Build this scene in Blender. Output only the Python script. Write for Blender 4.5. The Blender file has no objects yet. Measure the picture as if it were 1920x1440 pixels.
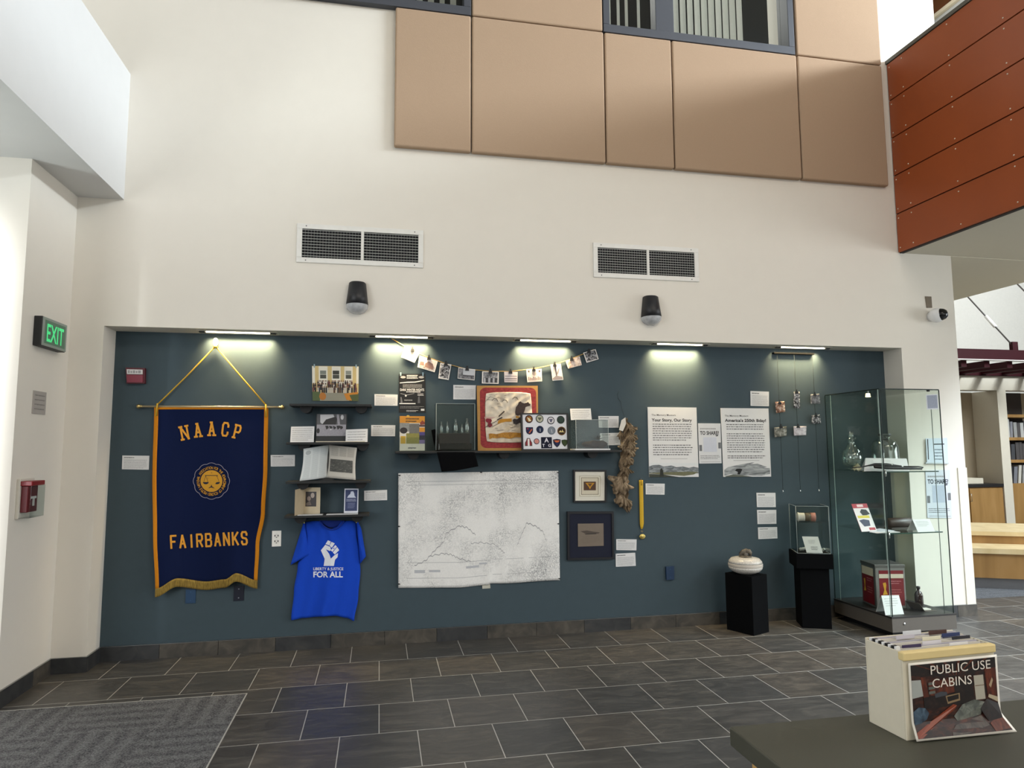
import bpy, bmesh, math, random
from mathutils import Vector, Matrix

S = bpy.context.scene
COL = S.collection
PI = math.pi
rnd = random.Random(7)

# ------------------------------------------------------------------ camera
CAM = Vector((0.0, -5.5315, 1.532))
FOC = 1250.87
_yaw, _pit, _rol = 0.19568, 0.0966, -0.00522
_f = Vector((math.sin(_yaw) * math.cos(_pit), math.cos(_yaw) * math.cos(_pit), math.sin(_pit)))
_r0 = Vector((math.cos(_yaw), -math.sin(_yaw), 0))
_u0 = _r0.cross(_f)
_r = _r0 * math.cos(_rol) + _u0 * math.sin(_rol)
_u = _u0 * math.cos(_rol) - _r0 * math.sin(_rol)
cd = bpy.data.cameras.new('camera')
cd.sensor_fit = 'HORIZONTAL'
cd.sensor_width = 36.0
cd.lens = FOC / 1920 * 36
cd.clip_start = 0.05
cam = bpy.data.objects.new('camera', cd)
COL.objects.link(cam)
cam.matrix_world = Matrix(((_r.x, _u.x, -_f.x, CAM.x), (_r.y, _u.y, -_f.y, CAM.y), (_r.z, _u.z, -_f.z, CAM.z), (0, 0, 0, 1)))
S.camera = cam

# ------------------------------------------------------------------ view, world, light
S.view_settings.view_transform = 'Standard'
S.view_settings.look = 'None'
S.view_settings.exposure = 0.32
S.view_settings.gamma = 1.0
S.view_settings.use_curve_mapping = False
try:
    S.cycles.max_bounces = 10
    S.cycles.transparent_max_bounces = 24
    S.cycles.caustics_reflective = False
    S.cycles.caustics_refractive = False
    S.cycles.sample_clamp_indirect = 6
except Exception:
    pass
w = bpy.data.worlds.new('sky')
S.world = w
w.use_nodes = True
w.node_tree.nodes['Background'].inputs[0].default_value = (0.82, 0.9, 1.0, 1)
w.node_tree.nodes['Background'].inputs[1].default_value = 0.15


def area(name, loc, aim, sx, sy, power, color, spread=180):
    l = bpy.data.lights.new(name, 'AREA')
    l.shape = 'RECTANGLE'
    l.size, l.size_y = sx, sy
    l.energy = power
    l.color = color
    l.spread = math.radians(spread)
    o = bpy.data.objects.new(name, l)
    COL.objects.link(o)
    o.location = loc
    d = Vector(aim) - Vector(loc)
    o.rotation_euler = d.to_track_quat('-Z', 'Y').to_euler()
    return o


area('clerestory_daylight', (11.8, -4.6, 7.15), (0.5, -0.6, 4.6), 7.0, 1.15, 1780, (0.84, 0.93, 1.0))
area('rear_high_fill', (2.5, -8.7, 6.4), (1.2, 0.0, 2.0), 8.0, 1.6, 200, (1.0, 0.88, 0.74))  # added warm fill, unseen, high behind the camera
area('entry_daylight', (-3.5, -2.6, 1.55), (-2.81, -0.9, 1.55), 0.25, 2.6, 50, (0.95, 0.98, 1.0), 28)
area('entry_bounce_daylight', (-4.4, -2.4, 0.9), (-2.3, -1.7, 3.4), 1.0, 0.8, 7, (0.92, 1.0, 0.95), 60)
area('right_floor_fill', (5.5, -3.7, 3.33), (3.6, -3.0, 0.0), 1.8, 1.8, 90, (0.93, 0.97, 1.0), 100)  # added lamp under the balcony, brightens the floor at right
area('left_glazing_daylight', (-4.5, -6.2, 2.3), (2.0, -3.6, 1.6), 3.0, 3.0, 130, (0.95, 0.98, 1.0))
area('rear_low_fill', (4.0, -8.6, 2.6), (1.5, 0.0, 1.2), 6.0, 2.6, 50, (0.95, 0.97, 1.0))  # added unseen lamp behind the camera for general front fill
area('right_glazing_daylight', (11.6, -4.4, 1.9), (4.0, -1.6, 1.0), 4.0, 2.8, 75, (0.94, 0.98, 1.0), 100)
area('skylight_daylight', (11.2, 2.5, 6.2), (9.6, 4.0, 2.7), 0.35, 0.35, 24, (1.0, 0.98, 0.95))
area('upstairs_blind_fill', (2.4, 1.0, 6.6), (2.4, 1.0, 5.0), 2.6, 1.2, 50, (1.0, 0.98, 0.94))  # added unseen lamp in the upper room, brightens the blind slats


# ------------------------------------------------------------------ pixel of the photograph -> point of the place
def ray(px, py):
    return _r * ((px - 960) / FOC) - _u * ((py - 720) / FOC) + _f


def P(px, py, y=0.0):
    r = ray(px, py)
    return CAM + r * ((y - CAM.y) / r.y)


def G(px, py, z=0.0):
    r = ray(px, py)
    return CAM + r * ((z - CAM.z) / r.z)


# ------------------------------------------------------------------ materials
_mc = {}


def lin(h):
    h = h.lstrip('#')
    out = []
    for i in (0, 2, 4):
        c = int(h[i:i + 2], 16) / 255
        out.append(c / 12.92 if c <= 0.04045 else ((c + 0.055) / 1.055) ** 2.4)
    return out


def M(hx, rough=0.6, metal=0.0, amp=0.06, scale=30.0, bump=0.0, emit=0.0, spec=0.5, coat=0.0):
    key = (hx, rough, metal, amp, scale, bump, emit, spec, coat)
    if key in _mc:
        return _mc[key]
    m = bpy.data.materials.new('surface_' + hx.lstrip('#'))
    m.use_nodes = True
    nt = m.node_tree
    b = nt.nodes['Principled BSDF']
    c = lin(hx)
    tc = nt.nodes.new('ShaderNodeTexCoord')
    n = nt.nodes.new('ShaderNodeTexNoise')
    n.inputs['Scale'].default_value = scale
    n.inputs['Detail'].default_value = 4
    nt.links.new(tc.outputs['Object'], n.inputs['Vector'])
    mx = nt.nodes.new('ShaderNodeMix')
    mx.data_type = 'RGBA'
    mx.inputs[6].default_value = [max(0, v * (1 - amp)) for v in c] + [1]
    mx.inputs[7].default_value = [min(1, v * (1 + amp)) for v in c] + [1]
    nt.links.new(n.outputs['Fac'], mx.inputs[0])
    nt.links.new(mx.outputs[2], b.inputs['Base Color'])
    b.inputs['Roughness'].default_value = rough
    b.inputs['Metallic'].default_value = metal
    b.inputs['Specular IOR Level'].default_value = spec
    b.inputs['Coat Weight'].default_value = coat
    if emit:
        b.inputs['Emission Color'].default_value = c + [1]
        b.inputs['Emission Strength'].default_value = emit
    if bump:
        bp = nt.nodes.new('ShaderNodeBump')
        bp.inputs['Strength'].default_value = bump
        bp.inputs['Distance'].default_value = 0.004
        nt.links.new(n.outputs['Fac'], bp.inputs['Height'])
        nt.links.new(bp.outputs['Normal'], b.inputs['Normal'])
    _mc[key] = m
    return m


def glass(tint='F2F8F6', ior=1.3, rough=0.02, name='clear_glass'):
    key = ('glass', tint, ior, rough)
    if key in _mc:
        return _mc[key]
    m = bpy.data.materials.new(name)
    m.use_nodes = True
    nt = m.node_tree
    nt.nodes.remove(nt.nodes['Principled BSDF'])
    out = nt.nodes['Material Output']
    t = nt.nodes.new('ShaderNodeBsdfTransparent')
    t.inputs[0].default_value = lin(tint) + [1]
    g = nt.nodes.new('ShaderNodeBsdfGlossy')
    g.inputs['Roughness'].default_value = rough
    lw = nt.nodes.new('ShaderNodeLayerWeight')
    lw.inputs['Blend'].default_value = 0.5
    pw = nt.nodes.new('ShaderNodeMath')
    pw.operation = 'POWER'
    pw.inputs[1].default_value = 5.0
    nt.links.new(lw.outputs['Facing'], pw.inputs[0])
    fr = nt.nodes.new('ShaderNodeMath')
    fr.operation = 'MULTIPLY_ADD'
    f0 = ((ior - 1) / (ior + 1)) ** 2
    fr.inputs[1].default_value = 1 - f0
    fr.inputs[2].default_value = f0
    nt.links.new(pw.outputs[0], fr.inputs[0])
    mix = nt.nodes.new('ShaderNodeMixShader')
    nt.links.new(fr.outputs[0], mix.inputs[0])
    nt.links.new(t.outputs[0], mix.inputs[1])
    nt.links.new(g.outputs[0], mix.inputs[2])
    nt.links.new(mix.outputs[0], out.inputs[0])
    _mc[key] = m
    return m


def base_nodes(name, rough=0.5):
    m = bpy.data.materials.new(name)
    m.use_nodes = True
    nt = m.node_tree
    b = nt.nodes['Principled BSDF']
    b.inputs['Roughness'].default_value = rough
    tc = nt.nodes.new('ShaderNodeTexCoord')
    return m, nt, b, tc


def ramp(nt, src, stops):
    r = nt.nodes.new('ShaderNodeValToRGB')
    el = r.color_ramp.elements
    while len(el) < len(stops):
        el.new(0.5)
    for e, (p, h) in zip(el, stops):
        e.position = p
        e.color = lin(h) + [1]
    nt.links.new(src, r.inputs[0])
    return r.outputs[0]


def slate_material():
    m, nt, b, tc = base_nodes('slate_tiles', 0.38)
    mp = nt.nodes.new('ShaderNodeMapping')
    mp.inputs['Location'].default_value = (-0.0185 + 0.4125 * 20, 0.4137 + 0.423 * 40, 0)
    nt.links.new(tc.outputs['Object'], mp.inputs['Vector'])
    br = nt.nodes.new('ShaderNodeTexBrick')
    br.offset = 0.5
    br.offset_frequency = 2
    br.inputs['Scale'].default_value = 1.0
    br.inputs['Brick Width'].default_value = 0.4125
    br.inputs['Row Height'].default_value = 0.423
    br.inputs['Mortar Size'].default_value = 0.0028
    br.inputs['Mortar Smooth'].default_value = 0.15
    br.inputs['Color1'].default_value = (0, 0, 0, 1)
    br.inputs['Color2'].default_value = (1, 1, 1, 1)
    br.inputs['Mortar'].default_value = (0.5, 0.5, 0.5, 1)
    nt.links.new(mp.outputs[0], br.inputs['Vector'])
    tile = ramp(nt, br.outputs['Color'], [(0.0, '535455'), (0.3, '605E5B'), (0.55, '565758'), (0.75, '69645E'), (1.0, '5C5B5A')])
    # cleft streaks
    no = nt.nodes.new('ShaderNodeTexNoise')
    no.inputs['Scale'].default_value = 7.0
    no.inputs['Detail'].default_value = 9
    no.inputs['Roughness'].default_value = 0.68
    no.inputs['Distortion'].default_value = 1.3
    mp2 = nt.nodes.new('ShaderNodeMapping')
    mp2.inputs['Rotation'].default_value = (0, 0, 0.5)
    mp2.inputs['Scale'].default_value = (0.55, 1.7, 1)
    nt.links.new(tc.outputs['Object'], mp2.inputs['Vector'])
    nt.links.new(mp2.outputs[0], no.inputs['Vector'])
    st = ramp(nt, no.outputs['Fac'], [(0.25, '4A4844'), (0.5, '8A8883'), (0.72, 'C8C2B6')])
    mul = nt.nodes.new('ShaderNodeMix')
    mul.data_type = 'RGBA'
    mul.blend_type = 'OVERLAY'
    mul.inputs[0].default_value = 0.75
    nt.links.new(tile, mul.inputs[6])
    nt.links.new(st, mul.inputs[7])
    mo = nt.nodes.new('ShaderNodeMix')
    mo.data_type = 'RGBA'
    mo.inputs[7].default_value = lin('B0AEA8') + [1]
    nt.links.new(br.outputs['Fac'], mo.inputs[0])
    nt.links.new(mul.outputs[2], mo.inputs[6])
    nt.links.new(mo.outputs[2], b.inputs['Base Color'])
    rr = nt.nodes.new('ShaderNodeMapRange')
    rr.inputs[3].default_value = 0.26
    rr.inputs[4].default_value = 0.5
    nt.links.new(no.outputs['Fac'], rr.inputs[0])
    nt.links.new(rr.outputs[0], b.inputs['Roughness'])
    bp = nt.nodes.new('ShaderNodeBump')
    bp.inputs['Strength'].default_value = 0.35
    bp.inputs['Distance'].default_value = 0.006
    nt.links.new(no.outputs['Fac'], bp.inputs['Height'])
    nt.links.new(bp.outputs['Normal'], b.inputs['Normal'])
    return m


def carpet_material(name, a, c, ribs=True):
    m, nt, b, tc = base_nodes(name, 0.95)
    no = nt.nodes.new('ShaderNodeTexNoise')
    no.inputs['Scale'].default_value = 140
    no.inputs['Detail'].default_value = 3
    nt.links.new(tc.outputs['Object'], no.inputs['Vector'])
    ch = nt.nodes.new('ShaderNodeTexChecker')
    ch.inputs['Scale'].default_value = 2.0
    nt.links.new(tc.outputs['Object'], ch.inputs['Vector'])
    ws = []
    for rot in (0.0, PI / 2):
        mp = nt.nodes.new('ShaderNodeMapping')
        mp.inputs['Rotation'].default_value = (0, 0, rot)
        nt.links.new(tc.outputs['Object'], mp.inputs['Vector'])
        wv = nt.nodes.new('ShaderNodeTexWave')
        wv.inputs['Scale'].default_value = 3.0
        wv.inputs['Distortion'].default_value = 2.5
        wv.inputs['Detail'].default_value = 3
        wv.inputs['Detail Scale'].default_value = 6
        nt.links.new(mp.outputs[0], wv.inputs['Vector'])
        ws.append(wv)
    mx = nt.nodes.new('ShaderNodeMix')
    mx.data_type = 'FLOAT'
    nt.links.new(ch.outputs['Fac'], mx.inputs[0])
    nt.links.new(ws[0].outputs['Fac'], mx.inputs[2])
    nt.links.new(ws[1].outputs['Fac'], mx.inputs[3])
    ad = nt.nodes.new('ShaderNodeMath')
    ad.operation = 'MULTIPLY_ADD'
    ad.inputs[1].default_value = 0.13 if ribs else 0.05
    nt.links.new(mx.outputs[0], ad.inputs[0])
    nt.links.new(no.outputs['Fac'], ad.inputs[2])
    col = ramp(nt, ad.outputs[0], [(0.35, a), (0.95, c)])
    nt.links.new(col, b.inputs['Base Color'])
    bp = nt.nodes.new('ShaderNodeBump')
    bp.inputs['Strength'].default_value = 0.6
    bp.inputs['Distance'].default_value = 0.006
    nt.links.new(ad.outputs[0], bp.inputs['Height'])
    nt.links.new(bp.outputs['Normal'], b.inputs['Normal'])
    b.inputs['Specular IOR Level'].default_value = 0.1
    return m


def mottled(name, stops, scale=60, detail=6, distort=0.5, stretch=(1, 1, 1), rough=0.6, bump=0.0):
    key = ('mot', name)
    if key in _mc:
        return _mc[key]
    m, nt, b, tc = base_nodes(name, rough)
    mp = nt.nodes.new('ShaderNodeMapping')
    mp.inputs['Scale'].default_value = stretch
    nt.links.new(tc.outputs['Object'], mp.inputs['Vector'])
    no = nt.nodes.new('ShaderNodeTexNoise')
    no.inputs['Scale'].default_value = scale
    no.inputs['Detail'].default_value = detail
    no.inputs['Distortion'].default_value = distort
    nt.links.new(mp.outputs[0], no.inputs['Vector'])
    nt.links.new(ramp(nt, no.outputs['Fac'], stops), b.inputs['Base Color'])
    if bump:
        bp = nt.nodes.new('ShaderNodeBump')
        bp.inputs['Strength'].default_value = bump
        bp.inputs['Distance'].default_value = 0.004
        nt.links.new(no.outputs['Fac'], bp.inputs['Height'])
        nt.links.new(bp.outputs['Normal'], b.inputs['Normal'])
    _mc[key] = m
    return m


def map_material():
    m, nt, b, tc = base_nodes('printed_map_sheet', 0.75)
    mp = nt.nodes.new('ShaderNodeMapping')
    nt.links.new(tc.outputs['Object'], mp.inputs['Vector'])
    facs = []
    # street cells, winding contour lines and fine print
    for sc, lo, wgt in ((26, 0.03, 0.7), (75, 0.08, 0.55)):
        v = nt.nodes.new('ShaderNodeTexVoronoi')
        v.feature = 'DISTANCE_TO_EDGE'
        v.inputs['Scale'].default_value = sc
        v.inputs['Randomness'].default_value = 0.55
        nt.links.new(mp.outputs[0], v.inputs['Vector'])
        r = nt.nodes.new('ShaderNodeMapRange')
        r.inputs[1].default_value = 0.0
        r.inputs[2].default_value = lo
        r.inputs[3].default_value = wgt
        r.inputs[4].default_value = 0.0
        nt.links.new(v.outputs['Distance'], r.inputs[0])
        facs.append(r.outputs[0])
    no = nt.nodes.new('ShaderNodeTexNoise')
    no.inputs['Scale'].default_value = 7
    no.inputs['Detail'].default_value = 8
    nt.links.new(mp.outputs[0], no.inputs['Vector'])
    k = nt.nodes.new('ShaderNodeMath')
    k.operation = 'PINGPONG'
    k.inputs[1].default_value = 0.05
    nt.links.new(no.outputs['Fac'], k.inputs[0])
    r = nt.nodes.new('ShaderNodeMapRange')
    r.inputs[2].default_value = 0.01
    r.inputs[3].default_value = 0.9
    r.inputs[4].default_value = 0.0
    nt.links.new(k.outputs[0], r.inputs[0])
    facs.append(r.outputs[0])
    sp_ = nt.nodes.new('ShaderNodeTexNoise')
    sp_.inputs['Scale'].default_value = 120
    sp_.inputs['Detail'].default_value = 2
    nt.links.new(mp.outputs[0], sp_.inputs['Vector'])
    r = nt.nodes.new('ShaderNodeMapRange')
    r.inputs[1].default_value = 0.45
    r.inputs[2].default_value = 0.7
    nt.links.new(sp_.outputs['Fac'], r.inputs[0])
    facs.append(r.outputs[0])
    big = nt.nodes.new('ShaderNodeTexNoise')
    big.inputs['Scale'].default_value = 3.2
    big.inputs['Detail'].default_value = 5
    nt.links.new(mp.outputs[0], big.inputs['Vector'])
    msk = nt.nodes.new('ShaderNodeMapRange')
    msk.inputs[1].default_value = 0.44
    msk.inputs[2].default_value = 0.66
    msk.inputs[3].default_value = 0.1
    msk.inputs[4].default_value = 0.95
    nt.links.new(big.outputs['Fac'], msk.inputs[0])
    s = facs[0]
    for f2 in facs[1:]:
        mxm = nt.nodes.new('ShaderNodeMath')
        mxm.operation = 'MAXIMUM'
        nt.links.new(s, mxm.inputs[0])
        nt.links.new(f2, mxm.inputs[1])
        s = mxm.outputs[0]
    ml = nt.nodes.new('ShaderNodeMath')
    ml.operation = 'MULTIPLY'
    nt.links.new(s, ml.inputs[0])
    nt.links.new(msk.outputs[0], ml.inputs[1])
    nt.links.new(ramp(nt, ml.outputs[0], [(0.0, 'EFEEEB'), (0.45, 'C2C2C1'), (1.0, '77777A')]), b.inputs['Base Color'])
    return m


WALL = M('E3DED4', 0.85, amp=0.02, scale=9, bump=0.05)
WHITE = M('CBCBCA', 0.85, amp=0.02, scale=9)
TEAL = M('3A4A52', 0.8, amp=0.06, scale=14, bump=0.04)
TAN = M('A9917A', 0.95, amp=0.05, scale=160, bump=0.15, spec=0.1)
PAPER = M('DCDCDC', 0.8, amp=0.02)
CREAMP = M('D9D0BD', 0.8, amp=0.05)
BLACK = M('101114', 0.55, amp=0.15)
MATBLACK = M('08090B', 0.8, amp=0.2, spec=0.08)
INK = M('2A2A2C', 0.8)
GREYINK = M('9C9C9E', 0.8)
MIDINK = M('5E5E60', 0.8)
CHROME = M('C9CBCC', 0.2, metal=1.0)
STEEL = M('9A9B9C', 0.35, metal=1.0)
BRASS = M('C9B27A', 0.3, metal=1.0)
GOLD = M('D9962A', 0.8, amp=0.12, scale=90)
GLASS = glass()
ACRYL = glass('F4F7F6', 1.35, 0.03, 'acrylic')
BOTTLE = glass('ECF0EE', 2.3, 0.05, 'bottle_glass')


# ------------------------------------------------------------------ mesh building
class Quad:
    def __init__(s, px, y=None, pts=None):
        s.p = pts if pts else [P(a, b, y) for a, b in px]
        s.w = ((s.p[1] - s.p[0]).length + (s.p[2] - s.p[3]).length) / 2
        s.h = ((s.p[3] - s.p[0]).length + (s.p[2] - s.p[1]).length) / 2
        n = (s.p[1] - s.p[0]).cross(s.p[3] - s.p[0]).normalized()
        s.n = n if n.dot(CAM - s.p[0]) > 0 else -n

    def __call__(s, u, v, off=0.0):
        a = s.p[0].lerp(s.p[1], u)
        b = s.p[3].lerp(s.p[2], u)
        return a.lerp(b, v) + s.n * off


_tc = {}


def text_geo(t, bold=0.0):
    k = (t, bold)
    if k in _tc:
        return _tc[k]

    def mk(body):
        c = bpy.data.curves.new('lettering', 'FONT')
        c.body = body
        c.size = 1.0
        c.offset = bold
        c.resolution_u = 3
        o = bpy.data.objects.new('lettering', c)
        COL.objects.link(o)
        dg = bpy.context.evaluated_depsgraph_get()
        me = bpy.data.meshes.new_from_object(o.evaluated_get(dg))
        v = [(q.co.x, q.co.y) for q in me.vertices]
        f = [tuple(p.vertices) for p in me.polygons]
        bpy.data.objects.remove(o)
        bpy.data.curves.remove(c)
        bpy.data.meshes.remove(me)
        return v, f
    v, f = mk(t)
    hv, _ = mk('H')
    cap = max(q[1] for q in hv)
    x0 = min(q[0] for q in v)
    v = [((a - x0) / cap, b / cap) for a, b in v]
    _tc[k] = (v, f, max(q[0] for q in v))
    return _tc[k]


WM = {}


class MB:
    def __init__(s):
        s.v, s.f, s.m, s.sm, s.mats = [], [], [], [], []
        s.xf = None

    def mi(s, mat):
        if mat not in s.mats:
            s.mats.append(mat)
        return s.mats.index(mat)

    def add(s, vs, fs, mat, smooth=False):
        b = len(s.v)
        for q in vs:
            q = Vector(q)
            s.v.append(s.xf @ q if s.xf else q)
        i = s.mi(mat)
        for f in fs:
            s.f.append([b + k for k in f])
            s.m.append(i)
            s.sm.append(smooth)
        return s

    def poly(s, pts, mat):
        return s.add(pts, [list(range(len(pts)))], mat)

    def box(s, a, b, mat):
        x0, y0, z0 = a
        x1, y1, z1 = b
        vs = [(x0, y0, z0), (x1, y0, z0), (x1, y1, z0), (x0, y1, z0), (x0, y0, z1), (x1, y0, z1), (x1, y1, z1), (x0, y1, z1)]
        return s.add(vs, [(0, 3, 2, 1), (4, 5, 6, 7), (0, 1, 5, 4), (1, 2, 6, 5), (2, 3, 7, 6), (3, 0, 4, 7)], mat)

    def prism(s, pts, vec, mat, side=None):
        n = len(pts)
        pts = [Vector(q) for q in pts]
        vec = Vector(vec)
        s.add(pts + [q + vec for q in pts], [list(range(n)), list(range(2 * n - 1, n - 1, -1))], mat)
        s.add(pts + [q + vec for q in pts], [[i, (i + 1) % n, n + (i + 1) % n, n + i] for i in range(n)], side or mat)
        return s

    def slab(s, Q, th, mat, side=None, off=0.0):
        return s.prism([Q(0, 0, off), Q(1, 0, off), Q(1, 1, off), Q(0, 1, off)], -Q.n * th, mat, side)

    def uv(s, Q, pts, mat, off=0.0006):
        return s.poly([Q(a, b, off) for a, b in pts], mat)

    def uvrect(s, Q, a, b, c, d, mat, off=0.0006):
        return s.uv(Q, [(a, b), (c, b), (c, d), (a, d)], mat, off)

    def uvell(s, Q, cu, cv, ru, rv, mat, off=0.0006, n=14):
        return s.uv(Q, [(cu + ru * math.cos(2 * PI * i / n), cv + rv * math.sin(2 * PI * i / n)) for i in range(n)], mat, off)

    def text(s, Q, t, u0, v0, h, mat, bold=0.0, width=None, off=0.0007, align='L'):
        v, f, wd = text_geo(t, bold)
        sx = h if width is None else width / wd
        sh = {'L': 0, 'C': -wd / 2, 'R': -wd}[align]
        return s.add([Q(u0 + (a + sh) * sx / Q.w, v0 - b * h / Q.h, off) for a, b in v], f, mat)

    def lines(s, Q, u0, u1, v0, v1, n, mat, dens=0.5, off=0.0006, seed=1, ragged=0.25):
        """rows of small word shapes, too small to read"""
        R = random.Random(seed)
        dv = (v1 - v0) / n
        for i in range(n):
            v = v0 + dv * i
            u = u0
            end = u1 - (R.random() * ragged * (u1 - u0) if i == n - 1 else R.random() * 0.04)
            while u < end:
                wd = R.uniform(0.025, 0.08) * (u1 - u0)
                b = min(end, u + wd)
                h = dv * dens * R.uniform(0.8, 1.1)
                s.uvrect(Q, u, v + dv * 0.3, b, v + dv * 0.3 + h * 0.55, mat, off)
                u = b + 0.013 * (u1 - u0)
        return s

    def tube(s, pts, r, mat, n=8, caps=True):
        pts = [Vector(q) for q in pts]
        rs = r if isinstance(r, (list, tuple)) else [r] * len(pts)
        vs, fs = [], []
        ref = None
        for i, q in enumerate(pts):
            t = (pts[min(i + 1, len(pts) - 1)] - pts[max(i - 1, 0)]).normalized()
            if ref is None:
                ref = Vector((0, 0, 1)) if abs(t.z) < 0.9 else Vector((1, 0, 0))
            a = t.cross(ref)
            if a.length < 1e-4:
                a = t.orthogonal()
            a.normalize()
            b = t.cross(a)
            ref = -b if False else ref
            for k in range(n):
                an = 2 * PI * k / n
                vs.append(q + (a * math.cos(an) + b * math.sin(an)) * rs[i])
        for i in range(len(pts) - 1):
            for k in range(n):
                fs.append((i * n + k, i * n + (k + 1) % n, (i + 1) * n + (k + 1) % n, (i + 1) * n + k))
        if caps:
            fs.append(tuple(range(n))[::-1])
            fs.append(tuple((len(pts) - 1) * n + k for k in range(n)))
        return s.add(vs, fs, mat, True)

    def lathe(s, prof, c, mat, n=28, mtx=None, smooth=True):
        c = Vector(c)
        vs, fs = [], []
        for r, z in prof:
            for k in range(n):
                q = Vector((r * math.cos(2 * PI * k / n), r * math.sin(2 * PI * k / n), z))
                vs.append(c + (mtx @ q if mtx else q))
        for i in range(len(prof) - 1):
            for k in range(n):
                fs.append((i * n + k, i * n + (k + 1) % n, (i + 1) * n + (k + 1) % n, (i + 1) * n + k))
        if prof[0][0] > 1e-6:
            fs.append(tuple(range(n))[::-1])
        if prof[-1][0] > 1e-6:
            fs.append(tuple((len(prof) - 1) * n + k for k in range(n)))
        return s.add(vs, fs, mat, smooth)

    def sheet(s, fn, nu, nv, mat, th=0.003, back=Vector((0, 1, 0)), smooth=True):
        """a closed thin solid over fn(u, v)"""
        W = nu + 1
        N = W * (nv + 1)
        fr = [Vector(fn(i / nu, j / nv)) for j in range(nv + 1) for i in range(nu + 1)]
        vs = fr + [q + back * th for q in fr]
        fs = []
        for j in range(nv):
            for i in range(nu):
                a = j * W + i
                fs.append((a, a + W, a + W + 1, a + 1))
                fs.append((N + a, N + a + 1, N + a + W + 1, N + a + W))
        for i in range(nu):
            fs.append((i, i + 1, N + i + 1, N + i))
            a = nv * W + i
            fs.append((a + 1, a, N + a, N + a + 1))
        for j in range(nv):
            a = j * W
            fs.append((a + W, a, N + a, N + a + W))
            a = j * W + nu
            fs.append((a, a + W, N + a + W, N + a))
        return s.add(vs, fs, mat, smooth)

    def build(s, name, parent=None, bevel=0.0, seg=2, label=None, origin=None):
        me = bpy.data.meshes.new(name)
        if parent is None:
            if origin is None:
                xs = [q.x for q in s.v]
                ys = [q.y for q in s.v]
                zs = [q.z for q in s.v]
                origin = Vector(((min(xs) + max(xs)) / 2, (min(ys) + max(ys)) / 2, min(zs)))
            wm = Matrix.Translation(origin)
        else:
            wm = WM[parent.name]
        inv = wm.inverted()
        me.from_pydata([inv @ q for q in s.v], [], s.f)
        for m in s.mats:
            me.materials.append(m)
        for p, i, k in zip(me.polygons, s.m, s.sm):
            p.material_index = i
            p.use_smooth = k
        bm = bmesh.new()
        bm.from_mesh(me)
        bmesh.ops.recalc_face_normals(bm, faces=bm.faces)
        bm.to_mesh(me)
        bm.free()
        me.update()
        o = bpy.data.objects.new(name, me)
        COL.objects.link(o)
        if parent:
            o.parent = parent
        else:
            o.location = wm.translation
        WM[o.name] = wm
        if bevel:
            bv = o.modifiers.new('soft_edges', 'BEVEL')
            bv.width = bevel
            bv.segments = seg
            bv.limit_method = 'ANGLE'
            bv.angle_limit = math.radians(40)
        if label:
            o['label'] = label
        return o


def tag(o, label, cat, group=None, kind=None):
    o['label'] = label
    o['category'] = cat
    if group:
        o['group'] = group
    if kind:
        o['kind'] = kind
    return o


def thing(name, label, cat, loc, rotz=0.0, group=None):
    o = bpy.data.objects.new(name, None)
    o.empty_display_size = 0.05
    COL.objects.link(o)
    o.location = loc
    o.rotation_euler = (0, 0, rotz)
    WM[o.name] = Matrix.Translation(Vector(loc)) @ Matrix.Rotation(rotz, 4, 'Z')
    return tag(o, label, cat, group)


def struct(name, mb, bevel=0.0, parent=None):
    o = mb.build(name, parent, bevel)
    if not parent:
        o['kind'] = 'structure'
    return o


def local(t):
    """a mesh builder working in the thing's own axes"""
    b = MB()
    b.xf = WM[t.name]
    return b


def B(*boxes):
    b = MB()
    for a, c, m in boxes:
        b.box(a, c, m)
    return b


# ================================================================== THE SETTING
YF = -0.229          # face of the room wall; the niche's rear wall is y = 0
NL, NR, NT = -1.989, 4.73, 2.442
XE = 5.338           # right end of the room wall
XL = -2.213          # face of the short left wall
ZW = 5.16            # window sills
ZT = 7.8

SLATE = slate_material()
fl = MB()
fl.add([(-7, -9, 0), (12, -9, 0), (12, 6, 0), (-7, 6, 0), (-7, -9, -0.1), (12, -9, -0.1), (12, 6, -0.1), (-7, 6, -0.1)],
       [(0, 1, 2, 3), (7, 6, 5, 4), (0, 4, 5, 1), (1, 5, 6, 2), (2, 6, 7, 3), (3, 7, 4, 0)], SLATE)
f_o = fl.build('floor', origin=Vector((0, 0, 0)))
f_o['kind'] = 'structure'

WX0, WX1, WX2, WX3 = -1.35, 0.705, 1.873, 3.738
struct('wall_front', B(
    ((-4.6, YF, 0), (NL, 0.12, NT), WALL),
    ((NR, YF, 0), (XE, 0.12, NT), WALL),
    ((-4.6, YF, NT), (XE, 0.12, ZW), WALL),
    ((-4.6, YF, ZW), (WX0, 0.12, 6.7), WALL),
    ((WX1, YF, ZW), (WX2, 0.12, 6.7), WALL),
    ((WX3, YF, ZW), (XE, 0.12, 6.7), WALL),
    ((-4.6, YF, 6.7), (XE, 0.12, ZT), WALL)))
struct('wall_niche', B(((NL, 0, 0), (NR, 0.12, NT), TEAL)))
struct('wall_left', B(((-2.75, -0.89, 0), (XL, YF, 3.4), WALL)))
struct('trim_beam', B(((-2.75, -7.5, 3.4), (-1.9, YF, 4.388), WHITE)))
struct('wall_left_upper', B(((-4.7, -8, 4.388), (-4.6, 0.12, ZT), WALL)))
struct('ceiling', B(((-4.6, -8.9, ZT), (12, 6, ZT + 0.1), WHITE)))
struct('wall_rear', B(((-7, -9, 0), (12, -8.9, ZT), WALL)))
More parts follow.
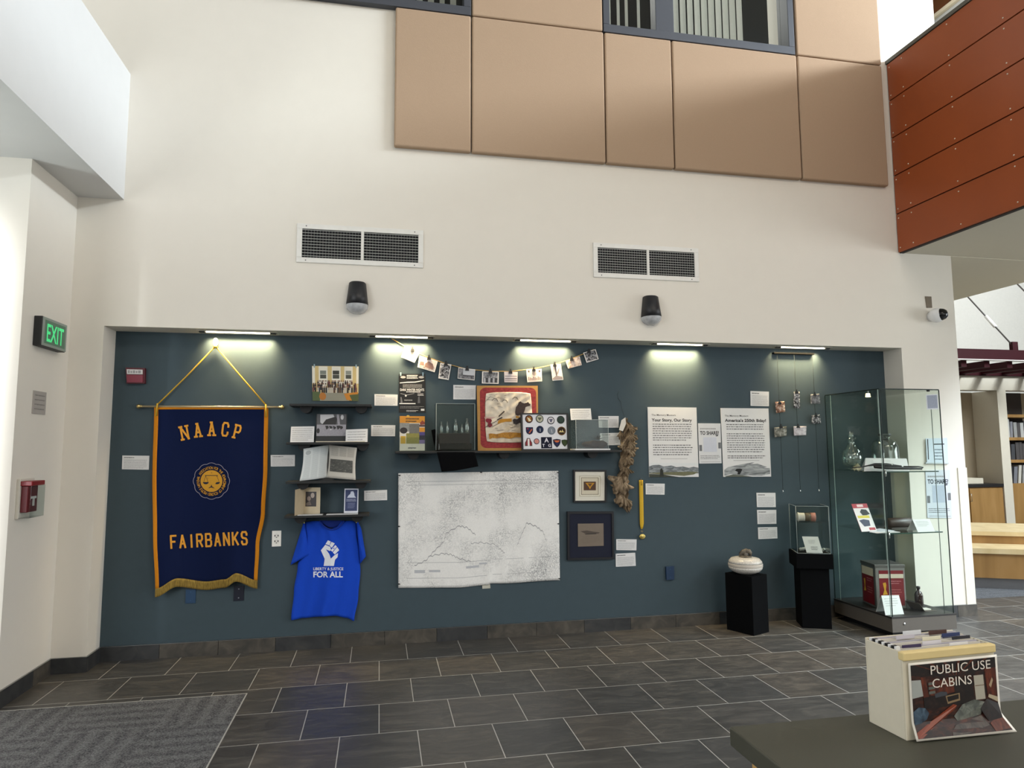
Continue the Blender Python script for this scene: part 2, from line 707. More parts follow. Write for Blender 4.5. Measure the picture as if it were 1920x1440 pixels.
# rooms behind the upper windows
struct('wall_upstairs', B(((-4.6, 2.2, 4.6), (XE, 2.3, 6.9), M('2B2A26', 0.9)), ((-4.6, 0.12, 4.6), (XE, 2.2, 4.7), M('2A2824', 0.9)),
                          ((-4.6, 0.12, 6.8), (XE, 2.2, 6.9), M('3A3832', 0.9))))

# baseboards of slate with a thin metal top strip
SLB = mottled('slate_base', [(0.3, '343330'), (0.5, '47433D'), (0.7, '57524A')], 9, 8, 1.0, rough=0.5, bump=0.3)
SLB2 = mottled('slate_base_dark', [(0.3, '26282B'), (0.6, '38393A'), (0.8, '474440')], 9, 8, 1.0, rough=0.5, bump=0.3)


def baseboard(name, p0, p1, nrm, h=0.102, t=0.012):
    b = MB()
    p0, p1 = Vector(p0), Vector(p1)
    L = (p1 - p0).length
    d = (p1 - p0) / L
    n = Vector(nrm)
    k = 0
    x = 0.0
    while x < L - 1e-4:
        e = min(L, x + 0.41)
        a, c = p0 + d * x, p0 + d * (e - 0.003)
        b.prism([a, c, c + Vector((0, 0, h)), a + Vector((0, 0, h))], n * t, SLB if (k * 7) % 3 else SLB2)
        k += 1
        x = e
    b.prism([p0 + Vector((0, 0, h)), p1 + Vector((0, 0, h)), p1 + Vector((0, 0, h + 0.003)), p0 + Vector((0, 0, h + 0.003))], n * (t + 0.001), STEEL)
    return struct(name, b)


baseboard('baseboard_niche', (NL, 0, 0), (NR, 0, 0), (0, -1, 0))
baseboard('baseboard_niche_left', (NL, YF, 0), (NL, -0.012, 0), (1, 0, 0))
baseboard('baseboard_front_left', (XL, YF, 0), (NL + 0.012, YF, 0), (0, -1, 0))
baseboard('baseboard_left', (XL, -0.89, 0), (XL, YF - 0.012, 0), (1, 0, 0))
baseboard('baseboard_front_right', (NR, YF, 0), (XE + 0.012, YF, 0), (0, -1, 0))
struct('trim_corner_guard', B(((XE - 0.09, YF - 0.006, 0.104), (XE + 0.006, YF, 1.335), M('E9E3D3', 0.6)),
                              ((XE, YF, 0.104), (XE + 0.006, -0.12, 1.335), M('E9E3D3', 0.6))))

# upper windows: frame, panes, blinds
FRAME = M('3E4149', 0.5, amp=0.05)
DARKPANE = glass('F1F3F1', 1.35, 0.03, 'dark_window_glass')


def window(name, x0, x1, mull):
    z0, z1 = ZW, 6.7
    y0, y1 = -0.286, -0.12
    b = MB()
    t = 0.075
    for a, c in (((x0, y0, z0), (x1, y1, z0 + t)), ((x0, y0, z1 - t), (x1, y1, z1)), ((x0, y0, z0 + t), (x0 + 0.06, y1, z1 - t)), ((x1 - 0.06, y0, z0 + t), (x1, y1, z1 - t))):
        b.box(a, c, FRAME)
    for m0, m1 in mull:
        b.box((m0, y0 + 0.05, z0 + t), (m1, y1, z1 - t), FRAME)
    o = struct(name, b, 0.004)
    e = [x0 + 0.06] + [q for m in mull for q in m] + [x1 - 0.06]
    for i in range(0, len(e), 2):
        g = MB()
        g.box((e[i], -0.17, z0 + t), (e[i + 1], -0.165, z1 - t), DARKPANE)
        g.build('pane', o)
    return o


window('window_1', WX0, WX1, [(-0.42, -0.28)])
window('window_2', WX2, WX3, [(2.385, 2.56)])
SLAT = M('E2E2DC', 0.7)


def blind(label, xs, wid, rail):
    t = thing('vertical_blind', label, 'blind', (sum(xs) / len(xs), 0.0, ZW + 0.03), group='vertical blinds in the upper windows')
    b = MB()
    R = random.Random(3)
    for x in xs:
        a = R.uniform(1.02, 1.2)
        d = Vector((math.cos(a) * wid / 2, -math.sin(a) * wid / 2, 0))
        n = Vector((math.sin(a), math.cos(a), 0)) * 0.0015
        c = Vector((x, 0.0, 0))
        b.prism([c - d + Vector((0, 0, ZW + 0.03)), c + d + Vector((0, 0, ZW + 0.03)), c + d + Vector((0, 0, 6.55)), c - d + Vector((0, 0, 6.55))], n, SLAT)
    b.build('slats', t)
    B(((rail[0], -0.03, 6.55), (rail[1], 0.03, 6.6), SLAT)).build('head_rail', t)
    return t


blind('white vertical slats in the far left pane of the left upper window',
      [-1.25 + 0.098 * i for i in range(9)], 0.095, (-1.3, -0.45))
blind('white vertical slats in the window just above the leftmost tan wall panel',
      [-0.2 + 0.098 * i for i in range(9)], 0.09, (-0.26, 0.64))
blind('few loose slats in the narrow left pane of the dark framed window at top',
      [2.03, 2.12, 2.2, 2.32], 0.035, (1.95, 2.38))
blind('white vertical slats filling the wide right pane of the dark framed window at top',
      [2.62 + 0.0735 * i for i in range(11)], 0.062, (2.57, 3.4))

# tan acoustic panels
PY = -0.285


def panel(x0, x1, z0, z1, label):
    b = B(((x0 + 0.005, PY, z0 + 0.004), (x1 - 0.005, YF, z1 - 0.004), TAN))
    tag(b.build('acoustic_panel', bevel=0.014, seg=3), label, 'wall panel', 'tan fabric panels on the upper wall')


for x0, x1, lab in ((0.077, 0.71, 'tan fabric wall panel, leftmost of the lower row, under the left window'),
                    (0.71, 1.877, 'wide tan fabric wall panel between the two windows, in the lower row'),
                    (1.877, 2.508, 'narrow tan fabric wall panel under the left pane of the right window'),
                    (2.508, 3.755, 'widest tan fabric wall panel under the slatted pane of the right window'),
                    (3.755, 4.662, 'tan fabric wall panel at the lower right, next to the orange balcony')):
    panel(x0, x1, 3.965, ZW, lab)
panel(0.71, 1.872, ZW, 6.7, 'tan fabric wall panel of the upper row, between the two dark framed windows')
panel(3.755, 4.662, ZW, 6.7, 'tan fabric wall panel of the upper row, right of the right window')

# ------------------------------------------------------------------ balcony on the right
XB = 4.755
ORANGE = M('9A4A20', 0.45, amp=0.1, scale=3)
ZB0, ZB1 = 3.341, 5.226
struct('wall_balcony', B(((XB + 0.02, -7.5, ZB0), (XB + 0.06, YF, ZB1 - 0.02), M('2B2422', 0.8)), ))
struct('trim_balcony_cap', B(((XB - 0.01, -7.5, ZB1 - 0.02), (XB + 0.18, YF, ZB1 + 0.015), M('55564F', 0.5))))
SOFF = M('CFCABB', 0.85, amp=0.02)
struct('ceiling_lower', B(((XB + 0.06, -7.5, ZB0 + 0.004), (7.0, YF, ZB0 + 0.4), SOFF), ((XE, YF, ZB0), (7.0, 6, ZB0 + 0.4), SOFF)))
nb = 5
bh = (ZB1 - 0.02 - ZB0) / nb
for i, pos in enumerate(('lowest board, along the balcony underside', 'second board from the bottom', 'middle board of five', 'second board from the top', 'topmost board under the dark rail cap')):
    z0 = ZB0 + i * bh
    t = thing('cladding_board', 'rust orange balcony cladding panel, ' + pos, 'cladding panel', (XB, -3.0, z0), group='orange balcony cladding')
    B(((XB, -7.4, z0 + 0.006), (XB + 0.02, YF - 0.01, z0 + bh - 0.006), ORANGE)).build('board', t)
    for y in (-0.265, -0.42, -0.93, -1.44):
        for z in (z0 + 0.045, z0 + bh - 0.045):
            b = MB()
            b.lathe([(0.0, 0.0035), (0.005, 0.003), (0.0065, 0.0)], (XB, y, z), M('E2DACA', 0.4), 10, Matrix(((0, 0, -1), (1, 0, 0), (0, 1, 0))))
            b.build('screw', t)
# upper floor beyond the balcony
WOODD = M('6B3F1E', 0.5, amp=0.2, scale=6)
XU, ZU = 5.9, 6.22
struct('wall_upper_right', B(((XU, YF + 0.14, 3.75), (XU + 0.1, 3.5, ZU), WHITE), ((XU, YF + 0.14, 7.4), (XU + 0.1, 3.5, ZT), WHITE)))
b = MB()
b.box((XU + 0.03, YF + 0.14, ZU), (XU + 0.07, 3.5, 7.4), WOODD)
for k in range(9):
    b.box((XU, YF + 0.3 + 0.42 * k, ZU), (XU + 0.03, YF + 0.35 + 0.42 * k, 7.4), M('4A2A14', 0.5))
b.box((XU - 0.04, YF + 0.14, ZU - 0.04), (XU + 0.1, 3.5, ZU), M('D9CBB0', 0.6))
struct('window_3', b)

# ------------------------------------------------------------------ carpets
c = MB()
c.box((-4.6, -8.8, 0.0), (-0.803, -0.915, 0.004), carpet_material('walk_off_carpet', '3A3B3D', '909091'))
tag(c.build('entry_carpet'), 'grey ribbed walk-off carpet set into the slate floor at left', 'carpet')
B(((-4.6, -0.915, 0.0), (-0.803, -0.908, 0.0045), M('B4B2AC', 0.6))).build('trim_carpet')['kind'] = 'structure'
B(((-0.803, -8.8, 0.0), (-0.797, -0.908, 0.0045), M('B4B2AC', 0.6))).build('trim_carpet')['kind'] = 'structure'
c = MB()
c.box((XE + 0.03, 0.34, 0.0), (11.9, 3.99, 0.004), carpet_material('library_carpet', '4A4C50', '85878A', False))
tag(c.build('library_carpet'), 'plain grey carpet of the room beyond the right end of the wall', 'carpet')

# ------------------------------------------------------------------ vents, sconces, recessed lights
GRIL = M('E4E3DE', 0.5)


def vent(label, x0, x1, z0, z1, y=YF):
    t = thing('air_vent', label, 'vent', ((x0 + x1) / 2, y, z0), group='white return air grilles')
    bd = 0.04
    b = MB()
    ya, yb = y - 0.012, y
    for a, c in (((x0, ya, z0), (x1, yb, z0 + bd)), ((x0, ya, z1 - bd), (x1, yb, z1)), ((x0, ya, z0 + bd), (x0 + bd, yb, z1 - bd)), ((x1 - bd, ya, z0 + bd), (x1, yb, z1 - bd))):
        b.box(a, c, GRIL)
    b.build('frame', t, 0.002)
    xm = (x0 + x1) / 2 + 0.01
    B(((xm - 0.011, ya - 0.001, z0 + bd), (xm + 0.011, yb, z1 - bd), GRIL)).build('mullion', t)
    B(((x0 + bd, y - 0.002, z0 + bd), (x1 - bd, y - 0.0005, z1 - bd), M('15161A', 0.9))).build('dark_backing', t)
    b = MB()
    n = 10
    for i in range(n):
        z = z0 + bd + (i + 0.6) * (z1 - z0 - 2 * bd) / n
        b.prism([(x0 + bd, ya + 0.001, z - 0.0022), (x1 - bd, ya + 0.001, z - 0.0022), (x1 - bd, yb - 0.003, z + 0.002), (x0 + bd, yb - 0.003, z + 0.002)], (0, 0, 0.002), M('C7C8C4', 0.5))
    b.build('louvers', t)
    b = MB()
    k = int((x1 - x0 - 2 * bd) / 0.022)
    for i in range(1, k):
        x = x0 + bd + i * (x1 - x0 - 2 * bd) / k
        b.box((x - 0.0008, y - 0.006, z0 + bd), (x + 0.0008, y - 0.004, z1 - bd), M('8E8F8C', 0.5))
    b.build('wire_mesh', t)
    for x in (x0 + 0.07, x1 - 0.07):
        for z in (z0 + 0.018, z1 - 0.018):
            b = MB()
            b.lathe([(0.0, 0.002), (0.004, 0.001), (0.005, 0)], (x, ya, z), M('55565A', 0.5), 8, Matrix(((1, 0, 0), (0, 0, -1), (0, 1, 0))))
            b.build('screw', t)


vent('white return air grille on the cream wall, left of the two', -0.655, 0.325, 2.984, 3.294)
vent('white return air grille on the cream wall, right of the two', 1.759, 2.724, 2.976, 3.275)


def sconce(label, px):
    c = P(px[0], px[1], YF)
    t = thing('wall_light', label, 'wall light', c, group='black wedge wall lights')
    x, z = c.x, c.z
    # tapered half-round body, narrow at the top and flaring down
    prof = [(0.0, 0.062, 0.075), (0.04, 0.066, 0.085), (-0.1, 0.082, 0.115), (-0.17, 0.09, 0.128)]
    prof = [(0.115, 0.056, 0.06), (0.105, 0.066, 0.078), (0.0, 0.078, 0.1), (-0.07, 0.086, 0.118)]

    def ring(dz, hw, dep, n=14):
        return [Vector((x - hw * math.cos(PI * i / n), YF - dep * math.sin(PI * i / n) ** 0.8, z + dz)) for i in range(n + 1)]
    b = MB()
    vs, fs = [], []
    n = 14
    for q in prof:
        vs += ring(*q)
    W = n + 1
    for j in range(len(prof) - 1):
        for i in range(n):
            a = j * W + i
            fs.append((a, a + 1, a + W + 1, a + W))
    fs.append(tuple(range(W)))
    fs.append(tuple((len(prof) - 1) * W + i for i in range(W))[::-1])
    b.add(vs, fs, M('17181C', 0.45), True)
    b.build('housing', t)
    b = MB()
    vs, fs = [], []
    lp = [(-0.07, 0.086, 0.116), (-0.1, 0.08, 0.108), (-0.125, 0.055, 0.08), (-0.138, 0.025, 0.04)]
    for q in lp:
        vs += ring(*q)
    for j in range(len(lp) - 1):
        for i in range(n):
            a = j * W + i
            fs.append((a, a + 1, a + W + 1, a + W))
    fs.append(tuple((len(lp) - 1) * W + i for i in range(W))[::-1])
    b.add(vs, fs, M('B9BCC0', 0.15, amp=0.3, scale=40, coat=0.5), True)
    b.build('lens', t, label='clear ribbed lens')
    B(((x - 0.06, YF - 0.012, z - 0.12), (x + 0.06, YF, z + 0.11), M('2A2B2E', 0.5))).build('back_plate', t)


sconce('black wedge wall light with clear lens under the left air grille', (670, 557))
sconce('black wedge wall light with clear lens under the right air grille', (1219, 581))

TUBE = M('FFF6DC', 0.4, amp=0.0, emit=9.0)
NLIGHT = [(370, 520, 'leftmost recessed strip light, over the navy banner'), (690, 815, 'second recessed strip light from the left, over the black poster'),
          (963, 1082, 'middle recessed strip light of five, over the painted cloth'), (1220, 1328, 'fourth recessed strip light from the left, over the two white posters'),
          (1452, 1556, 'rightmost recessed strip light, over the hanging wires')]
for a, c_, lab in NLIGHT:
    ya = -0.125
    x0 = P(a, 640, ya).x
    x1 = P(c_, 650, ya).x
    t = thing('strip_light', lab + ', in the niche ceiling', 'light', ((x0 + x1) / 2, ya, NT), group='strip lights in the niche ceiling')
    b = MB()
    for lo, hi in (((x0, ya - 0.04, NT - 0.006), (x1, ya - 0.03, NT)), ((x0, ya + 0.03, NT - 0.006), (x1, ya + 0.04, NT)),
                   ((x0, ya - 0.03, NT - 0.006), (x0 + 0.01, ya + 0.03, NT)), ((x1 - 0.01, ya - 0.03, NT - 0.006), (x1, ya + 0.03, NT))):
        b.box(lo, hi, M('B9B4A6', 0.5))
    b.build('trim_ring', t)
    b = MB()
    b.tube([(x0 + 0.06, ya, NT - 0.006), (x1 - 0.06, ya, NT - 0.006)], 0.006, TUBE, 10)
    b.build('lamp_tube', t)
    for xa, xb in ((x0 + 0.012, x0 + 0.055), (x1 - 0.055, x1 - 0.012)):
        B(((xa, ya - 0.015, NT - 0.014), (xb, ya + 0.015, NT), BLACK)).build('end_cap', t)
    area('strip_glow', ((x0 + x1) / 2, -0.047, NT - 0.016), ((x0 + x1) / 2, 0.08, NT - 0.5), x1 - x0 - 0.1, 0.03, 5.2, (1.0, 0.77, 0.42), 94)

# ------------------------------------------------------------------ left wall devices (on the face x = XL, seen at a slant)


def onleft(px, py):
    r = ray(px, py)
    return CAM + r * ((XL - CAM.x) / r.x)


t = thing('exit_sign', 'edge-lit EXIT sign with green letters on the left wall', 'exit sign', (XL, -0.56, 2.3))
z0, z1 = 2.215, 2.41
B(((XL, -0.74, z0), (XL + 0.05, -0.4, z1), M('1B1C1E', 0.5))).build('housing', t, 0.004)
B(((XL + 0.05, -0.735, z0 + 0.004), (XL + 0.056, -0.405, z1 - 0.004), M('8F9A92', 0.4))).build('face_plate', t)
Q = Quad(None, pts=[Vector((XL + 0.056, -0.715, z1 - 0.02)), Vector((XL + 0.056, -0.425, z1 - 0.02)), Vector((XL + 0.056, -0.425, z0 + 0.02)), Vector((XL + 0.056, -0.715, z0 + 0.02))])
b = MB()
b.uvrect(Q, 0, 0, 1, 1, M('5A7E68', 0.4), 0.0005)
b.build('green_panel', t)
b = MB()
b.text(Q, 'EXIT', 0.1, 0.88, 0.115, M('4CE890', 0.4, amp=0, emit=0.3), 0.015, width=0.235, off=0.0012)
b.build('letters', t)
Q = Quad(None, pts=[Vector((XL + 0.006, -0.695, 1.925)), Vector((XL + 0.006, -0.525, 1.925)), Vector((XL + 0.006, -0.525, 1.775)), Vector((XL + 0.006, -0.695, 1.775))])
b = MB()
b.slab(Q, 0.006, M('A9A49F', 0.5))
b.lines(Q, 0.1, 0.9, 0.1, 0.9, 4, M('837F7C', 0.6), seed=4)
tag(b.build('wall_plaque'), 'small grey plaque on the left wall below the exit sign', 'plaque')
t = thing('alarm_pull_station', 'red fire alarm pull station under a clear cover on the left wall', 'fire alarm', (XL, -0.74, 1.13))
B(((XL, -0.82, 1.11), (XL + 0.02, -0.64, 1.36), M('CFCBC0', 0.5))).build('back_box', t, 0.004)
B(((XL + 0.02, -0.805, 1.15), (XL + 0.06, -0.68, 1.315), M('5E0F18', 0.4))).build('body', t, 0.004)
B(((XL + 0.018, -0.815, 1.315), (XL + 0.085, -0.65, 1.345), M('7E141E', 0.35))).build('hood', t, 0.004)
Q = Quad(None, pts=[Vector((XL + 0.061, -0.79, 1.29)), Vector((XL + 0.061, -0.69, 1.29)), Vector((XL + 0.061, -0.69, 1.17)), Vector((XL + 0.061, -0.79, 1.17))])
b = MB()
b.prism([Q(0.2, 0.35, 0.006), Q(0.8, 0.35, 0.006), Q(0.8, 0.47, 0.006), Q(0.58, 0.47, 0.006), Q(0.58, 0.85, 0.006), Q(0.42, 0.85, 0.006), Q(0.42, 0.47, 0.006), Q(0.2, 0.47, 0.006)], (-0.006, 0, 0), PAPER)
b.build('handle', t, label='white T-shaped handle')
b = MB()
for a_, c_ in (((XL + 0.082, -0.82, 1.12), (XL + 0.085, -0.645, 1.315)), ((XL + 0.02, -0.647, 1.12), (XL + 0.085, -0.644, 1.315)), ((XL + 0.02, -0.82, 1.117), (XL + 0.085, -0.644, 1.12))):
    b.box(a_, c_, ACRYL)
b.build('clear_cover', t)
t = thing('security_camera', 'white dome security camera on the right end of the cream wall', 'camera', P(1747, 593, YF))
c0 = P(1745, 594, YF)
RY = Matrix(((1, 0, 0), (0, 0, -1), (0, 1, 0)))
b = MB()
b.lathe([(0.045, 0.0), (0.047, 0.012), (0.045, 0.03)], c0, PAPER, 24, RY)
b.build('mount', t)
b = MB()
b.lathe([(0.067 * math.sin(PI * i / 14), -0.067 * math.cos(PI * i / 14)) for i in range(15)], c0 + Vector((0, -0.07, 0)), M('EDEEF0', 0.3), 24)
b.build('ball', t)
ax = Vector((0.5, -0.85, 0.08)).normalized()
b = MB()
b.lathe([(0.058, 0.02), (0.056, 0.042), (0.047, 0.066), (0.03, 0.084), (0.0, 0.091)], c0 + Vector((0, -0.07, 0)), M('0C0D10', 0.12), 24, ax.to_track_quat('Z', 'Y').to_matrix())
b.build('lens', t)
Q = Quad([(1735, 555.5), (1746.5, 556), (1748, 577), (1738, 577)], YF - 0.006)
b = MB()
b.slab(Q, 0.006, M('6E6250', 0.6))
tag(b.build('wall_bracket'), 'short brown mounting strip above the white security camera', 'bracket')


# ================================================================== NICHE WALL
def shelf_z(px, py):
    return P(px, py, -0.2).z


def card(name, label, q, y=-0.005, th=0.004, mat=None, rows=5, seed=1, group='white caption cards', title=True, cat='card'):
    Q = Quad(q, y)
    b = MB()
    b.slab(Q, th, mat or PAPER)
    R = random.Random(seed)
    if title:
        b.lines(Q, 0.07, 0.07 + R.uniform(0.35, 0.6), 0.08, 0.2, 1, MIDINK, 0.9, seed=seed)
        b.lines(Q, 0.07, 0.93, 0.27, 0.94, rows + 2, GREYINK, 0.62, seed=seed + 50)
    else:
        b.lines(Q, 0.07, 0.93, 0.1, 0.92, rows, GREYINK, 0.62, seed=seed)
    return tag(b.build(name), label, cat, group)


# ---- alarm and electrical plates
def plate(name, label, q, body, th=0.012, extra=None, cat='wall plate'):
    Q = Quad(q, -th)
    t = thing(name, label, cat, (Q(0.5, 0.5) + Vector((0, th, 0))))
    b = MB()
    b.slab(Q, th, body)
    b.build('plate', t, 0.0015)
    if extra:
        extra(Q, t)
    return t


def ex_alarm(Q, t):
    b = MB()
    b.prism([Q(0.08, 0.12, 0.012), Q(0.9, 0.12, 0.012), Q(0.9, 0.42, 0.012), Q(0.08, 0.42, 0.012)], (0, 0.012, 0), M('D8D6D6', 0.5))
    for k, (u0, u1) in enumerate(((0.14, 0.24), (0.28, 0.36), (0.4, 0.52), (0.56, 0.64), (0.68, 0.82))):
        b.uvrect(Q, u0, 0.18 + 0.03 * (k % 2), u1, 0.36, GREYINK, 0.0127)
    b.build('front_label', t)
    b = MB()
    b.prism([Q(0.06, 0.46, 0.01), Q(0.92, 0.46, 0.01), Q(0.92, 0.94, 0.01), Q(0.06, 0.94, 0.01)], (0, 0.01, 0), M('7E1B33', 0.45))
    b.build('cover', t)


plate('fire_alarm_box', 'small red fire alarm box at the upper left of the teal wall', [(235.5, 689), (271.5, 690), (271, 719), (237, 719)], M('56101F', 0.5), 0.03, ex_alarm, 'alarm')


def ex_outlet(Q, t):
    for v in (0.33, 0.68):
        b = MB()
        b.uvell(Q, 0.5, v, 0.27, 0.15, M('E4E2DC', 0.4), 0.001, 18)
        b.build('receptacle', t)
        b = MB()
        for u in (0.33, 0.67):
            b.uvrect(Q, u - 0.05, v - 0.07, u + 0.05, v + 0.03, INK, 0.002)
        b.uvell(Q, 0.5, v + 0.09, 0.06, 0.03, INK, 0.002, 8)
        b.build('slots', t)


plate('power_outlet', 'white double power outlet on the teal wall left of the blue shirt', [(510.2, 995.5), (527.3, 995), (526.7, 1024.2), (509.6, 1025)], M('F0EEE8', 0.4), 0.007, ex_outlet, 'outlet')


def ex_screw(mat, n=2):
    def f(Q, t):
        for v in (0.2, 0.8):
            b = MB()
            b.uvell(Q, 0.5, v, 0.07, 0.04, mat, 0.001, 8)
            b.build('screw', t)
    return f


plate('cover_plate', 'blue blank cover plate on the wall under the navy banner', [(348.5, 1105), (367, 1104.5), (366.5, 1131), (347.5, 1131.5)], M('1C3F61', 0.5), 0.006, ex_screw(M('2A5278', 0.4)))
plate('cover_plate', 'black outlet plate on the wall under the right side of the navy banner', [(438.5, 1099), (457.5, 1098.5), (457, 1126), (437.5, 1127)], M('0F1426', 0.4), 0.006, ex_screw(M('8C8F99', 0.4)))
plate('cover_plate', 'dark blue cover plate low on the wall right of the framed pictures', [(1249, 1063), (1264, 1061.5), (1264.3, 1087), (1250, 1087.5)], M('14304F', 0.45), 0.02, ex_screw(M('254A70', 0.3)))

# ---- navy banner
NAVY = M('111B3C', 0.95, amp=0.12, scale=220, bump=0.15, spec=0.1)
BORD = M('C67D1C', 0.9, amp=0.12, scale=200, bump=0.2, spec=0.15)


def interp(tab, v):
    for (a, x), (c, y) in zip(tab, tab[1:]):
        if v <= c:
            k = (v - a) / (c - a)
            k = k * k * (3 - 2 * k) if len(tab) > 3 else k
            return x + (y - x) * k
    return tab[-1][1]


LE = [(0, 289), (0.4, 285.5), (0.7, 287), (1, 291)]
RE = [(0, 503), (0.35, 501.5), (0.6, 497), (0.8, 486), (1, 483)]
BOT = [(0, 1105.5), (0.22, 1086), (0.5, 1092), (0.68, 1088), (0.79, 1076.5), (1, 1090)]


def bsurf(u, v, off=0.0):
    x = interp(LE, v) * (1 - u) + interp(RE, v) * u
    # even hem: rows blend from a straight top edge into the scalloped lower edge
    yy = 762 + (interp(BOT, u) - 762) * v
    fold = 0.022 * v * math.sin(u * 9.5 + 0.6) + 0.03 * v * v * max(0, math.sin((u - 0.62) * 8.5))
    return P(x, yy, -0.03 - 0.012 * v - fold - off)


t = thing('hanging_banner', 'navy felt banner with gold letters, round seal and gold trim hanging from a crossbar', 'banner', P(395, 760, -0.03))
b = MB()
b.sheet(lambda u, v: bsurf(u, v), 40, 44, NAVY, 0.004)
b.build('cloth', t)
b = MB()
b.sheet(lambda u, v: bsurf(u * 0.036, v, 0.002), 3, 44, BORD, 0.002)
b.build('side_trim', t)
b = MB()
b.sheet(lambda u, v: bsurf(1 - 0.036 + u * 0.036, v, 0.002), 3, 44, BORD, 0.002)
b.build('side_trim', t)
b = MB()
b.sheet(lambda u, v: bsurf(u, v * 0.017, 0.002), 30, 2, BORD, 0.002)
b.build('top_trim', t)
FRNG = mottled('gold_fringe', [(0.3, '5E4A17'), (0.55, '8E7430'), (0.8, 'B59A4C')], 60, 4, 0, (6, 1, 0.4), 0.9, 0.4)
b = MB()
b.sheet(lambda u, v: bsurf(u, 0.995, 0.003) + Vector((0, 0, -0.062 * v)), 60, 4, FRNG, 0.003)
b.build('fringe', t)
pl0, pl1 = P(267, 762, -0.028), P(523, 763.5, -0.028)
b = MB()
b.tube([pl0, pl1], 0.008, M('B7A98A', 0.4, metal=0.6), 12)
b.build('crossbar', t)
for q, d in ((pl0, -1), (pl1, 1)):
    b = MB()
    b.lathe([(0.008, 0), (0.012, 0.004), (0.008, 0.01), (0.016, 0.018), (0.018, 0.026), (0.012, 0.038), (0.0, 0.044)], q, BRASS, 16, Matrix(((0, 0, d), (0, 1, 0), (1, 0, 0))))
    b.build('finial', t)
top = P(404, 649, -0.022)
CORD = M('C9A02E', 0.7, amp=0.25, scale=300)
b = MB()
for e in (P(296, 758, -0.03), P(499, 760, -0.03)):
    b.tube([top, top.lerp(e, 0.5) + Vector((0, 0.004, -0.006)), e], 0.0055, CORD, 8)
    b.tube([e, e + Vector((0, -0.014, 0.005)), e + Vector((0.004 if e.x > top.x else -0.004, -0.016, -0.09))], 0.0065, CORD, 8)
b.tube([top + Vector((-0.012, -0.006, 0.004)), top + Vector((0, -0.016, -0.01)), top + Vector((0.016, -0.006, -0.004))], 0.008, CORD, 8)
b.build('cord', t)

# block letters built from strokes
LET = {
    'N': [[(0, 0), (0, 1)], [(0, 1), (1, 0)], [(1, 0), (1, 1)]],
    'A': [[(0, 0), (0.5, 1)], [(0.5, 1), (1, 0)], [(0.2, 0.33), (0.8, 0.33)]],
    'C': [[(1, 0.7), (1, 0.84), (0.8, 1), (0.2, 1), (0, 0.82), (0, 0.18), (0.2, 0), (0.8, 0), (1, 0.16), (1, 0.3)]],
    'P': [[(0, 0), (0, 1)], [(0, 1), (0.8, 1), (1, 0.86), (1, 0.6), (0.8, 0.46), (0, 0.46)]],
    'F': [[(0, 0), (0, 1)], [(0, 1), (1, 1)], [(0, 0.52), (0.75, 0.52)]],
    'I': [[(0.5, 0), (0.5, 1)]],
    'R': [[(0, 0), (0, 1)], [(0, 1), (0.8, 1), (1, 0.86), (1, 0.62), (0.8, 0.48), (0, 0.48)], [(0.5, 0.48), (1, 0)]],
    'B': [[(0, 0), (0, 1), (0.75, 1), (0.95, 0.88), (0.95, 0.64), (0.78, 0.52), (0, 0.52)], [(0.78, 0.52), (1, 0.4), (1, 0.14), (0.8, 0), (0, 0)]],
    'K': [[(0, 0), (0, 1)], [(1, 1), (0.05, 0.38)], [(0.35, 0.58), (1, 0)]],
    'S': [[(0.97, 0.74), (0.97, 0.86), (0.8, 1), (0.2, 1), (0.03, 0.86), (0.03, 0.66), (0.2, 0.53), (0.8, 0.47), (0.97, 0.34), (0.97, 0.14), (0.8, 0), (0.2, 0), (0.03, 0.14), (0.03, 0.26)]],
}
SERIF = {'N': [(0, 1, 0.25), (1, 1, 0.25), (0, 0, 0.25), (1, 0, 0.1)], 'A': [(0, 0, 0.28), (1, 0, 0.28), (0.42, 1, 0.2)], 'C': [], 'P': [(0.02, 0, 0.28), (0, 1, 0.2)]}


def bpix(px, py, off):
    """a pixel on the banner face, carried onto the folded cloth"""
    v = 0.5
    u = 0.5
    for _ in range(6):
        l, r_ = interp(LE, v), interp(RE, v)
        u = (px - l) / (r_ - l)
        v = (py - 762) / (interp(BOT, min(max(u, 0), 1)) - 762)
    return bsurf(u, v, off)


def letter(mb, ch, cx, cy, wd, ht, ang, sw, serif, mat):
    ca, sa = math.cos(ang), math.sin(ang)

    def mp(x, y):
        a, c = x * wd, -y * ht
        return bpix(cx + a * ca - c * sa, cy + a * sa + c * ca, 0.0035)
    segs = []
    for pl in LET[ch]:
        segs += list(zip(pl, pl[1:]))
    if serif:
        for x, y, l in SERIF[ch]:
            segs.append(((x - l, y), (x + l, y)))
    for k, ((x0, y0), (x1, y1)) in enumerate(segs):
        dx, dy = (x1 - x0) * wd, (y1 - y0) * ht
        L = math.hypot(dx, dy)
        nx, ny = -dy / L * sw / 2, dx / L * sw / 2
        ex, ey = dx / L * sw * 0.3, dy / L * sw * 0.3
        pts = []
        for (x, y, s1, s2) in ((x0, y0, 1, -1), (x1, y1, 1, 1), (x1, y1, -1, 1), (x0, y0, -1, -1)):
            pts.append(mp((x * wd + nx * s1 + ex * s2) / wd - 0.5, (y * ht + ny * s1 + ey * s2) / ht - 0.5) + Vector((0, -0.0002 * k, 0)))
        mb.poly(pts, mat)


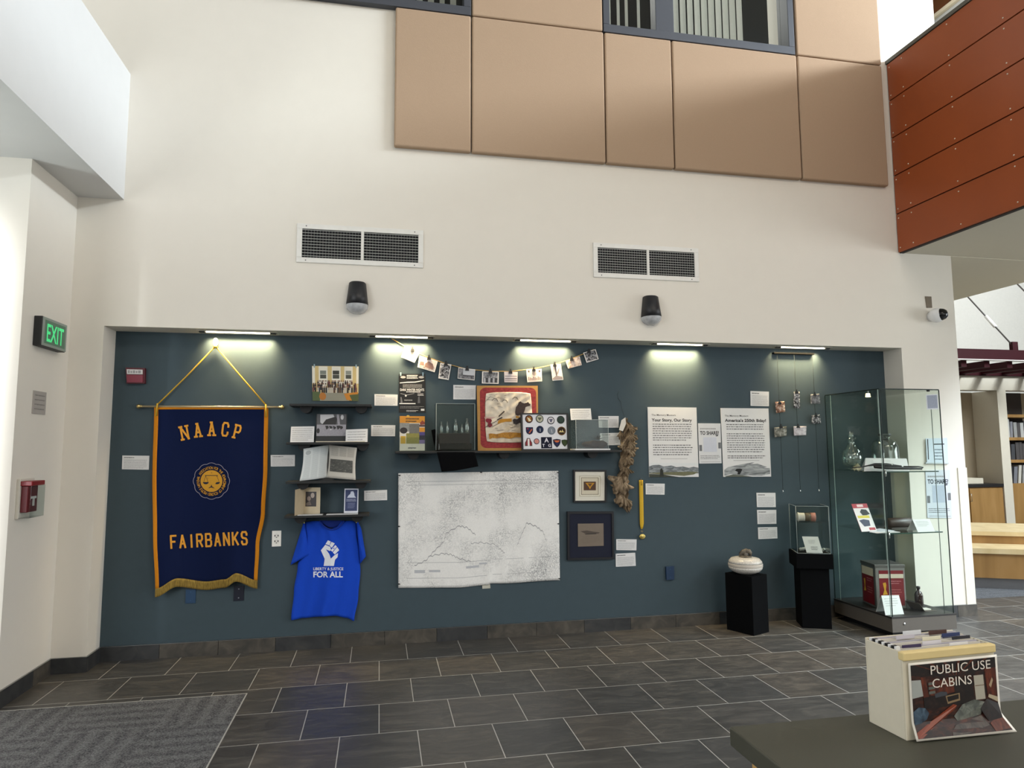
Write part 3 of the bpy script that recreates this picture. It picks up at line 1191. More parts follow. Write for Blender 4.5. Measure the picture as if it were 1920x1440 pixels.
b = MB()
for ch, x, y, a in (('N', 346, 811.5, -0.2), ('A', 371, 806.5, -0.1), ('A', 397, 804, 0.0), ('C', 422.5, 805, 0.12), ('P', 445, 809.5, 0.24)):
    letter(b, ch, x, y, {'N': 11.5, 'A': 9.5, 'C': 10, 'P': 9}[ch], 24, a, 3.5, True, GOLD)
b.build('lettering', t, label='gold arched letters')
b = MB()
for i, ch in enumerate('FAIRBANKS'):
    letter(b, ch, 325.5 + i * 16.75 - (1.5 if i > 2 else 0), 1016.2 - i * 0.9, 9.6, 23, -0.05, 3.6, False, GOLD)
b.build('lettering', t, label='gold straight letters along the lower edge')
# scalloped seal
SC = (396.4, 902.0)


def sp(r, a, off=0.0035):
    return bpix(SC[0] + r * math.cos(a), SC[1] + r * math.sin(a), off)


SEALGOLD = M('C58F1F', 0.8, amp=0.2, scale=160)
b = MB()
N = 96
for k in range(N):
    a0, a1 = 2 * PI * k / N, 2 * PI * (k + 1) / N
    r0 = 32.8 + 1.8 * abs(math.cos(6 * a0))
    r1 = 32.8 + 1.8 * abs(math.cos(6 * a1))
    b.poly([sp(r0, a0), sp(r1, a1), sp(r1 - 0.9, a1), sp(r0 - 0.9, a0)], M('9A93A0', 0.8))
b.poly([sp(20.5, 2 * PI * k / 40) for k in range(40)], SEALGOLD)
words = 'NATIONAL ASSOCIATION FOR THE ADVANCEMENT OF COLORED PEOPLE '
n = len(words)
for i, ch in enumerate(words):
    if ch == ' ':
        continue
    a = -PI * 1.13 + 2 * PI * i / n
    v, f, wd = text_geo(ch, 0.01)
    vs = []
    for x, y in v:
        r = 22.5 + y * 5.0
        aa = a + (x - wd / 2) * 4.0 / 25
        vs.append(sp(r, aa, 0.004))
    b.add(vs, f, SEALGOLD)
DK = M('141B34', 0.9)


def sr(x0, y0, x1, y1, m=DK, off=0.0045):
    b.poly([bpix(SC[0] + x0, SC[1] + y0, off), bpix(SC[0] + x1, SC[1] + y0, off), bpix(SC[0] + x1, SC[1] + y1, off), bpix(SC[0] + x0, SC[1] + y1, off)], m)


sr(-0.8, -16, 0.8, 12)
sr(-12, -11, 12, -9.8)
for sx in (-1, 1):
    cx = 10.5 * sx
    for dx in (-4, 4):
        b.poly([bpix(SC[0] + cx - 0.35, SC[1] - 10, 0.0045), bpix(SC[0] + cx + 0.35, SC[1] - 10, 0.0045), bpix(SC[0] + cx + dx + 0.35, SC[1] + 2, 0.0045), bpix(SC[0] + cx + dx - 0.35, SC[1] + 2, 0.0045)], DK)
    b.poly([bpix(SC[0] + cx + 5.5 * math.cos(PI * k / 8), SC[1] + 2 + 4 * math.sin(PI * k / 8), 0.0045) for k in range(9)], DK)
b.poly([bpix(SC[0] - 7, SC[1] + 14, 0.0045), bpix(SC[0], SC[1] + 9, 0.0045), bpix(SC[0] + 7, SC[1] + 14, 0.0045), bpix(SC[0], SC[1] + 12, 0.0045)], DK)
v, f, wd = text_geo('NAACP', 0.02)
b.add([bpix(SC[0] + (x - wd / 2) * 14 / wd, SC[1] - 4 - y * 4.2, 0.0048) for x, y in v], f, DK)
b.build('seal', t, label='round gold seal with balance scales')
Q = Quad([(399.5, 633.5), (409, 633.5), (409, 650), (399.5, 650)], -0.012)
t = thing('wall_hook', 'white adhesive hook holding the cord of the navy banner', 'hook', Q(0.5, 0.5) + Vector((0, 0.012, 0)))
b = MB()
b.prism([Q(0.5 + 0.5 * math.cos(2 * PI * k / 20), 0.45 + 0.45 * math.sin(2 * PI * k / 20)) for k in range(20)], (0, 0.012, 0), M('F2EFE4', 0.35))
b.build('base', t, 0.002)
b = MB()
b.tube([Q(0.5, 0.6), Q(0.5, 0.85, 0.005), Q(0.5, 0.95, 0.016), Q(0.5, 0.8, 0.02)], 0.005, M('F2EFE4', 0.35), 8)
b.build('prong', t)

# ---- shelves
SHELF = M('1A1C1D', 0.6, amp=0.15)


def shelf(label, px, depth=0.2, br=()):
    a, c_ = P(px[0], px[1], -depth), P(px[2], px[3], -depth)
    z = (a.z + c_.z) / 2
    t = thing('wall_shelf', label, 'shelf', ((a.x + c_.x) / 2, 0, z - 0.018), group='black wall shelves')
    B(((a.x, -depth, z - 0.018), (c_.x, 0, z), SHELF)).build('board', t, 0.002)
    for bx in br:
        x = P(bx, 850, -0.1).x
        b = MB()
        pts = [Vector((x - 0.045 * 1.0, 0, z - 0.018))]
        n = 12
        pts = [Vector((x + 0.045 * math.cos(PI * k / n), 0, z - 0.018 - 0.05 * math.sin(PI * k / n))) for k in range(n + 1)]
        b.prism(pts, (0, -0.12, 0), BLACK)
        b.build('bracket', t, 0.003)
    return z


Z1 = shelf('topmost of the four short black shelves, under the colour group photograph', (542.4, 756, 697, 758.6), br=(572, 676))
Z2 = shelf('second short black shelf from the top, holding the grey photograph', (536.6, 828.5, 692, 829.5), br=(570, 680))
Z3 = shelf('third short black shelf from the top, holding the open newspaper', (535.5, 902.6, 695, 901), br=(570, 678))
Z4 = shelf('lowest short black shelf, above the blue shirt', (533, 967, 692, 964.5), br=(567, 672))
ZL = shelf('long black shelf under the painted cloth and the patch frame', (741, 846.4, 1166, 843.5), br=(775, 945, 1110))

# caption cards on the wall, left group
card('caption_card', 'white caption card left of the navy banner', [(229.4, 854), (280, 854.6), (279, 880.8), (228.5, 879.8)], seed=1)
card('caption_card', 'white caption card between the navy banner and the open newspaper', [(507.4, 853.2), (553.2, 852.9), (552.8, 874.2), (507.7, 874.8)], seed=2)
card('caption_card', 'white caption card right of the topmost short shelf, left of the black poster', [(702, 739), (745.8, 739.9), (745.3, 760.8), (702, 760.4)], seed=3)
card('caption_card', 'white caption card right of the second short shelf, left of the orange brochure', [(696, 797), (741.3, 797.2), (740.8, 818), (695.8, 817.8)], seed=4)
card('caption_card', 'shaded caption card right of the lowest short shelf and its blue programme', [(682.8, 920.2), (725.8, 918.6), (726, 937.8), (682.8, 938.9)], seed=5)

# colour group photograph
Q = Quad([(585, 686), (672.5, 687), (672, 752), (586, 751.5)], -0.006)
t = thing('group_photograph', 'colour photograph of a crowd before a tan building above the topmost short shelf', 'photograph', Q(0.5, 1))
b = MB()
b.slab(Q, 0.004, M('CDB77E', 0.5))
for u0, u1 in ((0.0, 0.06), (0.14, 0.33), (0.42, 0.61), (0.69, 0.87), (0.95, 1.0)):
    b.uvrect(Q, u0, 0.01, u1, 0.5, M('E2DECF', 0.5), 0.0005)
for u0, u1, m_ in ((0.17, 0.3, '7C8178'), (0.44, 0.58, '4A4A42'), (0.72, 0.84, '8A8E84')):
    b.uvrect(Q, u0, 0.13, u1, 0.24, M(m_ if u0 != 0.44 else '35362F', 0.5), 0.0008)
    b.uvrect(Q, u0, 0.25, u1, 0.36, M('44463E', 0.5), 0.0008)
R = random.Random(5)
for row, v in enumerate((0.45, 0.53, 0.62)):
    for i in range(22):
        u = 0.03 + i * 0.0435 + R.uniform(-0.012, 0.012)
        if row == 0 and (u < 0.12 or u > 0.9):
            continue
        m_ = R.choice(['2A2321', '3A2A26', '1E1B1C', 'D8D2C6', '4A2E2A', 'BDB5A8', '6A3A38', '2C2E38'])
        b.uvrect(Q, u - 0.018, v, u + 0.018, v + 0.16, M(m_, 0.6), 0.001 + row * 0.0003)
        b.uvell(Q, u, v - 0.02, 0.013, 0.026, M(R.choice(['5A3C2C', '7A5440', '3A261E', '8A6650']), 0.6), 0.0012 + row * 0.0003, 8)
b.uvrect(Q, 0, 0.77, 1, 1, M('8E8C7C', 0.6), 0.0021)
b.uvrect(Q, 0, 0.74, 0.16, 1, M('4F5F38', 0.6), 0.0023)
b.uvrect(Q, 0.8, 0.78, 1, 1, M('4A5530', 0.6), 0.0023)
b.uvell(Q, 0.22, 0.87, 0.075, 0.11, M('B0702A', 0.6), 0.0026)
b.uv(Q, [(0.68, 0.79), (0.99, 0.74), (0.99, 0.8), (0.8, 0.83), (0.86, 0.99), (0.74, 0.97)], M('BF7C24', 0.6), 0.0026)
b.build('print', t)
for u in (0.05, 0.945):
    b = MB()
    b.uvrect(Q, u - 0.014, -0.05, u + 0.014, 0.05, M('8FA9B5', 0.4), 0.003)
    b.add([Q(u - 0.014, -0.05, 0.0028), Q(u + 0.014, -0.05, 0.0028), Q(u + 0.014, -0.05, -0.006), Q(u - 0.014, -0.05, -0.006)], [(0, 1, 2, 3)], M('8FA9B5', 0.4))
    b.build('tape', t, label='pale blue tape tab')


# grey photograph standing on shelf 2, with a mat
def leaning(px_tl, px_tr, zb, y, lean=0.03):
    """a sheet standing on a shelf: its top edge from the photograph, its foot on the board"""
    a, c_ = P(*px_tl, y + lean), P(*px_tr, y + lean)
    return Quad(None, pts=[a, c_, Vector((c_.x, y, zb)), Vector((a.x, y, zb))])


Q = leaning((593, 776), (651, 776), Z2, -0.1)
t = thing('outdoor_photograph', 'black and white outdoor photograph standing on the second short shelf', 'photograph', Q(0.5, 1))
b = MB()
b.slab(Q, 0.004, M('2C2F30', 0.6))
GA, GB_, GC, GD = M('9A98A0', 0.5, amp=0.3, scale=120), M('2A2A2C', 0.5, amp=0.3), M('C4C5C8', 0.5), M('55565A', 0.5)
b.uvrect(Q, 0.03, 0.01, 0.97, 0.78, GA, 0.0005)
b.uvrect(Q, 0.03, 0.01, 0.97, 0.38, GD, 0.0007)
b.uv(Q, [(0.13, 0.03), (0.55, 0.02), (0.6, 0.14), (0.38, 0.24), (0.2, 0.36), (0.14, 0.3)], GC, 0.0009)
b.uv(Q, [(0.2, 0.38), (0.32, 0.2), (0.5, 0.14), (0.62, 0.1), (0.68, 0.18), (0.64, 0.38)], GB_, 0.0011)
b.uv(Q, [(0.66, 0.02), (0.73, 0.02), (0.78, 0.4), (0.7, 0.4)], GA, 0.0012)
b.uvell(Q, 0.84, 0.12, 0.05, 0.09, GC, 0.0012)
for k, u in enumerate((0.3, 0.42, 0.54, 0.66, 0.76)):
    b.uv(Q, [(u, 0.42), (u + 0.1, 0.42 + 0.02 * (k % 3)), (u + 0.12, 0.5), (u + 0.04, 0.56)], GB_, 0.0012)
b.uvell(Q, 0.08, 0.6, 0.05, 0.09, GB_, 0.0012)
b.uvell(Q, 0.48, 0.55, 0.03, 0.03, GC, 0.0014)
b.build('print', t)
Q = leaning((545.8, 800), (589.6, 799.3), Z2, -0.13)
b = MB()
b.slab(Q, 0.003, PAPER)
b.lines(Q, 0.06, 0.94, 0.08, 0.92, 7, GREYINK, 0.55, seed=8)
tag(b.build('caption_card'), 'white caption card leaning at the left end of the second short shelf', 'card', 'white caption cards')
Q = leaning((648.6, 805.5), (689.5, 803.9), Z2, -0.16)
b = MB()
b.slab(Q, 0.003, PAPER)
b.lines(Q, 0.08, 0.94, 0.12, 0.92, 4, GREYINK, 0.55, seed=9)
tag(b.build('caption_card'), 'white caption card before the grey photograph on the second short shelf', 'card', 'white caption cards')
B((tuple(P(592, 829, -0.185)[:1]) + (-0.19, Z2), (P(684, 829, -0.185).x, -0.165, Z2 + 0.006), M('B9AE98', 0.7)))
b = B(((P(592, 829, -0.185).x, -0.192, Z2), (P(684, 829, -0.185).x, -0.172, Z2 + 0.007), M('C4BAA6', 0.7)))
tag(b.build('wooden_strip'), 'thin pale strip lying along the front of the second short shelf', 'strip')

# open newspaper on shelf 3
zt = Z3
t = thing('open_newspaper', 'open bound newspaper volume standing on the third short shelf', 'book', Vector((P(615, 900, -0.1).x, -0.1, zt)))
sp_t, sp_b = P(617, 834, -0.045), Vector((P(613, 896, -0.06).x, -0.06, zt + 0.02))


def page(side):
    if side < 0:
        ct, cb = P(569, 841.5, -0.13), Vector((P(561.5, 901, -0.19).x, -0.19, zt + 0.002))
    else:
        ct, cb = P(669.5, 839.5, -0.13), Vector((P(667, 898.5, -0.18).x, -0.18, zt + 0.004))

    def fn(u, v):
        a = sp_t.lerp(ct, u)
        c_ = sp_b.lerp(cb, u)
        q = a.lerp(c_, v)
        q.y -= 0.012 * math.sin(PI * u) - 0.01 * math.sin(PI * v)
        q.x -= 0 if u < 0.5 else side * 0.008 * math.sin(PI * v) * (u - 0.5) * 2
        return q
    return fn


for side, col in ((-1, 'DADFDF'), (1, 'CFCAC0')):
    fn = page(side)
    b = MB()
    b.sheet(lambda u, v: fn(u, v), 12, 12, M(col, 0.85, amp=0.04, scale=60), 0.007)

    def pq(us, vs, m_, off):
        b.poly([fn(u, v) + Vector((0, -off, 0)) for u, v in zip(us, vs)], m_)
    R = random.Random(11 + side)
    if side < 0:
        for c0_ in (0.08, 0.38, 0.68):
            for i in range(30):
                v = 0.06 + i * 0.03
                if c0_ > 0.6 and v < 0.22:
                    continue
                pq((c0_, c0_ + 0.24, c0_ + 0.24, c0_), (v, v, v + 0.011, v + 0.011), M('BFC5C6', 0.8), 0.004)
        b.poly([fn(0.8 + 0.11 * math.cos(2 * PI * k / 14), 0.15 + 0.07 * math.sin(2 * PI * k / 14)) + Vector((0, -0.004, 0)) for k in range(14)], M('AEB4B6', 0.8))
    else:
        for c0_ in (0.1, 0.4, 0.68):
            for i in range(9):
                v = 0.06 + i * 0.03
                pq((c0_, c0_ + 0.24, c0_ + 0.24, c0_), (v, v, v + 0.012, v + 0.012), M('A9A49A', 0.8), 0.004)
        PH = mottled('newspaper_halftone', [(0.3, '3E3E3C'), (0.55, '55554F'), (0.75, '8C8A82')], 40, 5, 1.0, (1, 1, 3))
        for i in range(6):
            u0, u1 = 0.08 + i * 0.135, 0.08 + (i + 1) * 0.135
            pq((u0, u1, u1, u0), (0.42, 0.42, 0.8, 0.8), PH, 0.0045)
    b.build('page', t)
b = MB()
b.box((sp_b.x - 0.055, -0.075, zt), (sp_b.x + 0.055, -0.045, zt + 0.02), M('202223', 0.6))
b.tube([sp_t + Vector((0, 0.01, 0.004)), sp_b + Vector((0, 0.01, 0))], 0.008, M('3A3A38', 0.7), 8)
b.build('spine', t)

# folder with a portrait and the blue programme on shelf 4
zt = Z4
t = thing('portrait_folder', 'open cream card folder with a dark portrait on the lowest short shelf', 'folder', Vector((P(577, 963, -0.1).x, -0.1, zt)))
x0, xm, x1 = P(555, 960, -0.12).x, P(570, 960, -0.06).x, P(600, 960, -0.09).x
hh = P(580, 914, -0.08).z - zt
Qb = Quad(None, pts=[Vector((xm, -0.06, zt + hh)), Vector((x1, -0.1, zt + hh)), Vector((x1, -0.1, zt)), Vector((xm, -0.06, zt))])
b = MB()
b.slab(Qb, 0.003, M('CDBFA4', 0.8, amp=0.08, scale=30))
b.uvrect(Qb, 0.08, 0.16, 0.76, 0.72, M('2A2224', 0.4), 0.0006)
b.uvell(Qb, 0.3, 0.42, 0.12, 0.09, M('8E8078', 0.5), 0.0012)
b.uvell(Qb, 0.52, 0.3, 0.12, 0.1, M('B3A79E', 0.5), 0.0012)
b.uv(Qb, [(0.12, 0.6), (0.36, 0.5), (0.46, 0.66), (0.14, 0.7)], M('6E625E', 0.5), 0.0012)
b.build('portrait_leaf', t)
Qc = Quad(None, pts=[Vector((x0, -0.19, zt + hh * 0.95)), Vector((xm, -0.06, zt + hh)), Vector((xm, -0.06, zt)), Vector((x0, -0.19, zt))])
b = MB()
b.slab(Qc, 0.003, M('B5A58A', 0.8, amp=0.08, scale=30))
b.build('cover_leaf', t)
b = B(((P(558, 966, -0.18).x, -0.195, zt), (P(605, 963, -0.18).x, -0.12, zt + 0.003), PAPER))
tag(b.build('paper_sheet'), 'white sheet lying flat under the cream portrait folder', 'paper')
b = B(((P(612, 965, -0.18).x, -0.195, zt), (P(671, 962, -0.18).x, -0.125, zt + 0.004), PAPER))
tag(b.build('paper_sheet'), 'white sheet lying flat under the blue programme', 'paper')
Q = leaning((646, 916), (672.3, 916), zt + 0.004, -0.11)
b = MB()
b.slab(Q, 0.003, M('D9DCE6', 0.6))
b.uvrect(Q, 0.07, 0.05, 0.93, 0.92, M('2E3A63', 0.6, amp=0.2, scale=60), 0.0005)
b.uv(Q, [(0.2, 0.38), (0.3, 0.28), (0.42, 0.22), (0.46, 0.12), (0.62, 0.11), (0.7, 0.2), (0.72, 0.3), (0.84, 0.38)], M('C8D0E2', 0.6), 0.0009)
b.lines(Q, 0.15, 0.87, 0.42, 0.54, 2, M('B9C2D6', 0.6), 0.7, off=0.0009, seed=2)
b.lines(Q, 0.25, 0.78, 0.58, 0.82, 5, M('8A94B4', 0.6), 0.6, off=0.0009, seed=3)
tag(b.build('programme_card'), 'blue printed programme with white border on the lowest short shelf', 'card')

# ---- blue shirt
BLUE = M('1546C0', 0.85, amp=0.1, scale=160, bump=0.1, spec=0.2)


def S5(x, y):
    return (500 + x * 0.15276, 960 + y * 0.15276)


t = thing('t_shirt', 'royal blue t-shirt printed LIBERTY & JUSTICE FOR ALL hanging below the shelves', 'shirt', P(613, 985, -0.02))
LB = [(0, 452), (0.12, 470), (0.3, 425), (0.45, 380), (0.7, 335), (1, 300)]
RB = [(0, 1105), (0.12, 1110), (0.3, 1135), (0.5, 1150), (0.75, 1125), (1, 1075)]
TB = [(0, 128), (0.18, 112), (0.32, 112), (0.42, 185), (0.5, 215), (0.6, 190), (0.74, 112), (0.9, 108), (1, 122)]
BB = [(0, 1328), (0.2, 1300), (0.45, 1285), (0.7, 1275), (0.88, 1300), (1, 1338)]


def shirt(u, v, off=0.0):
    x = interp(LB, v) * (1 - u) + interp(RB, v) * u
    y = interp(TB, u) * (1 - v) + interp(BB, u) * v
    e = math.sin(PI * min(1, max(0, u))) ** 0.5
    fold = 0.01 * v * math.sin(u * 24 + 2 * v) + 0.013 * v * math.sin(u * 13 + 1.0)
    fold += 0.01 * math.sin(u * 30 - v * 9) * max(0, 0.35 - v)
    return P(*S5(x, y), -0.012 - 0.028 * e - fold - off)


b = MB()
b.sheet(shirt, 44, 36, BLUE, 0.01)
b.build('body', t)
for pts in ([(452, 128), (300, 640), (290, 655), (380, 640), (520, 525), (470, 330)], [(1105, 120), (1165, 200), (1218, 545), (1150, 632), (1135, 420), (1120, 250)]):
    a = [Vector((x, y, 0)) for x, y in pts]

    def sl(u, v, a=a):
        # outer edge a0-a1-a2.. to inner edge
        if pts[1][0] < 600:
            o = Vector(pts[0] + (0,)).lerp(Vector((292, 652, 0)), v)
            i = Vector((468, 150, 0)).lerp(Vector((522, 522, 0)), v)
        else:
            o = Vector((1122, 118, 0)).lerp(Vector((1160, 200, 0)), min(1, v * 4)) if v < 0.25 else Vector((1160, 200, 0)).lerp(Vector((1218, 545, 0)), (v - 0.25) / 0.75)
            i = Vector((1100, 122, 0)).lerp(Vector((1148, 635, 0)), v)
        q = o.lerp(i, u)
        return P(*S5(q.x, q.y), -0.022 - 0.022 * math.sin(PI * u) - 0.01 * u - 0.006 * math.sin(v * 7 + u * 5))
    b = MB()
    b.sheet(sl, 10, 14, BLUE, 0.012)
    b.build('sleeve', t)
b = MB()
col_pts = [P(*S5(650 + 300 * k / 16, 108 + 108 * math.sin(PI * k / 16) ** 0.8), -0.046) for k in range(17)]
b.tube(col_pts, 0.006, M('0F349A', 0.9), 8)
b.build('collar', t)
b = MB()
b.sheet(lambda u, v: P(*S5(655 + 290 * u, 104 + (6 + 84 * math.sin(PI * u)) * v), -0.03), 12, 4, M('0C2A80', 0.9), 0.004)
b.build('neck_lining', t)


def shirt_px(x, y, off):
    u, v = 0.5, 0.5
    for _ in range(5):
        l, r_ = interp(LB, v), interp(RB, v)
        u = (x - l) / (r_ - l)
        tp, bt = interp(TB, u), interp(BB, u)
        v = (y - tp) / (bt - tp)
    return shirt(u, v, off)


PW = M('E6EAF2', 0.8)
b = MB()


def sh(pts, m_=PW, off=0.003):
    b.poly([shirt_px(x, y, off) for x, y in pts], m_)


sh([(665, 470), (720, 402), (782, 428), (785, 445), (728, 458)])
sh([(665, 470), (728, 458), (770, 520), (788, 572), (785, 662), (700, 662), (712, 575)])
sh([(788, 572), (835, 528), (876, 505), (870, 555), (840, 585), (825, 662), (785, 662)])
sh([(722, 393), (752, 347), (787, 362), (770, 410)])
sh([(773, 412), (795, 366), (836, 385), (800, 440)])
sh([(788, 470), (842, 405), (862, 425), (806, 490)])
sh([(812, 496), (866, 430), (890, 468), (836, 522)])
sh([(728, 458), (785, 445), (792, 470), (772, 478)])
for txt, y, h, wd, bold in (('LIBERTY & JUSTICE', 714, 33, 368, 0.015), ('FOR ALL', 800, 70, 362, 0.03)):
    v, f, w_ = text_geo(txt, bold)
    b.add([shirt_px(573 + x * wd / w_, y - yy * h, 0.003) for x, yy in v], f, PW)
b.build('print', t, label='white raised fist and lettering')
for px, lab in (((569, 978), 'left'), ((669.5, 977), 'right')):
    q = P(px[0], px[1], -0.05)
    t2 = thing('shirt_clip', 'pale yellow clip holding the %s shoulder of the blue shirt' % lab, 'clip', q, group='clips holding the blue shirt')
    s_ = -1 if lab == 'left' else 1
    b = MB()
    b.tube([q + Vector((s_ * 0.018, 0.012, 0.03)), q, q + Vector((-s_ * 0.006, 0.002, -0.014))], 0.005, M('C9C68A', 0.5), 6)
    b.build('arm', t2)
    b = MB()
    b.tube([q + Vector((s_ * 0.016, 0.028, 0.03)), q + Vector((0, 0.02, 0)), q + Vector((-s_ * 0.006, 0.012, -0.014))], 0.005, M('B9B67A', 0.5), 6)
    b.build('arm', t2)


# ---- photographs on a cord
def clip(parent, q, s=1.0, y0=None):
    b = MB()
    w_, h_ = 0.016 * s, 0.016 * s
    b.prism([q + Vector((-w_, 0, -h_)), q + Vector((w_, 0, -h_)), q + Vector((w_ * 0.7, 0, h_ * 0.4)), q + Vector((-w_ * 0.7, 0, h_ * 0.4))], (0, 0.014 * s, 0), BLACK)
    b.prism([q + Vector((-w_ * 0.35, 0.004, h_ * 0.4)), q + Vector((w_ * 0.35, 0.004, h_ * 0.4)), q + Vector((w_ * 0.5, 0.004, h_ * 1.5)), q + Vector((-w_ * 0.5, 0.004, h_ * 1.5))], (0, 0.003, 0), BLACK)
    return b.build('binder_clip', parent)


def Z6(x, y):
    return (730 + x * 0.21354, 620 + y * 0.21354)


cord_px = [(20, 70), (135, 135), (230, 185), (348, 238), (497, 290), (684, 338), (888, 356), (1065, 358), (1270, 334), (1454, 296), (1603, 245), (1755, 183), (1795, 165)]
b = MB()
b.tube([P(*Z6(x, y), -0.012) for x, y in cord_px], 0.0032, M('C9A25A', 0.7, amp=0.3, scale=200), 6)
tag(b.build('clothesline'), 'thin tan cord sagging across the top of the teal wall with photographs clipped on', 'cord')
BWA = mottled('old_print_soft', [(0.3, '6A5F5A'), (0.5, 'B9AEA8'), (0.7, 'E2DAD4')], 50, 5, 0.6)
BWB = mottled('old_print_hard', [(0.4, '1E1E20'), (0.52, '77767A'), (0.62, 'D2D2D4')], 70, 5, 0.8)
BWC = mottled('old_print_grey', [(0.3, '3A3A3E'), (0.5, '77777B'), (0.75, 'B9B9BC')], 45, 5, 0.6)
PINK = M('D9C6BE', 0.6)
SEP = M('8A6A62', 0.6, amp=0.3, scale=90)


def photo_content(b, Q, kind):
    f = 0.07
    if kind == 'pale':
        b.uvrect(Q, f, f, 1 - f, 1 - f, M('EAE0CC', 0.6), 0.0005)
        for k in range(5):
            b.uv(Q, [(0.12, 0.42 + 0.09 * k), (0.55, 0.4 + 0.08 * k), (0.85, 0.5 + 0.07 * k), (0.85, 0.52 + 0.07 * k), (0.55, 0.43 + 0.08 * k), (0.12, 0.44 + 0.09 * k)], M('C2B3A0', 0.6), 0.0008)
    elif kind == 'house':
        b.uvrect(Q, f, f, 1 - f, 1 - f, M('E2D3CC', 0.6), 0.0005)
        b.uv(Q, [(0.38, 0.5), (0.55, 0.25), (0.78, 0.35), (0.88, 0.6), (0.86, 0.85), (0.4, 0.8)], SEP, 0.0009)
        b.uvrect(Q, f, 0.62, 1 - f, 0.93, BWA, 0.0007)
        b.uv(Q, [(0.1, 0.45), (0.3, 0.42), (0.33, 0.72), (0.1, 0.75)], SEP, 0.0009)
    elif kind == 'crowd':
        b.uvrect(Q, f, f, 1 - f, 1 - f, BWB, 0.0005)
    elif kind == 'shore':
        b.uvrect(Q, f * 0.5, f, 1 - f * 0.5, 1 - f, M('C4C7CC', 0.6), 0.0005)
        b.uvrect(Q, f * 0.5, 0.6, 1 - f * 0.5, 0.95, BWC, 0.0007)
        b.uv(Q, [(0.03, 0.05), (0.28, 0.05), (0.3, 0.85), (0.03, 0.9)], BWC, 0.0009)
        b.uv(Q, [(0.3, 0.62), (0.95, 0.58), (0.95, 0.68), (0.3, 0.72)], M('4A4A50', 0.6), 0.001)
    elif kind == 'group':
        b.uvrect(Q, f, f, 1 - f, 1 - f, BWC, 0.0005)
        for k in range(6):
            u = 0.16 + 0.135 * k
            b.uvrect(Q, u - 0.035, 0.55, u + 0.035, 0.9, M('1E1E22', 0.6) if k % 2 else M('C9C9CC', 0.6), 0.0009)
            b.uvell(Q, u, 0.47, 0.03, 0.05, M('A9A6A6', 0.6), 0.001, 8)
    elif kind == 'bands':
        b.uvrect(Q, 0.02, 0.02, 0.98, 0.98, M('DCD2D2', 0.6), 0.0005)
        for v0, v1, h in ((0.38, 0.46, '9A8E90'), (0.6, 0.68, '7E7276'), (0.74, 0.9, 'B2A8AA')):
            b.uvrect(Q, 0.05, v0, 0.95, v1, M(h, 0.6), 0.0008)
    elif kind == 'camp':
        b.uvrect(Q, 0.04, 0.04, 0.96, 0.96, M('E6DAD2', 0.6), 0.0005)
        b.uvell(Q, 0.5, 0.36, 0.14, 0.16, M('C9B2A2', 0.6), 0.0008)
        for k in range(8):
            u = 0.12 + 0.105 * k
            b.uvrect(Q, u - 0.03, 0.6 + 0.05 * (k % 3), u + 0.03, 0.88, SEP, 0.0009)
        for u in (0.1, 0.8):
            b.uvrect(Q, u, 0.1, u + 0.1, 0.26, M('5A4E4C', 0.6), 0.0009)
    elif kind == 'tree':
        b.uvrect(Q, 0.04, 0.03, 0.96, 0.97, M('E2D9D6', 0.6), 0.0005)
        b.uv(Q, [(0.35, 0.15), (0.48, 0.12), (0.5, 0.7), (0.38, 0.75)], M('5E5254', 0.6), 0.0008)
        b.uv(Q, [(0.5, 0.55), (0.75, 0.25), (0.8, 0.28), (0.55, 0.68)], M('8A7E7E', 0.6), 0.0009)
        b.uv(Q, [(0.04, 0.85), (0.4, 0.7), (0.95, 0.8), (0.95, 0.95), (0.04, 0.95)], M('8A8084', 0.6), 0.0008)
    elif kind == 'curl':
        b.uvrect(Q, 0.02, 0.02, 0.98, 0.98, mottled('faded_print', [(0.35, '9A7A6E'), (0.5, 'D6C2B8'), (0.7, 'EDE2DC')], 40, 4, 0.8), 0.0005)


GAR = [([(135, 143), (263, 200), (222, 282), (103, 232)], (203, 165), 'pale', 'tilted pale print, first on the cord at left'),
       ([(265, 218), (425, 268), (398, 365), (247, 320)], (348, 238), 'house', 'print of a building, second on the cord from the left'),
       ([(448, 282), (545, 297), (521, 433), (430, 418)], (497, 290), 'crowd', 'small upright dark print, third on the cord from the left'),
       ([(607, 323), (755, 340), (748, 436), (599, 420)], (684, 334), 'shore', 'grey landscape print, fourth on the cord from the left'),
       ([(815, 357), (962, 360), (960, 467), (812, 463)], (888, 358), 'group', 'white bordered group print at the lowest point of the cord'),
       ([(1008, 360), (1127, 362), (1125, 454), (1010, 453)], (1065, 360), 'bands', 'pinkish banded landscape print, sixth on the cord from the left'),
       ([(1202, 338), (1337, 335), (1342, 445), (1212, 453)], (1270, 340), 'camp', 'pink group print right above the red bordered cloth, fourth on the cord from the right'),
       ([(1415, 297), (1505, 290), (1528, 432), (1434, 440)], (1454, 298), 'tree', 'upright pale print with a dark trunk, third on the cord from the right'),
       ([(1548, 265), (1672, 225), (1690, 302), (1570, 333)], (1603, 246), 'curl', 'faded curling print, second on the cord from the right'),
       ([(1702, 193), (1812, 162), (1838, 250), (1732, 282)], (1755, 182), 'crowd', 'dark crowd print with white border, last on the cord at right')]
for q, cp, kind, lab in GAR:
    Q = Quad([Z6(*a) for a in q], -0.016)
    t = thing('photo_print', lab, 'photograph', Q(0.5, 0.5) + Vector((0, 0.01, 0)), group='photographs clipped to the cord')
    b = MB()
    b.slab(Q, 0.0025, M('E9E4DE' if kind != 'bands' else 'DCD2D2', 0.6))
    photo_content(b, Q, kind)
    b.build('print', t)
    clip(t, P(*Z6(*cp), -0.026))


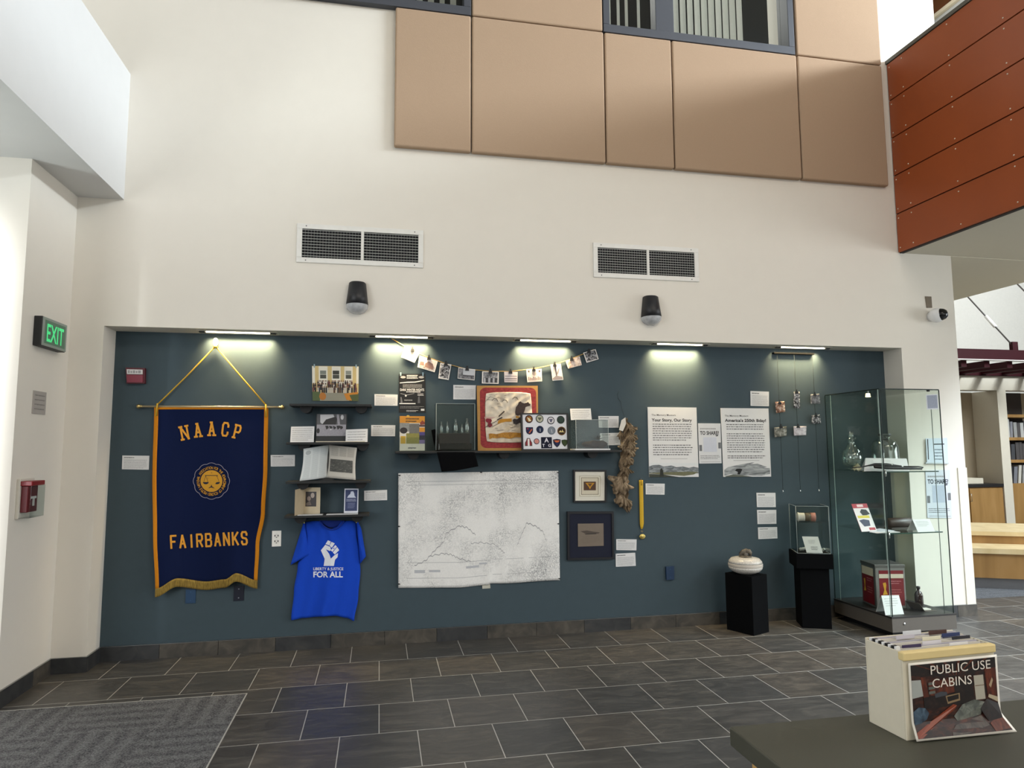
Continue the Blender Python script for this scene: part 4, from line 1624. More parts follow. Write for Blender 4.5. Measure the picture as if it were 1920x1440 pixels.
# ---- black event poster, brochure
def Z7(x, y):
    return (730 + x * 0.14586, 690 + y * 0.14586)


Q = Quad([Z7(122, 76), Z7(462, 76), Z7(468, 575), Z7(122, 572)], -0.005)
t = thing('event_poster', 'black event poster with white lettering taped up above the orange brochure', 'poster', Q(0.5, 1))
b = MB()
b.slab(Q, 0.003, M('101012', 0.4))
PWH = M('DADADA', 0.6)
for u in (0.16, 0.85):
    b.uvell(Q, u, 0.085, 0.1, 0.032, M('A2A2A2', 0.6))
b.lines(Q, 0.3, 0.72, 0.02, 0.13, 3, PWH, 0.9, seed=3, ragged=0)
b.uv(Q, [(0.04, 0.225), (0.3, 0.205), (0.6, 0.2), (0.95, 0.16), (0.95, 0.175), (0.62, 0.225), (0.3, 0.23), (0.04, 0.245)], PWH)
b.lines(Q, 0.15, 0.88, 0.265, 0.36, 3, M('A9A9A9', 0.6), 0.8, seed=4)
b.text(Q, 'DARK WINTER NIGHTS', 0.05, 0.44, 0.019, PWH, 0.03, width=Q.w * 0.9)
b.lines(Q, 0.28, 0.95, 0.44, 0.49, 1, PWH, 0.9, seed=6)
b.uv(Q, [(0.06, 0.5), (0.3, 0.54), (0.58, 0.5), (0.58, 0.51), (0.3, 0.555), (0.06, 0.515)], M('9A9A9A', 0.6))
b.lines(Q, 0.7, 0.93, 0.5, 0.57, 2, PWH, 0.8, seed=7)
b.uvell(Q, 0.26, 0.565, 0.035, 0.025, PWH)
b.uv(Q, [(0.06, 0.6), (0.1, 0.6), (0.14, 0.74), (0.07, 0.76)], M('77777A', 0.6))
b.uvrect(Q, 0.02, 0.755, 0.62, 0.782, PWH)
b.uv(Q, [(0.7, 0.76), (0.72, 0.6), (0.77, 0.56), (0.8, 0.75)], M('55565A', 0.6))
b.lines(Q, 0.2, 0.52, 0.65, 0.71, 1, M('9A9A9A', 0.6), 0.9, seed=8)
b.lines(Q, 0.05, 0.95, 0.83, 0.9, 2, M('9A9A9A', 0.6), 0.6, seed=9)
b.uvrect(Q, 0.82, 0.9, 0.95, 0.95, PWH)
b.lines(Q, 0.28, 0.74, 0.93, 0.985, 2, PWH, 0.7, seed=10)
b.build('sheet', t)
for u in (0.07, 0.91):
    b = MB()
    b.uvrect(Q, u - 0.025, -0.04, u + 0.025, 0.05, M('8FA9B5', 0.4), 0.0015)
    b.build('tape', t)

t = thing('brochure_stand', 'clear acrylic stand at the left end of the long shelf', 'stand', Vector((P(774, 843, -0.1).x, -0.1, ZL)))
xa, xb = P(748.5, 843, -0.13).x, P(800, 843, -0.13).x
b = B(((xa, -0.14, ZL), (xb, -0.137, ZL + 0.11), ACRYL), ((xa, -0.14, ZL), (xb, -0.05, ZL + 0.003), ACRYL), ((xa, -0.14, ZL), (xa + 0.003, -0.08, ZL + 0.115), ACRYL), ((xb - 0.003, -0.14, ZL), (xb, -0.08, ZL + 0.115), ACRYL))
b.build('pocket', t)
a, c_ = P(749.5, 780, -0.095), P(796.5, 780.5, -0.095)
Q = Quad(None, pts=[a, c_, Vector((c_.x, -0.125, ZL + 0.004)), Vector((a.x, -0.125, ZL + 0.004))])
b = MB()
b.slab(Q, 0.005, M('DFD8C8', 0.5))
OR = M('D08A1E', 0.5)
b.uvrect(Q, 0, 0, 1, 0.2, OR, 0.0005)
b.uvell(Q, 0.33, 0.0, 0.06, 0.025, M('E0B84A', 0.5), 0.0012)
b.lines(Q, 0.24, 0.78, 0.04, 0.19, 2, M('3A3424', 0.6), 0.8, off=0.0009, seed=3)
b.uvrect(Q, 0, 0.2, 0.38, 0.45, M('8A8A86', 0.6, amp=0.4, scale=90), 0.0005)
b.uvell(Q, 0.16, 0.42, 0.15, 0.09, M('2C2628', 0.6), 0.0009)
b.uvrect(Q, 0.38, 0.22, 0.78, 0.5, M('6E6C68', 0.6, amp=0.5, scale=120), 0.0006)
b.uvrect(Q, 0.26, 0.5, 0.78, 0.8, M('8A8440', 0.6, amp=0.4, scale=120), 0.0006)
b.uvrect(Q, 0.78, 0.25, 1, 0.31, M('5A3A3A', 0.6), 0.0007)
b.uvrect(Q, 0.78, 0.33, 1, 0.46, OR, 0.0007)
b.uvrect(Q, 0.78, 0.46, 1, 0.56, M('4A3F7A', 0.6), 0.0007)
b.uvrect(Q, 0.78, 0.56, 1, 0.69, M('1E1C30', 0.6), 0.0007)
b.uvrect(Q, 0.78, 0.69, 1, 0.8, M('7A6A96', 0.6), 0.0007)
b.uvrect(Q, 0.04, 0.58, 0.24, 0.8, M('C9A032', 0.6, amp=0.3, scale=120), 0.0007)
b.uv(Q, [(0.8, 0.2), (0.9, 0.12), (1, 0.18), (1, 0.24), (0.82, 0.25)], M('8A3A2A', 0.6), 0.0012)
b.lines(Q, 0.34, 0.72, 0.88, 0.97, 1, MIDINK, 0.7, seed=5)
tag(b.build('brochure'), 'orange headed brochure with picture collage standing in the clear acrylic stand', 'brochure')

# ---- black cloth under the acrylic case
b = MB()
clx = [Z7(612, 1085), Z7(1098, 1085), Z7(1145, 1262), Z7(850, 1318), Z7(672, 1332)]


def clothf(u, v):
    top_ = Vector(clx[0] + (0,)).lerp(Vector(clx[1] + (0,)), u)
    bt = [Vector(clx[4] + (0,)), Vector(clx[3] + (0,)), Vector(clx[2] + (0,))]
    bo = bt[0].lerp(bt[1], u / 0.4) if u < 0.4 else bt[1].lerp(bt[2], (u - 0.4) / 0.6)
    if v < 0.3:
        q = P(top_.x, top_.y, -0.205)
        return Vector((q.x, -0.03 - 0.175 * v / 0.3, ZL + 0.0035))
    k = (v - 0.3) / 0.7
    q = top_.lerp(bo, k)
    r_ = P(q.x, q.y, -0.206 - 0.006 * math.sin(u * 6) * k)
    r_.z = min(r_.z, ZL + 0.0035)
    return r_


b.sheet(clothf, 14, 20, M('08080A', 0.95, amp=0.2, spec=0.1), 0.0025, back=Vector((0, 0.8, -0.6)))
t_o = tag(b.build('black_cloth'), 'black cloth hanging crookedly over the front of the long shelf', 'cloth')
Q = Quad([Z7(540, 797), Z7(598, 783), Z7(672, 1052), Z7(590, 1058)], -0.02)
Q = Quad(None, pts=[Q(0, 0), Q(1, 0), Vector((Q(1, 1).x, -0.02, ZL)), Vector((Q(0, 1).x, -0.02, ZL))])
b = MB()
b.slab(Q, 0.008, MATBLACK)
tag(b.build('black_card'), 'tilted black board standing behind the bottle case, left edge showing', 'board')

# ---- acrylic case with bottles


def acrylic_case(label, x0, x1, y0, y1, z0, z1, base=None):
    t = thing('acrylic_case', label, 'display case', ((x0 + x1) / 2, (y0 + y1) / 2, z0), group='clear acrylic cases on the long shelf')
    th = 0.004
    b = B(((x0, y0, z0), (x1, y0 + th, z1), ACRYL), ((x0, y1 - th, z0), (x1, y1, z1), ACRYL), ((x0, y0, z0), (x0 + th, y1, z1), ACRYL), ((x1 - th, y0, z0), (x1, y1, z1), ACRYL), ((x0, y0, z1 - th), (x1, y1, z1), ACRYL))
    b.build('cover', t)
    ed = M('C9D2D0', 0.2, spec=0.8)
    b = MB()
    for x in (x0, x1):
        b.tube([(x, y0, z0), (x, y0, z1)], 0.0015, ed, 6)
    b.tube([(x0, y0, z1), (x1, y0, z1)], 0.0012, ed, 6)
    b.build('polished_edges', t)
    if base:
        B(((x0 - 0.012, y0 - 0.012, z0), (x1 + 0.012, y1, z0 + 0.012), base)).build('base', t, 0.001)
    return t


xa, xb = P(817.5, 840, -0.18).x, P(890, 840, -0.18).x
zc = ZL + 0.0065
acrylic_case('tall clear acrylic case over small glass bottles on the long shelf', xa, xb, -0.185, -0.03, zc, P(850, 757, -0.18).z)
xw0, xw1 = P(824, 830, -0.13).x, P(881, 830, -0.13).x
zw = zc + 0.135
b = B(((xw0, -0.15, zc), (xw1, -0.06, zw), mottled('dark_wood', [(0.3, '17110D'), (0.6, '281E16'), (0.8, '34291E')], 14, 5, 1, (1, 1, 8))))
tag(b.build('wooden_block', bevel=0.003), 'dark wooden block inside the tall acrylic case with bottles on top', 'block')
xw0g, xw1g = P(822, 834, -0.165).x, P(884, 834, -0.165).x
b = B(((xw0g, -0.178, zc), (xw1g, -0.154, zc + 0.055), glass('8A8468', 1.6, 0.05, 'amber_glass')))
tag(b.build('glass_dish', bevel=0.006), 'low amber glass dish before the wooden block in the acrylic case', 'dish')
for px, hpx, w_, lab in ((667, 690, 26, 'leftmost clear bottle on the wooden block'), (745, 690, 22, 'second clear bottle from the left on the wooden block'), (850, 655, 36, 'widest clear bottle, in the middle of the wooden block'),
                         (932, 722, 24, 'shortest clear bottle, second from right on the wooden block'), (996, 648, 34, 'tallest slender clear bottle at the right end of the wooden block')):
    x = P(*Z7(px, 840), -0.105).x
    h = P(*Z7(px, hpx), -0.105).z - zw
    r = w_ * 0.14586 * 0.0044 * 0.95
    b = MB()
    b.lathe([(0.0, 0.0), (r * 0.9, 0.0), (r, 0.006), (r, h * 0.58), (r * 0.85, h * 0.68), (r * 0.42, h * 0.78), (r * 0.38, h * 0.93), (r * 0.52, h * 0.94), (r * 0.52, h), (r * 0.3, h), (r * 0.3, h * 0.8), (r * 0.75, h * 0.66), (r * 0.9, h * 0.56), (r * 0.88, 0.012), (0.0, 0.01)], (x, -0.105, zw), BOTTLE, 16)
    tag(b.build('glass_bottle'), lab, 'bottle', 'small clear bottles in the acrylic case')


# ---- painted cloth in red border
def Z8(x, y):
    return (880 + x * 0.16667, 690 + y * 0.16667)


a, c_ = P(*Z8(85, 198), -0.03), P(*Z8(770, 200), -0.03)
Q = Quad(None, pts=[a, c_, Vector((P(*Z8(778, 915), -0.045).x, -0.045, ZL)), Vector((P(*Z8(97, 920), -0.045).x, -0.045, ZL))])
t = thing('painted_cloth', 'cream cloth painted with a dark bear, red and tan border, standing on the long shelf', 'artwork', Q(0.5, 1))
b = MB()
b.slab(Q, 0.012, M('B98A4C', 0.8, amp=0.12, scale=40))
b.build('board', t)
RED = mottled('brushed_red_paint', [(0.3, '7E2428'), (0.55, '9C2E30'), (0.8, 'B24A40')], 40, 5, 0.5, (1, 1, 2), 0.7)


def rr(u0, v0, u1, v1, ru, rv, n=6):
    pts = []
    for cx, cy, a0 in ((u1 - ru, v0 + rv, -PI / 2), (u1 - ru, v1 - rv, 0), (u0 + ru, v1 - rv, PI / 2), (u0 + ru, v0 + rv, PI)):
        for k in range(n + 1):
            an = a0 + PI / 2 * k / n
            pts.append((cx + ru * math.cos(an), cy + rv * math.sin(an)))
    return pts


b = MB()
b.uv(Q, rr(0.045, 0.03, 0.97, 0.96, 0.1, 0.08), RED, 0.0008)
b.build('painted_border', t)
CLO = mottled('cream_cloth', [(0.3, 'BFB09A'), (0.5, 'D9CCB8'), (0.7, 'E6DCCA')], 8, 5, 1.5, rough=0.9)
b = MB()


def cl(u, v):
    # rounded cloth with creases running out from its tied centre
    U = (u - 0.5) * 2
    V = (v - 0.5) * 2
    k = 1 - 0.06 * (abs(U) ** 3 * abs(V) ** 3)
    U *= k
    V *= k
    ang = math.atan2(V - 0.1, U)
    d = math.hypot(U, V)
    z = 0.004 + 0.0022 * math.sin(ang * 17) * min(1, d) + 0.0016 * math.sin(U * 11 + V * 17)
    return Q(0.51 + U * 0.385, 0.49 + V * 0.39, z + 0.0012)


b.sheet(cl, 44, 44, CLO, 0.0025)
OFFC = 0.0105
BEAR = mottled('bear_paint', [(0.3, '241714'), (0.6, '3A2620'), (0.8, '4E342A')], 70, 4, 1)


def zq(pts, m_, off=OFFC):
    out = []
    for x, y in pts:
        u = (x - 88) / 688
        v = (y - 199) / 720
        out.append((u, v))
    b.uv(Q, out, m_, off)


zq([(510, 500), (520, 440), (545, 410), (552, 385), (575, 375), (590, 390), (615, 398), (650, 390), (658, 378), (668, 395), (685, 408), (682, 425), (650, 432), (630, 440), (622, 470), (610, 500), (590, 520), (540, 535), (515, 525)], BEAR)
zq([(482, 580), (500, 568), (530, 575), (575, 545), (600, 540), (600, 620), (560, 615), (520, 635), (490, 625)], M('2A2226', 0.8))
zq([(518, 535), (555, 545), (560, 560), (520, 560)], M('C08A2A', 0.8))
zq([(210, 735), (230, 730), (300, 738), (370, 722), (450, 718), (600, 728), (600, 778), (520, 772), (440, 790), (360, 775), (300, 785), (250, 780), (215, 795)], mottled('ochre_paint', [(0.3, '8A5A14'), (0.55, 'B07A1E'), (0.8, 'C9983C')], 50, 4, 1))
zq([(318, 590), (350, 572), (470, 565), (470, 600), (400, 602), (345, 615), (310, 630)], M('B9832A', 0.8, amp=0.2))
zq([(175, 575), (200, 563), (235, 568), (248, 590), (235, 612), (255, 640), (225, 665), (195, 650), (205, 615), (180, 600)], M('7E2030', 0.8, amp=0.2))
zq([(165, 548), (290, 552), (230, 570), (165, 565)], M('C9A49A', 0.8))
for x0, y0, x1, y1, w_ in ((320, 540, 385, 480, 9), (300, 580, 360, 548, 9), (160, 665, 300, 590, 4), (240, 660, 340, 610, 3)):
    zq([(x0, y0), (x1, y1), (x1 + w_, y1 + w_), (x0 + w_, y0 + w_)], M('3A2E2C', 0.8))
R = random.Random(9)
for k in range(26):
    x, y = R.uniform(170, 420), R.uniform(300, 470)
    if k > 15:
        x, y = R.uniform(250, 560), R.uniform(620, 700)
    L = R.uniform(30, 90)
    an = R.uniform(-0.9, 0.5) if k <= 15 else R.uniform(-0.4, 0.2)
    zq([(x, y), (x + L * math.cos(an), y + L * math.sin(an)), (x + L * math.cos(an), y + L * math.sin(an) + 3), (x, y + 4)], M('8A8078', 0.8), OFFC + 0.0003 * (k % 4))
for x, y in ((250, 365), (360, 380), (480, 350)):
    zq([(x, y), (x + 25, y - 25), (x + 55, y - 18), (x + 70, y + 12), (x + 66, y + 14), (x + 50, y - 12), (x + 27, y - 19), (x + 4, y + 4)], M('5A504A', 0.8))
b.build('cloth_panel', t)

# ---- framed patches
y_f = -0.13
a, c_ = P(*Z8(575, 508), y_f + 0.03), P(*Z8(1108, 510), y_f + 0.03)
Q = Quad(None, pts=[a, c_, Vector((P(*Z8(1122, 905), y_f).x, y_f, ZL)), Vector((P(*Z8(588, 915), y_f).x, y_f, ZL))])
t = thing('patch_frame', 'black framed display of thirteen embroidered patches on the long shelf', 'frame', Q(0.5, 1))
b = MB()
fw, fh = 0.035, 0.035
for r_ in ((0, 0, 1, fh), (0, 1 - fh, 1, 1), (0, fh, fw, 1 - fh), (1 - fw, fh, 1, 1 - fh)):
    b.prism([Q(r_[0], r_[1], 0.01), Q(r_[2], r_[1], 0.01), Q(r_[2], r_[3], 0.01), Q(r_[0], r_[3], 0.01)], -Q.n * 0.02, BLACK)
b.build('frame', t, 0.001)
b = MB()
b.prism([Q(fw, fh, 0.001), Q(1 - fw, fh, 0.001), Q(1 - fw, 1 - fh, 0.001), Q(fw, 1 - fh, 0.001)], -Q.n * 0.01, M('E2E2E6', 0.85, amp=0.04, scale=60))
b.build('backing', t)


def fq(x, y):
    return ((x - 581) / 533, (y - 509) / 401)


def patch(shape, x, y, r, cols, deco=None):
    b = MB()
    u, v = fq(x, y)
    ru, rv = r / 533, r / 401

    def out(k):
        if shape == 'round':
            return [(u + ru * k * math.cos(2 * PI * i / 24), v + rv * k * math.sin(2 * PI * i / 24)) for i in range(24)]
        if shape == 'square':
            return [(u - ru * k, v - rv * k), (u + ru * k, v - rv * k), (u + ru * k, v + rv * k), (u - ru * k, v + rv * k)]
        if shape == 'shield':
            return [(u + ru * k * a_, v + rv * k * c_) for a_, c_ in ((-1, -0.8), (-0.5, -0.9), (0, -0.98), (0.5, -0.9), (1, -0.8), (0.92, 0), (0.6, 0.6), (0, 1.15), (-0.6, 0.6), (-0.92, 0))]
        if shape == 'cup':
            return [(u + ru * k * a_, v + rv * k * c_) for a_, c_ in ((-1, -1), (1, -1), (1, 0.1), (0.75, 0.7), (0, 1.05), (-0.75, 0.7), (-1, 0.1))]
        return [(u + ru * k * a_, v + rv * k * c_) for a_, c_ in ((-1, 1), (-0.95, 0.1), (-0.6, -0.5), (-0.4, -1.1), (0.4, -1.1), (0.6, -0.5), (0.95, 0.1), (1, 1))]
    b.prism([Q(p_[0], p_[1], 0.004) for p_ in out(1)], -Q.n * 0.003, M(cols[0], 0.9, amp=0.15, scale=200))
    if len(cols) > 1:
        b.uv(Q, out(0.8), M(cols[1], 0.9, amp=0.15, scale=200), 0.0045)
    if deco:
        for pts, m_ in deco:
            b.uv(Q, [(u + ru * a_, v + rv * c_) for a_, c_ in pts], M(m_, 0.9), 0.005)
    return b.build('patch', t), u, v


patch('round', 673, 573, 43, ('2A1A1E', '7E4A1E'), [([(-0.5, -0.5), (0.2, -0.1), (0.6, 0.5), (-0.1, 0.6)], 'E2D6B0'), ([(0.1, -0.6), (0.5, -0.3), (0.2, 0)], 'C9982A')])
patch('round', 792, 570, 43, ('3A4238', 'B9B6A0'), [([(-0.6, -0.3), (0.6, -0.3), (0.2, 0.2), (0, 0.5), (-0.2, 0.2)], '5A5E4A')])
patch('round', 918, 588, 41, ('14142A', 'D6D2D2'), [([(-0.5, -0.35), (0.5, -0.35), (0, 0.6)], '2A2A55'), ([(-0.2, -0.2), (0.2, -0.2), (0, 0.2)], 'C9C6C6')])
patch('round', 1030, 580, 43, ('23302A', '33423A'))
patch('cup', 675, 700, 39, ('14162E', '23254A'), [([(-0.3, 0.6), (0.6, -0.6), (0.75, -0.3), (0, 0.7)], 'C9683A'), ([(-0.7, -0.7), (-0.3, -0.7), (-0.3, -0.4), (-0.7, -0.4)], '9A2A3A')])
patch('round', 792, 686, 40, ('0E1530', '1E2A48'), [([(-0.05, -0.3), (0.08, -0.3), (0.1, 0.6), (-0.02, 0.6)], 'D6D6DA')])
patch('round', 922, 697, 44, ('6E7680', '7E8690'), [([(-0.1, -0.3), (0.0, -0.3), (0.15, 0.6), (0.05, 0.6)], 'E2E2E4')])
patch('round', 1035, 702, 47, ('6A4A1E', '2A1712'), [([(-0.7, 0.3), (-0.3, -0.2), (0, 0.2), (0.2, -0.4), (0.4, 0.1), (0.7, 0.3)], 'E0CC8A')])
patch('dome', 660, 822, 40, ('4A4030', '8A2E3A'), [([(-0.25, -0.9), (0.25, -0.9), (0.25, 1), (-0.25, 1)], 'E6E2DC')])
patch('round', 750, 813, 31, ('14143A', 'C98A80'))
o_, u_, v_ = patch('square', 861, 828, 60, ('0D1128',))
b = MB()
for ch, cx, cy, hh_ in (('A', 861, 824, 0.036), ('T', 826, 873, 0.024), ('G', 893, 873, 0.024)):
    uu, vv = fq(cx, cy)
    b.text(Q, ch, uu, vv, hh_, M('E6E2EA', 0.8), 0.02, off=0.0055, align='C')
b.build('letters', o_, label='white letters A T G')
patch('shield', 978, 830, 43, ('15182C', '1E2244'), [([(-0.8, -0.6), (0.8, -0.6), (0.3, -0.1), (-0.3, -0.1)], 'C9683A'), ([(-0.3, -0.1), (0.3, -0.1), (0.1, 0.8), (-0.1, 0.8)], '2A2A50')])
patch('shield', 1066, 830, 36, ('26321E', '3A4628'))

# caption cards around the long shelf
card('caption_card', 'square white caption card between the black poster and the painted cloth', [(850, 721.7), (892.3, 722.4), (891.9, 749), (850, 748.8)], rows=8, seed=21)
card('caption_card', 'white caption card on the wall behind the small acrylic case, upper of two', [(1122, 780), (1160, 780), (1160, 802), (1123, 801.7)], seed=23)
card('caption_card', 'white caption card on the wall behind the small acrylic case, lower of two', [(1125, 812.5), (1162.5, 811.3), (1163.3, 834.2), (1125.3, 835.3)], seed=24)

# small acrylic case with a dark relic
xa, xb = P(1080, 835, -0.18).x, P(1140.5, 835, -0.18).x
z1 = P(1100, 787, -0.17).z
acrylic_case('small clear acrylic case on a white base at the right of the long shelf', xa, xb, -0.185, -0.04, ZL + 0.0, z1, PAPER)
b = MB()
R = random.Random(4)
xr0, xr1 = P(1091, 830, -0.1).x, P(1137, 830, -0.1).x


def relic(u, v):
    a_ = 2 * PI * v
    rr_ = 1 + 0.12 * math.sin(u * 17 + 3 * math.cos(a_)) + 0.08 * math.sin(a_ * 4 + u * 9)
    e = max(0.02, math.sin(PI * min(max(u, 0.02), 0.98)) ** 0.35)
    return Vector((xr0 + (xr1 - xr0) * u, -0.11 - 0.04 * math.cos(a_) * rr_ * e, ZL + 0.013 + 0.036 + 0.034 * math.sin(a_) * rr_ * e * (0.75 + 0.35 * u)))


vs, fs = [], []
nu, nv = 22, 18
for i in range(nu + 1):
    for j in range(nv):
        vs.append(relic(i / nu, j / nv))
for i in range(nu):
    for j in range(nv):
        fs.append((i * nv + j, i * nv + (j + 1) % nv, (i + 1) * nv + (j + 1) % nv, (i + 1) * nv + j))
fs.append(tuple(range(nv)))
fs.append(tuple(nu * nv + j for j in range(nv))[::-1])
b.add(vs, fs, mottled('dark_relic', [(0.3, '120E0D'), (0.55, '261C18'), (0.8, '3A2C25')], 40, 6, 1, rough=0.8, bump=0.6), True)
tag(b.build('relic_lump'), 'rough dark brown lump inside the small acrylic case', 'relic')
c0 = Vector(((xr0 + xr1) / 2 + 0.03, -0.11, ZL + 0.088))
t = thing('leaf_cluster', 'dried dark leaf cluster on the brown lump in the small acrylic case', 'leaf', c0 - Vector((0, 0, 0.01)))
for k in range(7):
    an = 2 * PI * k / 7
    d = Vector((math.cos(an), 0.5 * math.sin(an), 0.25 + 0.5 * (k % 2)))
    n = Vector((-math.sin(an), 0.5 * math.cos(an), 0))
    b = MB()
    b.prism([c0, c0 + d * 0.02 + n * 0.012, c0 + d * 0.05, c0 + d * 0.02 - n * 0.012], (0, 0, 0.0015), M('2C2A20', 0.8))
    b.build('leaf', t)
a, c_ = P(*Z8(1133, 457), -0.075), P(*Z8(1365, 455), -0.075)
Q = Quad(None, pts=[a, c_, Vector((P(*Z8(1378, 582), -0.1).x, -0.1, z1)), Vector((P(*Z8(1143, 582), -0.1).x, -0.1, z1))])
b = MB()
b.slab(Q, 0.003, PAPER)
b.lines(Q, 0.08, 0.92, 0.1, 0.9, 5, GREYINK, 0.5, seed=31)
tag(b.build('caption_card'), 'white caption card standing on top of the small acrylic case', 'card', 'white caption cards')


# ---- gathered hide strip
def Z2b(x, y):
    return (1050 + x * 0.2154, 760 + y * 0.2154)


HIDE = mottled('crinkled_hide', [(0.3, '4A3C2C'), (0.5, '7A6850'), (0.7, 'A6937A')], 30, 6, 1.0, (1, 1, 0.5), 0.8, 0.4)
t = thing('hide_strip', 'gathered brown hide strip hanging in ruffles right of the long shelf', 'hide', P(*Z2b(570, 110), -0.03))
spine = [(572, 112), (586, 160), (594, 240), (590, 310), (580, 380), (566, 450), (560, 540), (550, 620), (540, 700), (540, 770), (560, 850), (594, 918)]
HWID = [0.008, 0.05, 0.055, 0.06, 0.058, 0.05, 0.046, 0.044, 0.05, 0.055, 0.05, 0.008]


def along(tab, v):
    k = v * (len(tab) - 1)
    i = min(int(k), len(tab) - 2)
    return tab[i] + (tab[i + 1] - tab[i]) * (k - i)


SPX, SPY = [q[0] for q in spine], [q[1] for q in spine]


def hide(u, v):
    U = (u - 0.5) * 2
    c_ = P(*Z2b(along(SPX, v), along(SPY, v)), -0.035)
    wv = along(HWID, v) * (1 + 0.14 * math.sin(v * 47 + 2.2 * U) + 0.1 * math.sin(v * 23 - U))
    pl = 0.016 * math.sin(v * 58 + 5 * U * abs(U) + 1.5 * math.sin(v * 11))
    return c_ + Vector((wv * U, 0.012 * U * U - 0.012 - pl - 0.006 * math.sin(U * 9 + v * 31), 0.02 * abs(U) * -1 + 0.008 * math.sin(U * 5 + v * 40)))


b = MB()
b.sheet(hide, 14, 120, HIDE, 0.004)
b.build('body', t)
# loose flaps thrown left and right along the strip: centre, direction (0 = down, + = right), spread, length
RUF = [(596, 205, 0.75, 0.7, 0.075), (602, 270, 0.65, 0.7, 0.08), (598, 335, 0.5, 0.8, 0.08), (590, 395, 0.9, 0.7, 0.085), (560, 360, -0.6, 0.7, 0.06),
       (575, 470, 0.5, 0.8, 0.08), (556, 540, -0.4, 0.7, 0.06), (572, 560, 0.4, 0.6, 0.075), (545, 650, -0.9, 0.8, 0.12), (530, 700, -0.75, 0.7, 0.1), (552, 690, 0.2, 0.9, 0.1),
       (550, 790, -0.35, 0.7, 0.1), (562, 820, 0.2, 0.8, 0.09), (530, 235, -0.15, 0.5, 0.08)]
for k, (x, y, dr, spd, ln) in enumerate(RUF):
    c0 = P(*Z2b(x, y - 25), -0.05 - 0.004 * (k % 3))

    def rf(u, v, c0=c0, dr=dr, spd=spd, ln=ln, k=k):
        a_ = dr + (u - 0.5) * 2 * spd
        r_ = ln * (0.12 + 0.88 * v) * (1 + 0.14 * math.sin(u * 9 + k * 1.7) * v)
        return c0 + Vector((r_ * math.sin(a_), -0.014 * math.sin(PI * v * 0.8) - 0.008 * v * math.sin(u * 26 + k), -r_ * math.cos(a_)))
    b = MB()
    b.sheet(rf, 26, 7, HIDE, 0.002)
    b.build('ruffle', t)
for pts in ([(570, 105), (535, 130), (514, 215), (548, 225), (575, 160)],):
    b = MB()
    q = [P(*Z2b(*p_), -0.085) for p_ in pts]
    b.prism(q, (0, 0.003, 0), M('DCD6CA', 0.8))
    b.build('pale_flap', t, label='pale inner flap at the top')
b = MB()
b.tube([P(*Z2b(515, -120), -0.006), P(*Z2b(500, -100), -0.006), P(*Z2b(505, -60), -0.006), P(*Z2b(530, -30), -0.006), P(*Z2b(535, 20), -0.006), P(*Z2b(560, 100), -0.03)], 0.0012, M('2A3233', 0.7), 6)
b.build('hanging_string', t)

# ---- printed map
t = thing('wall_map', 'large creased black and white survey map pinned below the long shelf', 'map', P(898, 1095, -0.01))
TLx, TRx, BRx, BLx = (746.8, 887.3), (1046.8, 882.8), (1050, 1088), (746.8, 1102.4)
MBOT = [(0, 1102.4), (0.36, 1101.8), (0.55, 1097), (0.57, 1094), (0.62, 1094), (1, 1088)]


def mapf(u, v, off=0.0):
    tx = TLx[0] + (TRx[0] - TLx[0]) * u
    ty = TLx[1] + (TRx[1] - TLx[1]) * u
    bx = BLx[0] + (BRx[0] - BLx[0]) * u
    by = interp(MBOT, u)
    y = -0.012 - off
    # pinned at corners and mid sides, so the sheet bellies between the pins
    y -= 0.012 * abs(math.sin(PI * v * 2)) * (1 - min(1, u * 5)) ** 2
    y -= 0.008 * math.exp(-((u - 0.6 + 0.04 * v) / 0.028) ** 2) * max(0, v - 0.45) * 1.8
    y -= 0.006 * math.exp(-((u - 0.66) / 0.02) ** 2) * max(0, v - 0.5) * 1.8
    y -= 0.005 * math.exp(-((u - 0.87 + 0.1 * v) / 0.03) ** 2)
    y -= 0.003 * math.sin(u * 14 + v * 3) + 0.002 * math.sin(u * 5 - v * 9)
    y -= 0.004 * math.exp(-((u - 0.32 + 0.12 * v) / 0.03) ** 2) * (1 - v)
    return P(tx + (bx - tx) * v, ty + (by - ty) * v, y)


b = MB()
b.sheet(mapf, 72, 40, map_material(), 0.0015)
RIV = M('A2A2A4', 0.8)
R = random.Random(12)
for path, wd in (([(0.1, 0.8), (0.17, 0.76), (0.22, 0.68), (0.28, 0.6), (0.3, 0.52), (0.38, 0.46), (0.43, 0.48), (0.48, 0.55)], 0.009), ([(0.45, 0.62), (0.52, 0.62), (0.6, 0.65), (0.64, 0.7), (0.66, 0.73)], 0.006),
                 ([(0.2, 0.72), (0.28, 0.7), (0.33, 0.71), (0.37, 0.74), (0.45, 0.78)], 0.007), ([(0.74, 0.65), (0.77, 0.55), (0.8, 0.46), (0.86, 0.5), (0.9, 0.55), (0.92, 0.64)], 0.009)):
    for (u0, v0), (u1, v1) in zip(path, path[1:]):
        pu, pv = [], []
        n = 6
        for k in range(n):
            a_, c_ = k / n, (k + 1) / n
            j0, j1 = 0.008 * math.sin(k * 2.1), 0.008 * math.sin((k + 1) * 2.1)
            q0 = (u0 + (u1 - u0) * a_, v0 + (v1 - v0) * a_ + j0)
            q1 = (u0 + (u1 - u0) * c_, v0 + (v1 - v0) * c_ + j1)
            b.poly([mapf(q0[0], q0[1], 0.001), mapf(q1[0], q1[1], 0.001), mapf(q1[0], q1[1] + wd, 0.001), mapf(q0[0], q0[1] + wd, 0.001)], RIV)
